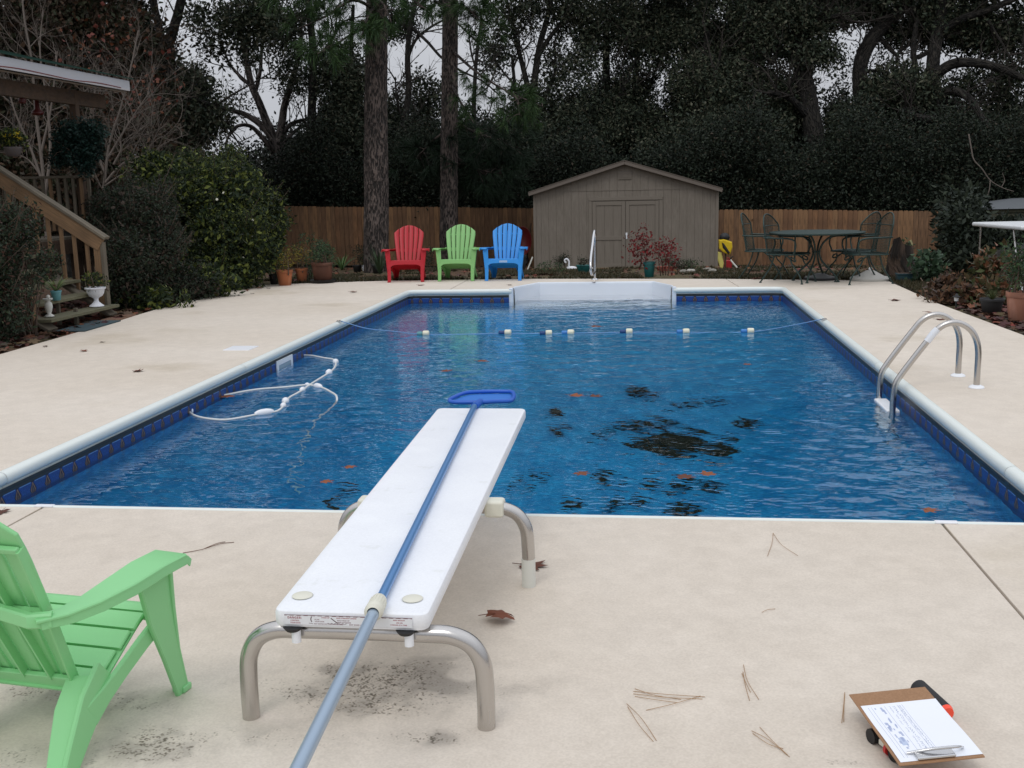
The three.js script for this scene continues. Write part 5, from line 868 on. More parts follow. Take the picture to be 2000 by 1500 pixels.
// golf cart
{
  const o = V(7.33, -1.05, -14.25), t = thing('golf_cart', 'white-roofed golf cart with clear windshield parked behind the leaf bed', 'golf cart', [o.x, o.y, o.z], 0.12);
  const w = 0.6, body = phys(C(205, 208, 212), 0.4), blk = M.black;
  // faces +z, roof at 1.74
  part('roof', merge([new RoundedBoxGeometry(1.5, 0.07, 1.9, 2, 0.03).translate(0.05, 1.74, -0.1)]), phys(C(226, 228, 230), 0.4), t);
  for (const x of [-0.62, 0.62]) for (const [z0, z1] of [[0.72, 0.42], [-0.85, -0.85]]) part('strut', tube([V(x, 0.75, z0), V(x, 1.25, (z0 + z1) / 2), V(x, 1.72, z1)], 0.016, 10, 8), M.steel, t);
  const ws = part('windshield', new THREE.PlaneGeometry(1.26, 0.92, 1, 1).rotateX(-0.32).translate(0, 1.26, 0.57), phys(C(222, 230, 228), 0.04, { transmission: 1, thickness: 0 }), t);
  part('windshield_bar', bx(0, 1.25, 0.585, 1.24, 0.014, 0.014), M.dark, ws);
  part('body', loft([[-0.6, 0.58], [-0.56, 0.8]].length ? [V(0, 0, 0)].flatMap(() => [0.95, 0.7, 0.35, -0.2, -1.1].map((z, i) => { const y1 = [0.62, 0.86, 0.82, 0.42, 0.7][i], y0 = 0.3, hw = [0.5, 0.6, 0.62, 0.62, 0.6][i]; return [V(-hw, y0, z), V(hw, y0, z), V(hw, y1 - 0.06, z), V(hw - 0.08, y1, z), V(-hw + 0.08, y1, z), V(-hw, y1 - 0.06, z)]; })) : [], true, 0.5), body, t);
  for (const s of [-1, 1]) { const h = part('headlight', new THREE.SphereGeometry(0.085, 18, 12).scale(1, 0.85, 0.6).translate(s * 0.46 - 0.3 * (s < 0 ? 1 : 0), 0.98, 0.78), M.chrome, t); part('lens', new THREE.CircleGeometry(0.065, 20).translate(s * 0.46 - 0.3 * (s < 0 ? 1 : 0), 0.98, 0.834), phys(C(214, 220, 224), 0.1), h); }
  part('seat', merge([new RoundedBoxGeometry(1.1, 0.14, 0.5, 2, 0.05).translate(0, 0.78, -0.35), new RoundedBoxGeometry(1.1, 0.45, 0.12, 2, 0.05).rotateX(-0.2).translate(0, 1.08, -0.66)]), mat(C(96, 92, 88), 0.8), t);
  part('steering_wheel', new THREE.TorusGeometry(0.17, 0.016, 8, 24).rotateX(-0.9).translate(-0.28, 1.04, 0.1), blk, t);
  for (const x of [-0.52, 0.52]) for (const z of [0.62, -0.85]) { const k = part('wheel', new THREE.TorusGeometry(0.17, 0.07, 12, 26).rotateY(Math.PI / 2).translate(x, 0.24, z), blk, t); part('rim', cyl(0, -0.05, 0, 0.12, 0.12, 0.1, 18).rotateZ(Math.PI / 2).translate(x, 0.24, z), M.offwhite, k); }
}
// far outbuilding
{
  const c = P(2010, 470, 30), gy = ground(c.x, c.z), t = thing('outbuilding', 'old ribbed outbuilding with a grey metal roof beyond the golf cart', 'outbuilding', [c.x, gy, c.z]), lw = P(1936, 420, 30).x - c.x, ye = P(1960, 408, 30).y - gy, W = 5.2;
  const clad = mat(C(88, 88, 70), 0.8);
  part('wall', bx(lw + W / 2, ye / 2, -1.6, W, ye, 3.0), mat(C(52, 54, 44), 0.85), t);
  for (let k = 0; k < 13; k++) part('slat', bx(lw + W / 2, ye - 0.06 - k * 0.12, -0.08, W, 0.09, 0.05, 0.008), clad, t);
  part('roof', loft([[V(lw - 0.1, ye, 0.1), V(lw + W, ye + 0.02, 0.1), V(lw + W, ye + 0.3, -1.6), V(lw + 1.1, ye + 0.24, -1.6), V(lw + 0.3, ye + 0.13, -0.8)], [V(lw - 0.1, ye, -3.2), V(lw + W, ye + 0.02, -3.2), V(lw + W, ye + 0.31, -1.9), V(lw + 1.1, ye + 0.25, -1.9), V(lw + 0.3, ye + 0.13, -2.5)]], true, 0.3), mat(C(98, 102, 106), 0.7), t);
  const wx = P(1977, 430, 30).x - c.x; const wn = part('window', bx(wx, ye - 0.42, -0.03, 0.2, 0.42, 0.05), M.black, t); part('pane', bx(wx, ye - 0.42, 0.002, 0.16, 0.36, 0.012), phys(C(30, 34, 36), 0.1), wn);
}
// ---------------------------------------------------------------- plants: leaf clusters, limbs, crowns
const lin = (r, g, b) => { const c = C(r, g, b); return [c.r, c.g, c.b]; };
function leafCluster(n, R, L, W, cols, seed, { droop = 0, out = 0.3, flat = 0.8 } = {}) {
  const r = rng(seed), p = [], c = [], idx = [], nrm = [];
  for (let i = 0; i < n; i++) {
    const th = r() * 6.283, ph = Math.acos(2 * r() - 1), rad = R * Math.cbrt(r()), o = V(Math.sin(ph) * Math.cos(th), Math.cos(ph) * flat, Math.sin(ph) * Math.sin(th)).multiplyScalar(rad);
    const d = V(r() - 0.5, r() - 0.5 - droop, r() - 0.5).addScaledVector(o, out / R).normalize(), s = V(r() - 0.5, (r() - 0.5) * 0.5, r() - 0.5).cross(d).normalize(), nn = d.clone().cross(s);
    const l = L * (0.7 + r() * 0.6), w = W * (0.7 + r() * 0.6) / 2, k = p.length / 3, col = cols[Math.floor(r() * cols.length)], f = 0.75 + r() * 0.5;
    const q = [o, o.clone().addScaledVector(d, l * 0.45).addScaledVector(s, w).addScaledVector(nn, w * 0.35), o.clone().addScaledVector(d, l), o.clone().addScaledVector(d, l * 0.45).addScaledVector(s, -w).addScaledVector(nn, w * 0.35)];
    for (const v of q) { p.push(v.x, v.y, v.z); c.push(col[0] * f, col[1] * f, col[2] * f); }
    idx.push(k, k + 1, k + 2, k, k + 2, k + 3);
  }
  const g = new THREE.BufferGeometry(); g.setAttribute('position', new THREE.Float32BufferAttribute(p, 3)); g.setAttribute('color', new THREE.Float32BufferAttribute(c, 3)); g.setIndex(idx); g.computeVertexNormals(); return g;
}
function needleTuft(n, L, W, cols, seed, sag = 0.35) {
  const r = rng(seed), p = [], c = [], idx = [];
  for (let i = 0; i < n; i++) {
    const base = V(0, 0, (r() - 0.7) * 0.14), th = r() * 6.283, sp = 0.25 + r() * 0.95, d = V(Math.cos(th) * sp, Math.sin(th) * sp, 0.75).normalize(), l = L * (0.7 + r() * 0.5), m = base.clone().addScaledVector(d, l * 0.55), e = base.clone().addScaledVector(d, l).add(V(0, -sag * l * (0.4 + r() * 0.6), 0)); m.y -= sag * l * 0.15;
    const s = V(r() - 0.5, r() - 0.5, r() - 0.5).cross(d).normalize().multiplyScalar(W / 2), k = p.length / 3, col = cols[Math.floor(r() * cols.length)], f = 0.7 + r() * 0.6;
    for (const v of [base.clone().add(s), base.clone().sub(s), m.clone().add(s), m.clone().sub(s), e]) { p.push(v.x, v.y, v.z); c.push(col[0] * f, col[1] * f, col[2] * f); }
    idx.push(k, k + 1, k + 2, k + 1, k + 3, k + 2, k + 2, k + 3, k + 4);
  }
  const g = new THREE.BufferGeometry(); g.setAttribute('position', new THREE.Float32BufferAttribute(p, 3)); g.setAttribute('color', new THREE.Float32BufferAttribute(c, 3)); g.setIndex(idx); g.computeVertexNormals(); return g;
}
const OAK = [lin(64, 72, 58), lin(54, 63, 50), lin(78, 85, 67), lin(46, 55, 46), lin(92, 92, 77)];
const DARKG = [lin(41, 49, 40), lin(32, 40, 33), lin(52, 60, 47)];
const BROWN = [lin(66, 56, 46), lin(57, 51, 42), lin(52, 53, 38), lin(78, 60, 46), lin(46, 51, 35)];
const oakGeo = [1, 2, 3].map((s) => leafCluster(28, 0.38, 0.125, 0.058, OAK, s)), darkGeo = leafCluster(30, 0.42, 0.15, 0.07, DARKG, 8), brownGeo = leafCluster(16, 0.42, 0.12, 0.065, BROWN, 9), woodsGeo = leafCluster(90, 0.6, 0.095, 0.046, [...DARKG, ...DARKG, lin(64, 57, 47), lin(30, 36, 30)], 10, { flat: 0.9 });
const sparseGeo = leafCluster(12, 0.4, 0.11, 0.05, OAK, 12);
const pineGeo = needleTuft(70, 0.34, 0.0085, [lin(50, 72, 42), lin(42, 62, 38), lin(64, 86, 48)], 15), pineDark = needleTuft(60, 0.34, 0.009, [lin(28, 42, 30), lin(34, 50, 34)], 16);
const rotM = (p, r, k, kx = 1) => new THREE.Matrix4().compose(p, new THREE.Quaternion().setFromEuler(new THREE.Euler(r() * 6.283, r() * 6.283, r() * 6.283)), V(k * kx, k, k));
// leaf clusters spread through an ellipsoid round a place in the crown; noise opens gaps
function clump(list, rand, px, py, d, rx, ry, n, sc = 1, gate = 0.34) {
  const c = P(px, py, d), s = FOC / d, RX = rx / s, RY = ry / s, RZ = (RX + RY) * 0.55;
  for (let i = 0, k = 0; k < n && i < n * 4; i++) {
    const a = rand() * 6.283, q = Math.acos(2 * rand() - 1), m = Math.pow(rand(), 0.42), p = V(c.x + RX * m * Math.sin(q) * Math.cos(a), c.y + RY * m * Math.cos(q), c.z + RZ * m * Math.sin(q) * Math.sin(a));
    if (vn(p.x * 1.5 + 600, p.y * 1.5 + p.z * 0.9 + 600, 4096, 11) < gate) continue;
    list.push(rotM(p, rand, sc * (0.75 + rand() * 0.6))); k++;
  }
}
// twigs and branches that leave a limb
function sprout(path, n, len, r, lvl, rand, out, tips, { up = 0.35, t0 = 0.3, wob = 0.25, sides = 5 } = {}) {
  const c = new THREE.CatmullRomCurve3(path, false, 'centripetal');
  for (let i = 0; i < n; i++) {
    const t = lerp(t0, 1, (i + rand()) / n), o = c.getPoint(Math.min(t, 0.999)), tg = c.getTangent(Math.min(t, 0.999)), side = V(rand() - 0.5, rand() - 0.5, rand() - 0.5).cross(tg).normalize();
    const d = side.addScaledVector(tg, 0.5 + rand() * 0.7).add(V(0, up * (0.4 + rand()), 0)).normalize(), L = len * (0.55 + rand() * 0.8), pts = [o]; let q = o.clone(), e = d.clone();
    for (let k = 0; k < 4; k++) { e.add(V((rand() - 0.5) * wob * 2, (rand() - 0.5) * wob * 2 + up * 0.08, (rand() - 0.5) * wob * 2)).normalize(); q = q.clone().addScaledVector(e, L / 4); pts.push(q); }
    const rr = r * (0.6 + rand() * 0.5); out.push(limb(pts, rr, rr * (lvl ? 0.45 : 0.3), sides, lvl ? 6 : 4));
    if (lvl) sprout(pts, Math.max(3, Math.round(n * 0.7)), len * 0.56, rr * 0.5, lvl - 1, rand, out, tips, { up, wob, t0: 0.2, sides: Math.max(3, sides - 1) }); else tips.push(q, pts[2]);
  }
}
// limbs: [points as [px, py, depth], radius at start, radius at end]
function tree(name, label, limbs, bark, { crowns = [], twigs = null, seed = 1, group, base, k: K = 1 } = {}) {
  const rand = rng(seed * 131 + 7), first = limbs[0][0].map(([x, y, d]) => P(x, y, d * K)), b0 = base || onGround(first[0]);
  const t = thing(name, label, name === 'pine_tree' ? 'pine tree' : 'tree', [b0.x, b0.y, b0.z], 0, group);
  const out = [], tips = [];
  limbs.forEach(([pts, r0, r1], i) => {
    r0 *= K; r1 *= K; const w = pts.map(([x, y, d]) => P(x, y, d * K)); if (!i) w.unshift(b0.clone().add(V(0, -0.3, 0)));
    let g = limb(w, r0, r1, i ? 9 : 16, Math.max(10, w.length * (i ? 6 : 12)), i ? 0.08 : 0.07, rand);
    part(i ? 'limb' : 'trunk', local(g, t), bark, t);
    if (twigs && (i || twigs.trunk)) sprout(w, twigs.n, twigs.len, twigs.r ?? Math.max(0.02, r1 * 0.6), twigs.lvl ?? 1, rand, out, tips, twigs);
  });
  if (out.length) part('twigs', local(merge(out), t), twigs.mat || bark, t);
  for (const { geo, blobs, onTips = 0, sc = 1, m = M.leaf, name: nm = 'crown' } of crowns) {
    const list = []; for (const [bx0, by0, bd, brx, bry, bn, bsc = 1, bg] of blobs || []) clump(list, rand, bx0, by0, bd * K, brx, bry, bn, bsc * (1 + (K - 1) * 0.7), bg);
    if (onTips) for (const q of tips) for (let k = 0; k < onTips; k++) list.push(rotM(q.clone().add(V((rand() - 0.5) * 0.4, (rand() - 0.5) * 0.4, (rand() - 0.5) * 0.4)), rand, sc * (0.7 + rand() * 0.6)));
    const inv = t.matrixWorld.clone().invert(); list.forEach((k) => k.premultiply(inv));
    const gs = Array.isArray(geo) ? geo : [geo]; gs.forEach((g, i) => { const l = list.filter((_, k) => k % gs.length === i); if (l.length) bake(nm, g, m, l, t); });
  }
  return t;
}
// pine: boughs ending in drooping tufts
function pineBoughs(t, boughs, geo, seed) {
  const rand = rng(seed), inv = t.matrixWorld.clone().invert(), list = [], wood = [];
  for (const { pts, n, spread, r = 0.05, sc = 1 } of boughs) {
    const w = pts.map(([x, y, d]) => P(x, y, d)), c = new THREE.CatmullRomCurve3(w); wood.push(limb(w, r, r * 0.3, 6, 12));
    for (let i = 0; i < n; i++) {
      const q = c.getPoint(lerp(0.25, 1, Math.pow(rand(), 0.7))), o = V((rand() - 0.5) * 2, (rand() - 0.62) * 1.2, (rand() - 0.5) * 2).multiplyScalar(spread), e = q.clone().add(o), d = o.clone().normalize().add(V(0, -0.15, 0)).normalize();
      if (i % 2 === 0) wood.push(limb([q, q.clone().lerp(e, 0.5).add(V(0, 0.06, 0)), e], 0.012, 0.006, 4, 4));
      list.push(new THREE.Matrix4().compose(e, new THREE.Quaternion().setFromUnitVectors(V(0, 0, 1), d), V(1, 1, 1).multiplyScalar(sc * (0.75 + rand() * 0.5))).premultiply(inv));
    }
  }
  part('bough', local(merge(wood), t), M.pineBark, t); bake('needles', geo, M.needle, list, t);
}

// ---------------------------------------------------------------- the wood behind the fence
{
  const pa = tree('pine_tree', 'thick pine trunk with flaky bark standing between the red chair and the camellia', [[[[735, 492, 27], [735, 400, 27], [734, 260, 27], [735, 110, 27.05], [737, -60, 27.1], [742, -330, 27.2], [748, -560, 27.3]], 0.335, 0.2]], M.pineBark, { seed: 1, base: onGround(P(735, 492, 27)) });
  pineBoughs(pa, [
    { pts: [[735, 20, 27], [690, 0, 26.4], [640, 30, 26], [585, 55, 25.6]], n: 26, spread: 0.5 }, { pts: [[735, 60, 27], [700, 60, 26], [650, 90, 25.5], [620, 105, 25.2]], n: 22, spread: 0.5 },
    { pts: [[735, 10, 27], [720, 30, 26], [705, 75, 25.4]], n: 16, spread: 0.42 }, { pts: [[735, 0, 27], [750, 10, 26], [765, 45, 25.5]], n: 13, spread: 0.4 }, { pts: [[737, -60, 27], [660, -30, 26], [560, 0, 25.5]], n: 30, spread: 0.6 }, { pts: [[735, -20, 27], [790, -10, 26.2], [835, 20, 25.8]], n: 16, spread: 0.45 },
    { pts: [[742, -330, 27], [660, -300, 26], [560, -240, 25.5]], n: 30, spread: 1.1, sc: 1.4 }, { pts: [[742, -330, 27], [830, -300, 26], [930, -260, 26.5]], n: 18, spread: 1.1, sc: 1.4 }, { pts: [[745, -450, 27], [730, -380, 25.6], [720, -300, 24.6]], n: 16, spread: 1.1, sc: 1.4 }, { pts: [[745, -500, 27], [760, -560, 27.6], [770, -600, 28]], n: 22, spread: 1.3, sc: 1.6 },
  ], pineGeo, 21);
  const pb = tree('pine_tree', 'slimmer pine trunk rising behind the green chair', [[[[877, 484, 30.5], [877, 380, 30.5], [878, 220, 30.5], [879, 60, 30.5], [880, -100, 30.6], [884, -380, 30.7], [888, -600, 30.8]], 0.275, 0.16]], M.pineBark, { seed: 2, base: onGround(P(877, 484, 30.5)) });
  pineBoughs(pb, [
    { pts: [[879, 95, 30.5], [930, 140, 29.4], [990, 178, 28.4], [1060, 208, 27.6]], n: 26, spread: 0.5 }, { pts: [[990, 178, 28.4], [1010, 195, 28], [1015, 225, 27.8]], n: 20, spread: 0.45 }, { pts: [[879, 10, 30.5], [915, 20, 29.5], [950, 55, 29]], n: 30, spread: 0.5 }, { pts: [[879, -40, 30.5], [920, -20, 29.6], [960, 10, 29.2]], n: 26, spread: 0.5 }, { pts: [[879, 160, 30.5], [900, 200, 29.6], [925, 240, 29]], n: 10, spread: 0.45 },
    { pts: [[884, -320, 30.6], [960, -280, 29.6], [1040, -230, 29]], n: 18, spread: 1.1, sc: 1.4 }, { pts: [[884, -330, 30.6], [820, -300, 29.6], [760, -260, 29]], n: 16, spread: 1.1, sc: 1.4 }, { pts: [[888, -560, 30.8], [890, -620, 31], [900, -660, 31]], n: 22, spread: 1.3, sc: 1.6 },
  ], pineGeo, 22);
  pineBoughs(pb, [{ pts: [[879, 230, 30.5], [930, 260, 31], [990, 275, 31.5]], n: 70, spread: 1.0, sc: 1.2 }, { pts: [[879, 300, 30.5], [930, 330, 31], [980, 340, 31.5]], n: 60, spread: 0.9, sc: 1.2 }, { pts: [[879, 250, 30.5], [840, 280, 31], [815, 310, 31.5]], n: 40, spread: 0.7, sc: 1.2 }], pineDark, 23);

  tree('oak_tree', 'ivy-clad tree with a forked dark trunk behind the camellia', [[[[333, 440, 30], [331, 360, 30], [329, 300, 30], [326, 200, 30], [323, 105, 30]], 0.27, 0.2], [[[323, 105, 30], [312, 60, 30], [299, 0, 30], [285, -120, 30], [270, -300, 30]], 0.12, 0.06], [[[323, 105, 30], [338, 60, 30], [352, 10, 30], [366, -60, 30], [390, -260, 30]], 0.15, 0.07], [[[325, 180, 30], [370, 190, 29.5], [440, 215, 29.5]], 0.09, 0.04]], M.oakBark, {
    seed: 3, twigs: { n: 5, len: 1.5, lvl: 2, r: 0.04, mat: M.darkTwig },
    crowns: [{ geo: oakGeo, blobs: [[375, 222, 29.6, 66, 56, 420], [400, 165, 30, 50, 34, 90], [345, 265, 29.8, 45, 46, 160], [250, 110, 31, 92, 82, 330], [195, 36, 31, 120, 60, 340], [300, 170, 30.5, 50, 90, 200], [415, 40, 30, 44, 36, 60], [455, 92, 31, 60, 30, 50], [500, 40, 31, 60, 50, 120], [330, -260, 30, 260, 170, 560, 1.7], [120, -220, 30, 220, 160, 420, 1.7]] }],
  });
  tree('bare_tree', 'bare grey tree with arching limbs against the pale sky', [[[[548, 420, 33], [546, 330, 33], [541, 285, 33], [532, 262, 33], [520, 236, 33], [506, 200, 33], [492, 168, 33], [480, 110, 33], [468, 40, 33], [455, -60, 33]], 0.2, 0.05], [[[541, 285, 33], [549, 250, 33], [556, 205, 33], [570, 160, 33], [585, 100, 33], [590, 20, 33]], 0.14, 0.035], [[[536, 276, 33], [512, 246, 33], [475, 222, 33], [445, 214, 32.6], [425, 205, 32.4]], 0.13, 0.045], [[[538, 300, 33], [512, 268, 32.6], [488, 246, 32.4], [465, 246, 32.2], [448, 262, 32], [440, 285, 32]], 0.09, 0.03], [[[545, 282, 33], [562, 248, 33.2], [585, 236, 33.4], [612, 232, 33.6]], 0.1, 0.04], [[[543, 300, 33], [566, 266, 33], [590, 246, 33], [606, 240, 33]], 0.08, 0.03], [[[497, 186, 33], [508, 140, 33], [512, 80, 33], [520, 10, 33]], 0.07, 0.025], [[[492, 168, 33], [470, 150, 33], [446, 120, 33], [430, 70, 33]], 0.06, 0.02]], M.greyBark, {
    seed: 4, k: 1.13, twigs: { n: 6, len: 1.5, lvl: 2, r: 0.026, wob: 0.42, mat: M.greyBark, trunk: true, t0: 0.35 }, crowns: [{ geo: sparseGeo, blobs: [[500, 60, 33, 90, 80, 60, 1, 0.45], [590, 150, 33.5, 40, 70, 46, 1, 0.45], [470, 170, 33, 60, 60, 22, 1, 0.45]] }],
  });
  tree('oak_tree', 'straight dark trunk standing left of the thick pine', [[[[607, 470, 36], [607, 340, 36], [609, 220, 36], [612, 110, 36], [604, 20, 36], [595, -120, 36]], 0.19, 0.1], [[[611, 130, 36], [640, 90, 36], [670, 40, 36]], 0.07, 0.03]], M.oakBark, { seed: 5, twigs: { n: 6, len: 1.6, lvl: 1, r: 0.035, mat: M.darkTwig, trunk: true, t0: 0.4 }, crowns: [{ geo: oakGeo, blobs: [[646, 165, 36.5, 56, 56, 130], [655, 240, 36.5, 62, 56, 220], [640, 305, 36.5, 70, 40, 260], [575, 150, 36.5, 40, 50, 50], [570, 60, 36, 60, 50, 120], [600, -180, 36, 160, 160, 330, 1.7]] }] });
  tree('oak_tree', 'dark leaning trunk half hidden behind the thick pine', [[[[716, 430, 37], [712, 320, 37], [704, 250, 37], [694, 190, 37], [686, 110, 37], [690, 10, 37]], 0.14, 0.06]], M.oakBark, { seed: 6, twigs: { n: 7, len: 1.7, lvl: 1, r: 0.03, mat: M.darkTwig, trunk: true }, crowns: [{ geo: oakGeo, blobs: [[690, 180, 37, 64, 60, 170], [665, 120, 37, 54, 40, 100], [700, 270, 37, 60, 60, 260]] }] });
  tree('oak_tree', 'slender dark tree curving up between the two pines', [[[[768, 440, 34], [773, 340, 34], [781, 280, 34], [790, 235, 34], [798, 180, 34], [796, 120, 34], [800, 60, 34], [812, 0, 34], [820, -100, 34]], 0.15, 0.06], [[[797, 110, 34], [812, 78, 34], [838, 55, 34], [868, 38, 34]], 0.06, 0.03], [[[806, 55, 34], [835, 82, 33.6], [862, 112, 33.4], [900, 138, 33.2], [945, 160, 33], [975, 186, 33]], 0.055, 0.02], [[[790, 240, 34], [776, 200, 34], [772, 150, 34]], 0.05, 0.02]], M.oakBark, { seed: 7, k: 1.1, twigs: { n: 6, len: 1.3, lvl: 2, r: 0.03, mat: M.darkTwig, trunk: true }, crowns: [{ geo: oakGeo, blobs: [[768, 250, 35.5, 40, 60, 110], [806, 190, 35.5, 40, 40, 60], [832, 310, 35, 60, 66, 300], [775, 40, 36, 50, 40, 100], [845, 200, 35.5, 34, 50, 40], [830, -120, 35, 140, 130, 330, 1.6]] }] });
  tree('oak_tree', 'many-stemmed oak with bare upper branches left of the shed roof', [[[[1037, 440, 38], [1036, 340, 38], [1039, 240, 38], [1044, 160, 38], [1054, 90, 38], [1070, 30, 38], [1085, -60, 38]], 0.2, 0.08], [[[1040, 220, 38], [1026, 150, 38], [1008, 80, 38], [990, 0, 38]], 0.12, 0.05], [[[1050, 110, 38], [1076, 70, 38], [1100, 40, 38], [1130, -10, 38]], 0.1, 0.04], [[[1036, 300, 38], [1018, 230, 38], [1006, 170, 38], [1000, 110, 38]], 0.11, 0.05], [[[1039, 240, 38], [1064, 190, 38], [1084, 140, 38], [1082, 80, 38]], 0.09, 0.04], [[[930, 430, 37], [928, 330, 37], [925, 240, 37], [930, 120, 37], [940, 40, 37]], 0.12, 0.05]], M.oakBark, {
    seed: 8, twigs: { n: 6, len: 1.6, lvl: 2, r: 0.04, mat: M.darkTwig, wob: 0.35 },
    crowns: [{ geo: oakGeo, blobs: [[990, 50, 38, 50, 60, 70], [1050, 10, 38, 100, 40, 120], [1115, 130, 38.5, 60, 66, 140], [1060, 190, 38.5, 60, 40, 110], [1125, 40, 38.5, 60, 46, 150], [1010, 280, 38, 90, 60, 520], [1150, 240, 38.5, 80, 66, 460], [960, 110, 38, 40, 60, 60], [1050, -180, 38, 190, 140, 420, 1.7]] }],
  });
  const behind = (label, px, d, r, top, seed, blobs, lean = 0) => tree('oak_tree', label, [[[[px, 440, d], [px - 1, 340, d], [px - 2 + lean, 250, d], [px + lean * 2, 160, d], [px + lean * 3, top, d]], r, r * 0.5], [[[px + lean, 240, d], [px + 30 + lean, 180, d - 1], [px + 60, 110, d - 1]], r * 0.4, r * 0.2]], M.oakBark, { seed, twigs: { n: 6, len: 1.8, lvl: 1, r: 0.04, mat: M.darkTwig }, crowns: [{ geo: oakGeo, blobs }] });
  behind('dark oak whose trunk rises behind the left roof slope of the shed', 1184, 40, 0.24, 60, 9, [[1240, 70, 40, 110, 90, 620, 1, .4], [1200, 200, 40, 90, 70, 400, 1, .4], [1290, 270, 40, 130, 56, 800], [1260, -160, 40, 180, 150, 420, 1.8]]);
  behind('dark oak whose trunk rises behind the shed\'s roof peak', 1229, 42, 0.2, 90, 10, [[1330, 150, 41, 100, 90, 560, 1, .4], [1300, 40, 42, 110, 80, 420, 1, .42]], 6);
  behind('leafy oak between the shed and the leaning live oak', 1346, 38, 0.2, 60, 13, [[1405, 60, 39, 100, 90, 560, 1, .4], [1390, 180, 38, 90, 80, 460, 1, .4], [1370, 280, 37, 120, 56, 760], [1420, -170, 38, 170, 150, 420, 1.8]], 12);
  tree('live_oak', 'massive dark live oak trunk leaning left, beyond the fence and table', [[[[1612, 470, 34], [1600, 360, 34], [1592, 280, 34], [1580, 205, 34], [1568, 140, 34], [1556, 70, 34], [1546, 0, 34], [1536, -140, 34]], 0.42, 0.16], [[[1566, 140, 34], [1545, 112, 34], [1516, 90, 34], [1480, 80, 34]], 0.12, 0.06], [[[1556, 75, 34], [1590, 45, 33.5], [1640, 30, 33]], 0.14, 0.07], [[[1586, 235, 34], [1540, 190, 33.5], [1500, 180, 33.2]], 0.14, 0.07]], M.oakBark, {
    seed: 11, k: 1.1, twigs: { n: 7, len: 1.8, lvl: 2, r: 0.05, mat: M.darkTwig, wob: 0.4 },
    crowns: [{ geo: oakGeo, blobs: [[1480, 60, 34.5, 100, 80, 520, 1, .4], [1560, 26, 34, 100, 56, 460, 1, .4], [1455, 190, 35, 90, 72, 420, 1, .4], [1530, 205, 35, 66, 60, 260], [1592, 104, 33.6, 46, 26, 110], [1440, 270, 35, 130, 60, 760], [1560, -150, 34, 190, 130, 460, 1.8]] }],
  });
  tree('live_oak', 'live oak with a crooked trunk that bends right across a bright gap', [[[[1712, 470, 33], [1706, 360, 33], [1698, 285, 33], [1690, 220, 33], [1680, 165, 33], [1682, 120, 33], [1698, 84, 33], [1722, 52, 33], [1756, 20, 33], [1800, -40, 33]], 0.34, 0.17], [[[1683, 142, 33], [1700, 138, 32.8], [1728, 139, 32.6]], 0.07, 0.03], [[[1680, 130, 33], [1676, 100, 33], [1692, 80, 33]], 0.06, 0.04], [[[1718, 74, 33], [1738, 96, 33], [1752, 106, 33], [1766, 92, 33], [1790, 84, 33]], 0.075, 0.03], [[[1752, 106, 33], [1752, 130, 33], [1758, 160, 33]], 0.06, 0.03], [[[1795, 230, 32.5], [1792, 160, 32.5], [1784, 100, 32.5], [1790, 40, 32.5]], 0.12, 0.07], [[[1792, 112, 32.5], [1812, 102, 32.5], [1826, 80, 32.5], [1816, 62, 32.5]], 0.08, 0.03]], M.oakBark, {
    seed: 12, k: 1.13, twigs: { n: 5, len: 1.1, lvl: 2, r: 0.035, mat: M.darkTwig, wob: 0.45 },
    crowns: [{ geo: oakGeo, blobs: [[1700, 0, 33.5, 110, 40, 420], [1770, 48, 33.5, 60, 34, 170], [1755, 180, 32.6, 74, 46, 420], [1640, 215, 36, 46, 46, 70], [1690, 245, 33.4, 90, 40, 380], [1850, -140, 33, 200, 130, 460, 1.8]] }, { geo: sparseGeo, blobs: [[1650, 150, 36, 50, 60, 40, 1, 0.4], [1720, 110, 36, 60, 40, 44, 1, 0.4]] }],
  });
  tree('live_oak', 'mossy live oak with long limbs arching toward the outbuilding', [[[[1846, 470, 30], [1840, 360, 30], [1834, 280, 30], [1828, 200, 30], [1822, 130, 30], [1832, 60, 30], [1850, -20, 30]], 0.3, 0.14], [[[1824, 150, 30], [1858, 126, 29.6], [1900, 122, 29.2], [1950, 132, 29], [2010, 158, 28.8]], 0.16, 0.08], [[[1830, 190, 30], [1862, 178, 29.6], [1892, 192, 29.2], [1922, 236, 29], [1948, 268, 29], [1990, 290, 29]], 0.13, 0.05], [[[1836, 225, 30], [1810, 232, 29.6], [1786, 226, 29.4], [1766, 212, 29.2]], 0.14, 0.07], [[[1838, 196, 30], [1868, 200, 29.6], [1880, 214, 29.4]], 0.1, 0.05], [[[1836, 62, 30], [1880, 36, 29.6], [1930, 20, 29.4], [2000, -10, 29]], 0.12, 0.06], [[[1930, 40, 29.5], [1960, 90, 29.3], [1982, 130, 29.2]], 0.04, 0.02]], M.oakBark, {
    seed: 14, k: 1.22, twigs: { n: 6, len: 1.4, lvl: 2, r: 0.035, mat: M.darkTwig, wob: 0.45 },
    crowns: [{ geo: oakGeo, blobs: [[1850, 40, 30.6, 84, 46, 360], [1945, 62, 30.4, 76, 50, 300], [1890, 165, 31, 50, 30, 60], [1965, 220, 30.5, 50, 50, 110], [1850, 245, 30.4, 70, 34, 220], [1975, 150, 30.2, 40, 30, 70], [1960, 320, 30, 80, 50, 460], [1990, -120, 30, 180, 120, 380, 1.7], [2140, 60, 30, 130, 160, 500, 1.5]] }],
  });
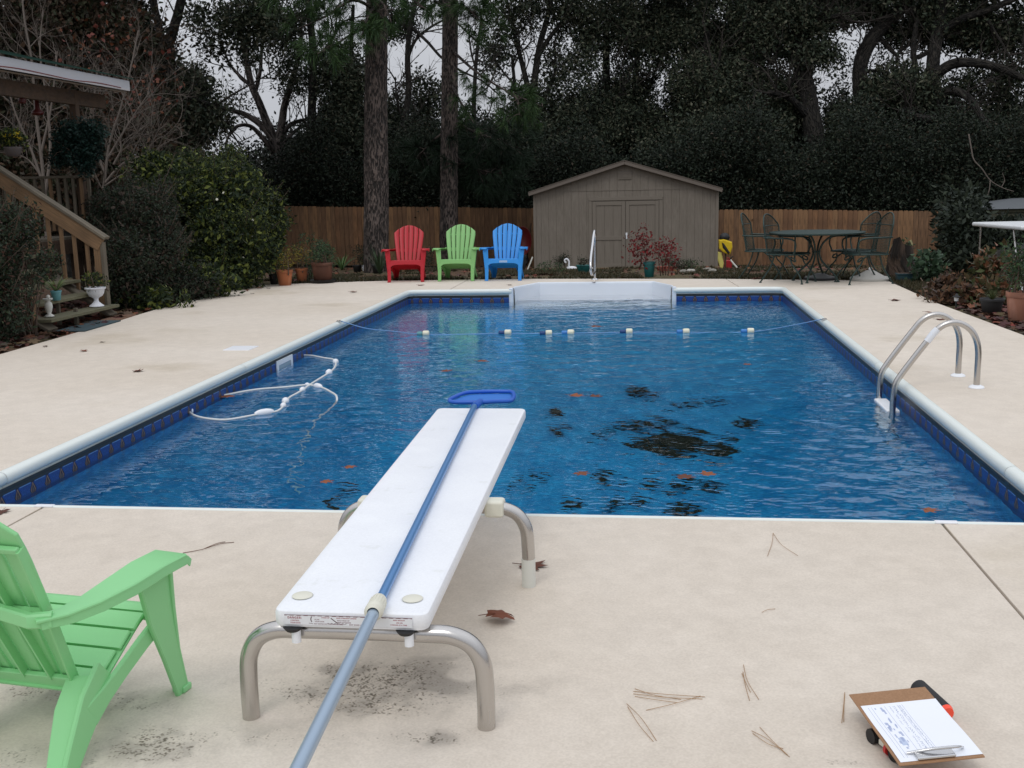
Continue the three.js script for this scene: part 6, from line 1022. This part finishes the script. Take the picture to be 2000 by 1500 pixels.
  solo('dead_branch', merge([limb([[1892, 262, 28], [1897, 290, 28], [1902, 312, 28], [1918, 330, 28], [1934, 352, 28], [1956, 366, 28], [1980, 374, 28]].map((q) => P(...q)), 0.02, 0.01, 6, 30), limb([[1934, 352, 28], [1932, 372, 28], [1924, 392, 28]].map((q) => P(...q)), 0.016, 0.008, 5, 8), limb([[1956, 366, 28], [1962, 352, 28], [1958, 338, 28]].map((q) => P(...q)), 0.012, 0.006, 5, 8)]), M.paleTwig, 'pale bare dead branch hanging in the dark foliage above the outbuilding', 'branch');

  // thicket: one dark mass beyond the fence
  const r = rng(505), list = [], top = (px) => { const k = [[-600, 250], [200, 330], [430, 335], [520, 310], [600, 270], [760, 250], [1000, 240], [1150, 200], [1480, 190], [1560, 235], [1640, 262], [1760, 255], [1900, 262], [2050, 200], [2700, 150]]; for (let i = 1; i < k.length; i++) if (px < k[i][0]) return lerp(k[i - 1][1], k[i][1], (px - k[i - 1][0]) / (k[i][0] - k[i - 1][0])); return 180; };
  for (let i = 0; i < 15000; i++) { const px = lerp(-500, 2600, r()), d = lerp(38, 56, r()), t = top(px) + (vn(px * 0.022 + 70, 5, 4096, 2) - 0.5) * 90, py = lerp(t, 470, Math.pow(r(), 0.8)); const q = P(px, py, d); if (q.y > ground(q.x, q.z)) list.push(rotM(q, r, 1.1 + r() * 0.9)); }
  inst('far_woods', woodsGeo, M.leaf, list, null, scene, { label: 'dense dark thicket closing the view beyond the fence', category: 'woods', kind: 'stuff' });
  const l2 = []; for (let i = 0; i < 6500; i++) { const px = lerp(520, 2350, r()), d = 0, py = lerp((px > 1300 ? 255 : 300) + (vn(px * 0.03 + 70, 15, 4096, 2) - 0.5) * 130, 440, Math.pow(r(), 0.8)), q = Z(px, py, lerp(-29.6, -32, r())); l2.push(rotM(q, r, 0.75 + r() * 0.5)); }
  inst('underbrush', woodsGeo, M.leaf, l2, null, scene, { label: 'shadowy undergrowth pressed against the back of the board fence', category: 'undergrowth', kind: 'stuff' });
  const l3 = []; for (let i = 0; i < 1500; i++) { const px = lerp(1856, 2060, r()), d = lerp(24, 29, r()), py = lerp(px < 1898 ? 395 + 40 * (r() - 0.5) : 455, 520, r()), q = P(px, py, d); if (q.y > ground(q.x, q.z) && true) l3.push(rotM(q, r, 0.7 + r() * 0.5)); }
  inst('hedge', darkGeo, M.leaf, l3.filter((_, i) => i % 3 < 2), null, scene, { label: 'dark unclipped hedge growing past the fence end by the golf cart', category: 'hedge', kind: 'stuff' });
}
// ---------------------------------------------------------------- bare twiggy trees and brown woods behind the porch
{
  const stems = (list, d) => list.map(([pts, r0, r1]) => [pts.map(([x, y, dd]) => [x, y, dd ?? d]), r0, r1]);
  tree('crape_myrtle', 'bare pale-stemmed tree seen under and above the porch roof', stems([[[[92, 470], [88, 380], [80, 300], [70, 220], [62, 120], [48, 40], [40, -40]], 0.034, 0.01], [[[88, 380], [98, 300], [92, 200], [78, 100], [84, 20]], 0.024, 0.008], [[[85, 360], [60, 290], [30, 220], [10, 150]], 0.022, 0.008], [[[80, 300], [98, 220], [105, 170], [112, 100]], 0.02, 0.007], [[[86, 350], [52, 310], [20, 300]], 0.018, 0.006]], 15.5), M.paleTwig, { seed: 31, k: 1.3, twigs: { n: 8, len: 1.0, lvl: 2, r: 0.0095, wob: 0.35, mat: M.paleTwig, trunk: true, t0: 0.3, up: 0.5 } });
  tree('crape_myrtle', 'bare grey twiggy tree spreading between the porch post and camellia', stems([[[[196, 470], [200, 390], [206, 340], [214, 280], [236, 210], [256, 130], [270, 60]], 0.03, 0.009], [[[203, 360], [240, 320], [275, 305], [318, 296]], 0.024, 0.008], [[[206, 340], [186, 290], [176, 240], [188, 190]], 0.02, 0.007], [[[210, 310], [240, 260], [268, 215], [292, 180]], 0.02, 0.007], [[[222, 322], [236, 292], [234, 270]], 0.02, 0.008], [[[203, 365], [232, 345], [262, 330], [300, 312]], 0.018, 0.007]], 16.5), M.paleTwig, { seed: 32, k: 1.15, twigs: { n: 9, len: 1.0, lvl: 2, r: 0.0095, wob: 0.35, mat: M.paleTwig, trunk: true, t0: 0.25, up: 0.35 }, crowns: [{ geo: leafCluster(3, 0.3, 0.08, 0.05, [lin(104, 62, 42), lin(98, 96, 44), lin(96, 50, 42), lin(90, 84, 44)], 71), blobs: [[215, 90, 16.6, 90, 60, 26, 1, 0.3], [290, 160, 17, 60, 60, 26, 1, 0.3], [230, 200, 16.6, 60, 40, 14, 1, 0.3]] }] });
  tree('brown_tree', 'tree with rusty and olive leaves filling the view above the porch roof', [[[[130, 470, 25], [126, 360, 25], [120, 220, 25], [112, 80, 25], [100, -80, 25]], 0.16, 0.07], [[[120, 220, 25], [160, 140, 25], [200, 60, 25]], 0.07, 0.03], [[[122, 260, 25], [70, 180, 25], [30, 90, 25]], 0.07, 0.03]], M.oakBark, { seed: 33, twigs: { n: 8, len: 1.8, lvl: 2, r: 0.03, mat: M.brownTwig, trunk: true }, crowns: [{ geo: brownGeo, blobs: [[70, 50, 25, 130, 90, 700], [190, 90, 25.5, 90, 80, 360], [60, 220, 25, 130, 90, 700], [200, 240, 25.5, 100, 80, 560], [120, 340, 25, 200, 70, 800], [280, 260, 26, 40, 70, 120], [60, -150, 25, 220, 130, 500, 1.6], [-120, 100, 24, 140, 200, 500, 1.4]] }] });
  const r = rng(606), l = []; for (let i = 0; i < 4200; i++) { const px = lerp(-300, 330, r()), d = lerp(26.5, 33, r()), py = lerp(40, 480, r()), q = P(px, py, d); if (px > 250 && vn(py * 0.05 + 40, 3, 4096, 2) < 0.55) continue; if (q.y > ground(q.x, q.z)) l.push(rotM(q, r, 0.9 + r() * 0.7)); }
  inst('side_woods', brownGeo, M.leaf, l, null, scene, { label: 'brownish woodland mass behind the porch', category: 'woods', kind: 'stuff' });
}
// ---------------------------------------------------------------- shrubs
function shrub(name, label, base, blobs, geo, { m = M.leafThin, stems = 7, seed = 1, stemMat = M.brownTwig, cat = 'shrub', group, nm = 'foliage' } = {}) {
  const t = thing(name, label, cat, [base.x, base.y, base.z], 0, group), rand = rng(seed * 17 + 3), list = [], wood = [], inv = (t.updateMatrixWorld(true), t.matrixWorld.clone().invert());
  for (const [c, rx, ry, rz, n, sc = 1, gate = 0.3] of blobs) {
    for (let i = 0, k = 0; k < n && i < n * 5; i++) {
      const a = rand() * 6.283, q = Math.acos(2 * rand() - 1), stray = rand() < 0.1, mm = stray ? 1 + rand() * 0.28 : Math.pow(rand(), 0.38), lump = 0.82 + 0.36 * vn(Math.sin(q) * Math.cos(a) * 2.2 + 40, Math.cos(q) * 2.2 + Math.sin(q) * Math.sin(a) * 1.7 + 40, 4096, 4);
      const p = V(c.x + rx * mm * lump * Math.sin(q) * Math.cos(a), c.y + ry * mm * lump * Math.cos(q), c.z + rz * mm * lump * Math.sin(q) * Math.sin(a));
      if (p.y < ground(p.x, p.z) + 0.02 || vn(p.x * 3.2 + 800, p.y * 3.2 + p.z * 2.1 + 800, 4096, 12) < gate) continue;
      list.push(rotM(p, rand, sc * (stray ? 0.5 : 1) * (0.75 + rand() * 0.5)).premultiply(inv)); k++;
    }
    // long shoots that break the outline
    if (n > 150) for (let i = 0; i < n / 45; i++) { const a = rand() * 6.283, el = rand() * 1.2, b = V(c.x + rx * 0.8 * Math.cos(a) * Math.cos(el), c.y + ry * 0.8 * Math.sin(el), c.z + rz * 0.8 * Math.sin(a) * Math.cos(el)), d = V(Math.cos(a) * 0.6, 0.5 + rand() * 0.9, Math.sin(a) * 0.6).normalize(), L = 0.22 + rand() * 0.32, e = b.clone().addScaledVector(d, L); wood.push(limb([b, b.clone().lerp(e, 0.5).add(V(0.02, 0.02, 0)), e], 0.006, 0.003, 4, 4)); for (let k = 1; k <= 4; k++) list.push(rotM(b.clone().lerp(e, k / 4), rand, 0.5 - k * 0.06).premultiply(inv)); }
    for (let i = 0; i < stems; i++) { const e = V(c.x + (rand() - 0.5) * rx * 1.3, c.y + (rand() - 0.2) * ry * 0.9, c.z + (rand() - 0.5) * rz * 1.3), b = base.clone().add(V((rand() - 0.5) * 0.25, -0.03, (rand() - 0.5) * 0.25)); wood.push(limb([b, b.clone().lerp(e, 0.5).add(V((rand() - 0.5) * 0.15, 0.08, (rand() - 0.5) * 0.15)), e], 0.008 + ry * 0.008, 0.004, 5, 6)); }
  }
  if (wood.length) part('stem', local(merge(wood), t), stemMat, t);
  if (list.length) bake(nm, geo, m, list, t);
  return t;
}
const E3 = (px, py, d) => P(px, py, d);
const ell = (px, py, d, rx, ry, n, sc, gate, dz = 0.9) => { const s = FOC / d; return [P(px, py, d), rx / s, ry / s, (dz * (rx + ry)) / 2 / s, n, sc, gate]; };
const camGeo = leafCluster(26, 0.17, 0.085, 0.042, [lin(50, 67, 31), lin(39, 55, 27), lin(70, 84, 35), lin(32, 46, 25), lin(100, 108, 46)], 201, { droop: 0.1, out: 0.5 });
const dkGeo = leafCluster(26, 0.17, 0.06, 0.026, [lin(42, 54, 38), lin(34, 46, 32), lin(54, 64, 44), lin(62, 50, 40)], 202);
const nanGeo = leafCluster(24, 0.16, 0.055, 0.022, [lin(46, 60, 42), lin(38, 52, 36), lin(58, 70, 46), lin(50, 62, 42), lin(40, 54, 38), lin(44, 56, 40), lin(50, 60, 44), lin(78, 54, 44)], 203);
{
  const base = onGround(G(410, 560)), sh = shrub('camellia_shrub', 'tall yellow-green camellia shrub with white blossoms at the deck corner', base, [ell(425, 420, 17.6, 88, 96, 950, 1, .36), ell(370, 410, 18.2, 84, 100, 560, 1, .36), ell(445, 480, 17.2, 74, 80, 720, 1, .36), ell(330, 440, 17.4, 60, 90, 380, 1, .36), ell(400, 525, 17, 80, 42, 330, 1, .36), ell(410, 350, 18.2, 70, 36, 170, 1, 0.42), ell(505, 425, 18, 44, 48, 190, 1, 0.42), ell(490, 480, 17.6, 50, 50, 180, 1, .42), ell(485, 370, 18, 44, 42, 130, 1, 0.44), ell(450, 318, 18.4, 40, 24, 40, .8, .46), ell(300, 350, 18.4, 50, 50, 170, 1, .4), ell(392, 312, 18.4, 44, 24, 36, .8, .46), ell(540, 425, 18.2, 22, 34, 44, .8, .44)], camGeo, { seed: 2, stems: 6 });
  const r = rng(44), white = phys(C(214, 212, 196), 0.7);
  for (const [x, y] of [[437, 377], [441, 446], [494, 430], [493, 461], [497, 505], [424, 390], [475, 504]]) { const q = P(x, y, 16.7 + r() * 0.3), petals = []; for (let k = 0; k < 6; k++) petals.push(new THREE.SphereGeometry(0.014, 7, 5).scale(1, 0.35, 0.7).translate(0.012, 0.004, 0).rotateZ(0.35).rotateY(k * 1.047)); petals.push(new THREE.SphereGeometry(0.012, 6, 5).translate(0, 0.008, 0)); part('blossom', local(merge(petals).rotateX(0.9 + r() * 0.6).rotateY(r() - 0.5).translate(q.x, q.y, q.z), sh), white, sh); }
}
shrub('dark_shrub', 'dark small-leaved shrub between the stairs and the camellia', onGround(G(250, 600)), [ell(258, 450, 15.2, 66, 86, 620, 1, .36), ell(250, 530, 14.6, 46, 76, 460, 1, .36), ell(310, 520, 15.2, 60, 80, 480, 1, .36), ell(205, 430, 15.6, 36, 50, 150, 1, .4), ell(285, 385, 16, 56, 44, 190, 1, .4), ell(365, 562, 15.6, 50, 26, 130, 1, .4)], dkGeo, { seed: 3 });
shrub('nandina_shrub', 'reddish green shrub growing in front of the stair rail by the picture side', onGround(G(45, 655)), [ell(6, 482, 11.6, 46, 76, 330, 1, .4), ell(-18, 590, 11.3, 46, 80, 380, 1, .4), ell(48, 446, 12, 28, 38, 80, 1, .42), ell(-60, 520, 11.4, 80, 130, 400, 1, .36), ell(58, 500, 11.7, 26, 40, 64, 1, .44), ell(24, 540, 11.5, 30, 40, 80, 1, .42), ell(84, 520, 11.9, 22, 22, 22, .8, .44)], nanGeo, { seed: 4 });
shrub('low_shrub', 'patch of low leaves at the foot of the dark shrub, by the bed edge', onGround(G(345, 590)), [ell(390, 556, 16, 60, 24, 150), ell(300, 590, 14.6, 60, 18, 80)], camGeo, { seed: 5, stems: 2 });
shrub('hanging_ivy', 'dark green hanging plant wrapped round the porch post', P(150, 300, 15.0), [ell(146, 268, 15.0, 26, 32, 110, .8, .4), ell(168, 290, 15.0, 22, 40, 100, .8, .4), ell(184, 262, 15, 14, 26, 30, .8, .4), ell(122, 290, 15, 18, 26, 40, .8, .4), ell(150, 322, 15, 24, 20, 50, .8, .42), ell(112, 308, 15, 10, 24, 16, .7, .4)], leafCluster(24, 0.14, 0.055, 0.035, [lin(22, 40, 36), lin(18, 34, 30), lin(28, 50, 44)], 205, { droop: 0.5 }), { seed: 6, stems: 1, cat: 'hanging plant', m: M.leaf });
{
  const c = Z(25, 290, -8.4), t = thing('hanging_basket', 'grey basket with yellow flowers hanging beneath the porch roof', 'hanging plant', [c.x, c.y, c.z]); part('basket', lathe([[0.001, -0.1], [0.08, -0.1], [0.115, 0.0], [0.12, 0.02], [0.001, 0.0]], 20), mat(C(92, 84, 82), 0.85), t);
  part('hanger', tube([V(0.11, 0.01, 0), V(0.05, 0.35, 0), V(0, 0.8, 0)], 0.004, 10, 5), M.dark, t); const l = [], l2 = [], r = rng(7); for (let i = 0; i < 34; i++) l.push(rotM(V((r() - 0.5) * 0.26, 0.05 + r() * 0.13, (r() - 0.5) * 0.24), r, 0.55)); for (let i = 0; i < 10; i++) l2.push(rotM(V(0.06 + (r() - 0.5) * 0.14, 0.12 + r() * 0.08, 0.06 + (r() - 0.5) * 0.12), r, 0.35));
  bake('foliage', camGeo, M.leafThin, l, t); bake('blossom', leafCluster(14, 0.1, 0.06, 0.045, [lin(214, 188, 40), lin(226, 202, 60)], 206), M.leafThin, l2, t);
}
// blades from one root
function blades(n, len, w, cols, seed, lean = 0.7) {
  const r = rng(seed), p = [], c = [], idx = [];
  for (let i = 0; i < n; i++) { const a = r() * 6.283, L = len * (0.6 + r() * 0.6), ou = lean * (0.3 + r() * 0.9), col = cols[i % cols.length], f = 0.8 + r() * 0.4, k0 = p.length / 3; for (let k = 0; k <= 4; k++) { const t = k / 4, rad = ou * L * t, y = L * (t - 0.55 * ou * t * t), ww = (w / 2) * Math.sin(Math.PI * Math.min(1, 0.25 + t * 0.75)); for (const s of [-1, 1]) { p.push(Math.cos(a) * rad - Math.sin(a) * ww * s, y, Math.sin(a) * rad + Math.cos(a) * ww * s); c.push(col[0] * f, col[1] * f, col[2] * f); } } for (let k = 0; k < 4; k++) { const q = k0 + k * 2; idx.push(q, q + 1, q + 2, q + 1, q + 3, q + 2); } }
  const g = new THREE.BufferGeometry(); g.setAttribute('position', new THREE.Float32BufferAttribute(p, 3)); g.setAttribute('color', new THREE.Float32BufferAttribute(c, 3)); g.setIndex(idx); g.computeVertexNormals(); return g;
}
const GR = [lin(78, 106, 62), lin(62, 92, 54), lin(96, 124, 72)];
const bladePlant = (name, label, p, n, len, w, cols, seed, lean) => solo(name, blades(n, len, w, cols, seed, lean), M.leafThin, label, 'plant', { pos: [p.x, p.y, p.z] });
const potPlant = (label, p, h, r, geo, n, seed, extra = {}) => shrub('potted_plant', label, p, [[p.clone().add(V(0, h * 0.6, 0)), r, h * 0.5, r, n, extra.sc ?? 0.6, 0.25]], geo, { seed, stems: 4, cat: 'plant', stemMat: M.brownTwig });
const yelGeo = leafCluster(16, 0.16, 0.06, 0.022, [lin(122, 116, 48), lin(96, 98, 44), lin(140, 122, 50), lin(84, 70, 44)], 207), grGeo = leafCluster(20, 0.16, 0.06, 0.03, [lin(56, 78, 50), lin(46, 64, 44), lin(70, 92, 58)], 208), redGeo = leafCluster(9, 0.16, 0.06, 0.04, [lin(132, 40, 40), lin(110, 32, 34), lin(92, 40, 36)], 209), rustGeo = leafCluster(10, 0.17, 0.095, 0.055, [lin(92, 66, 48), lin(76, 56, 42), lin(64, 50, 42), lin(74, 68, 46), lin(112, 80, 56), lin(58, 56, 40)], 210, { droop: 0.3 });
potPlant('yellowing leafy plant in the larger terracotta pot', V(potA.position.x, 0.2, potA.position.z), 0.34, 0.16, yelGeo, 26, 301);
potPlant('thin yellow-green plant in the smaller terracotta pot', V(potB.position.x, 0.2, potB.position.z), 0.42, 0.13, yelGeo, 24, 302);
potPlant('bushy grey-green plant growing in the stained tub', V(potC.position.x, 0.3, potC.position.z), 0.34, 0.24, grGeo, 60, 303);
potPlant('tall grey-green plant behind the terracotta pots, before the fence', onGround(G(610, 546)), 0.75, 0.3, grGeo, 60, 304);
potPlant('small leafy plant in the black pot beside the larger terracotta pot', V(potD.position.x, 0.13, potD.position.z), 0.2, 0.12, grGeo, 16, 305);
potPlant('green plant trailing from the small white pot by the pine', V(potE.position.x, potE.position.y + 0.1, potE.position.z), 0.3, 0.16, grGeo, 22, 306);
potPlant('dark bushy plant in the shade at the pine foot', V(potF.position.x, potF.position.y + 0.1, potF.position.z), 0.5, 0.26, dkGeo, 44, 307);
bladePlant('spiky_plant', 'strap-leaved green plant between the stained tub and the white pot', T(668, 528), 22, 0.62, 0.04, GR, 31, 0.9);
bladePlant('spiky_plant', 'spiky plant growing before the pine trunk, beside the red chair', T(742, 536), 44, 0.75, 0.02, [lin(66, 86, 58), lin(54, 72, 50)], 32, 0.6);
potPlant('low green plant behind the red chair', T(772, 520), 0.4, 0.22, grGeo, 26, 308);
potPlant('dusty plant between the red and green chairs', T(846, 532), 0.55, 0.22, dkGeo, 40, 309);
bladePlant('spiky_plant', 'spiky pale green plant in the blue-grey pot on the stairs', tealStep.position.clone().add(V(0, 0.1, 0)), 26, 0.26, 0.018, [lin(120, 132, 84), lin(96, 116, 74)], 33, 0.9);
bladePlant('spiky_plant', 'arching spider plant beyond the blue-grey pot on the third tread', V(-6.35, 0.47, -7.2), 20, 0.28, 0.016, [lin(104, 120, 76), lin(84, 104, 66)], 34, 1.1);
potPlant('round-leaved green plant in the white urn', V(-5.99, 0.37, -7.72), 0.17, 0.12, camGeo, 18, 310, { sc: 0.5 });
potPlant('red-leaved plant in the teal pot before the shed doors', V(potI.position.x - 0.12, potI.position.y + 0.2, potI.position.z), 0.55, 0.26, redGeo, 40, 311, { sc: 0.8 });
potPlant('red-leaved plant spilling beside the teal pot before the shed doors', V(potI.position.x + 0.22, potI.position.y + 0.05, potI.position.z + 0.05), 0.55, 0.2, redGeo, 34, 312, { sc: 0.8 });
potPlant('green sprig right of the red leaves at the shed wall'.replace('right of', 'beyond'), T(1304, 528), 0.34, 0.12, grGeo, 12, 313);
potPlant('dark low plant at the shed wall near the yellow jacket', T(1330, 530), 0.25, 0.24, dkGeo, 34, 314);
potPlant('small plant with brown tips at the shed corner', T(1352, 530), 0.2, 0.2, grGeo, 14, 315);
potPlant('dark plant behind the swan planter at the shed wall', T(1098, 525), 0.36, 0.22, dkGeo, 34, 316);
potPlant('low weedy plant at the shed\'s blue chair corner', T(1078, 532), 0.16, 0.3, grGeo, 22, 317);
potPlant('small plant in the teal oval planter', T(1140, 533).add(V(0, 0.12, 0)), 0.18, 0.12, dkGeo, 12, 318);
potPlant('broad green plant beside the stump', onGround(G(1812, 552)), 0.36, 0.2, leafCluster(18, 0.16, 0.1, 0.06, [lin(54, 76, 54), lin(46, 66, 48), lin(70, 92, 66)], 211), 34, 319, { sc: 0.9 });
potPlant('small fern-like plant growing on the stump top', onGround(G(1759, 541)).add(V(0.04, 0.4, 0)), 0.16, 0.1, grGeo, 8, 320);
bladePlant('grass_tuft', 'grassy plant in the wide dark pot', V(potK.position.x, 0.14, potK.position.z), 70, 0.16, 0.008, [lin(84, 92, 52), lin(70, 80, 46)], 35, 0.8);
shrub('potted_plant', 'green shrub with white berries rising from the large pale pot', V(potJ.position.x, 0.28, potJ.position.z), [[V(potJ.position.x, 0.62, potJ.position.z), 0.15, 0.3, 0.15, 40, 0.7, 0.4]], grGeo, { seed: 61, stems: 6, cat: 'plant' });
shrub('hydrangea_shrub', 'rust-brown leafy shrub at the leaf bed behind the solar light', onGround(G(1880, 590)), [ell(1852, 566, 13.6, 30, 24, 60, .9, .42), ell(1900, 578, 13.2, 40, 20, 76, .9, .42), ell(1866, 588, 13.2, 44, 12, 60, .9, .4), ell(1843, 545, 14.2, 12, 16, 14, .8, .4)], rustGeo, { seed: 62, stems: 8 });
shrub('hydrangea_shrub', 'greenish brown shrub in front of the golf cart', onGround(G(1950, 590)), [ell(1955, 530, 13.4, 40, 30, 70, 1, .45), ell(1985, 510, 13, 30, 40, 50, 1, .45), ell(1930, 575, 13, 30, 20, 40, 1, .4)], leafCluster(14, 0.18, 0.09, 0.06, [lin(84, 92, 54), lin(98, 84, 56), lin(70, 78, 48), lin(120, 80, 56)], 212), { seed: 63, stems: 8 });
shrub('dark_shrub', 'dark evergreen bush at the end of the fence', onGround(P(1868, 505, 27)), [ell(1872, 470, 27, 24, 56, 200, 1.5, .36), ell(1864, 428, 28, 20, 28, 70, 1.4, .4)], dkGeo, { seed: 64 });
potPlant('scruffy weeds at the fence foot beside the stump', onGround(P(1735, 506, 30)), 0.5, 0.7, grGeo, 50, 321);

// ---------------------------------------------------------------- leaf litter, grass
{
  const r = rng(909), geo = mapleLeaf(0.07, 8, 0.35);
  const bed = (poly, n, name, label, k0 = 0.6) => { const l = [], cols = []; const xs = poly.map((q) => q[0]), zs = poly.map((q) => q[1]), inside = (x, z) => { let c = false; for (let i = 0, j = poly.length - 1; i < poly.length; j = i++) { const [xi, zi] = poly[i], [xj, zj] = poly[j]; if ((zi > z) !== (zj > z) && x < ((xj - xi) * (z - zi)) / (zj - zi) + xi) c = !c; } return c; }; for (let i = 0, k = 0; k < n && i < n * 20; i++) { const x = lerp(Math.min(...xs), Math.max(...xs), r()), z = lerp(Math.min(...zs), Math.max(...zs), r()); if (!inside(x, z)) continue; k++; const s = k0 + r() * 0.8; l.push(new THREE.Matrix4().compose(V(x, ground(x, z) - 0.012 + r() * 0.025, z), new THREE.Quaternion().setFromEuler(new THREE.Euler((r() - 0.5) * 0.9, r() * 6.3, (r() - 0.5) * 0.9)), V(s, s, s))); cols.push(r() < 0.5 ? C(84 + r() * 40, 54 + r() * 24, 42 + r() * 14) : C(56 + r() * 34, 40 + r() * 20, 34 + r() * 14)); } inst(name, geo, mat(0xffffff, 0.85), l, cols, scene, { label, category: 'leaf litter', kind: 'stuff' }); };
  bed([[-5.56, -4], [-5.62, -6.25], [-5.68, -7.62], [-5.74, -8.65], [-5.85, -10.58], [-5.9, -11.6], [-8, -11.8], [-7.6, -4]], 2600, 'leaf_litter', 'red-brown leaf litter in the bed along the left deck edge below the stairs'.replace('left ', 'stair-side '));
  bed([[4.44, -8.87], [4.47, -7.3], [4.53, -5.2], [6.6, -5.2], [6.6, -10.4], [4.46, -10.2]], 2600, 'leaf_litter', 'rust-coloured leaf litter in the bed behind the ladder');
  bed([[-5, -12.9], [4.3, -12.6], [9, -24], [10, -29], [-13, -29], [-6, -14]], 1700, 'fallen_leaves', 'scattered brown leaves over the rough lawn before the fence', 0.4);
  // turf: short blades near the deck edge
  const tuft = blades(14, 0.07, 0.008, [lin(58, 60, 34), lin(74, 66, 42), lin(92, 76, 52), lin(50, 56, 30)], 88, 0.9), gl = [];
  for (let i = 0; i < 26000; i++) { const z = -12.4 - Math.pow(r(), 1.4) * 12, x = lerp(-6, 8, r()); const edge = x < -3.5 ? -12.8 + (x + 3.5) * -0.26 : x < 2.2 ? lerp(-12.9, -12.55, clamp((x + 1) / 3)) : lerp(-12.55, -11.8, clamp((x - 2.2) / 2.2)); if (z > edge - 0.02 || (x > -2.3 && x < 2.7 && z < -23.3)) continue; if (vn(x * 0.9 + 90, z * 0.9 + 90, 4096, 6) < 0.36 + clamp((-13.6 - z) * 0.09, 0, 0.3)) continue; gl.push(rotY(V(x, ground(x, z) - 0.02, z), r() * 6.3, 0.7 + r() * 0.8)); }
  for (let i = 0; i < 5000; i++) { const x = 4.45 + r() * 0.9, z = lerp(-12.6, -8.9, r()); if (x > 5.3 - (z + 12.6) * 0.1) continue; gl.push(rotY(V(x, ground(x, z) - 0.025, z), r() * 6.3, 0.7 + r() * 0.7)); }
  inst('grass', tuft, M.leafThin, gl, null, scene, { label: 'short patchy winter grass between the deck and the shed', category: 'grass', kind: 'stuff' });
  function rotY(p, a, k) { return new THREE.Matrix4().compose(p, new THREE.Quaternion().setFromAxisAngle(V(0, 1, 0), a), V(k, k, k)); }
}

renderer.render(scene, camera);
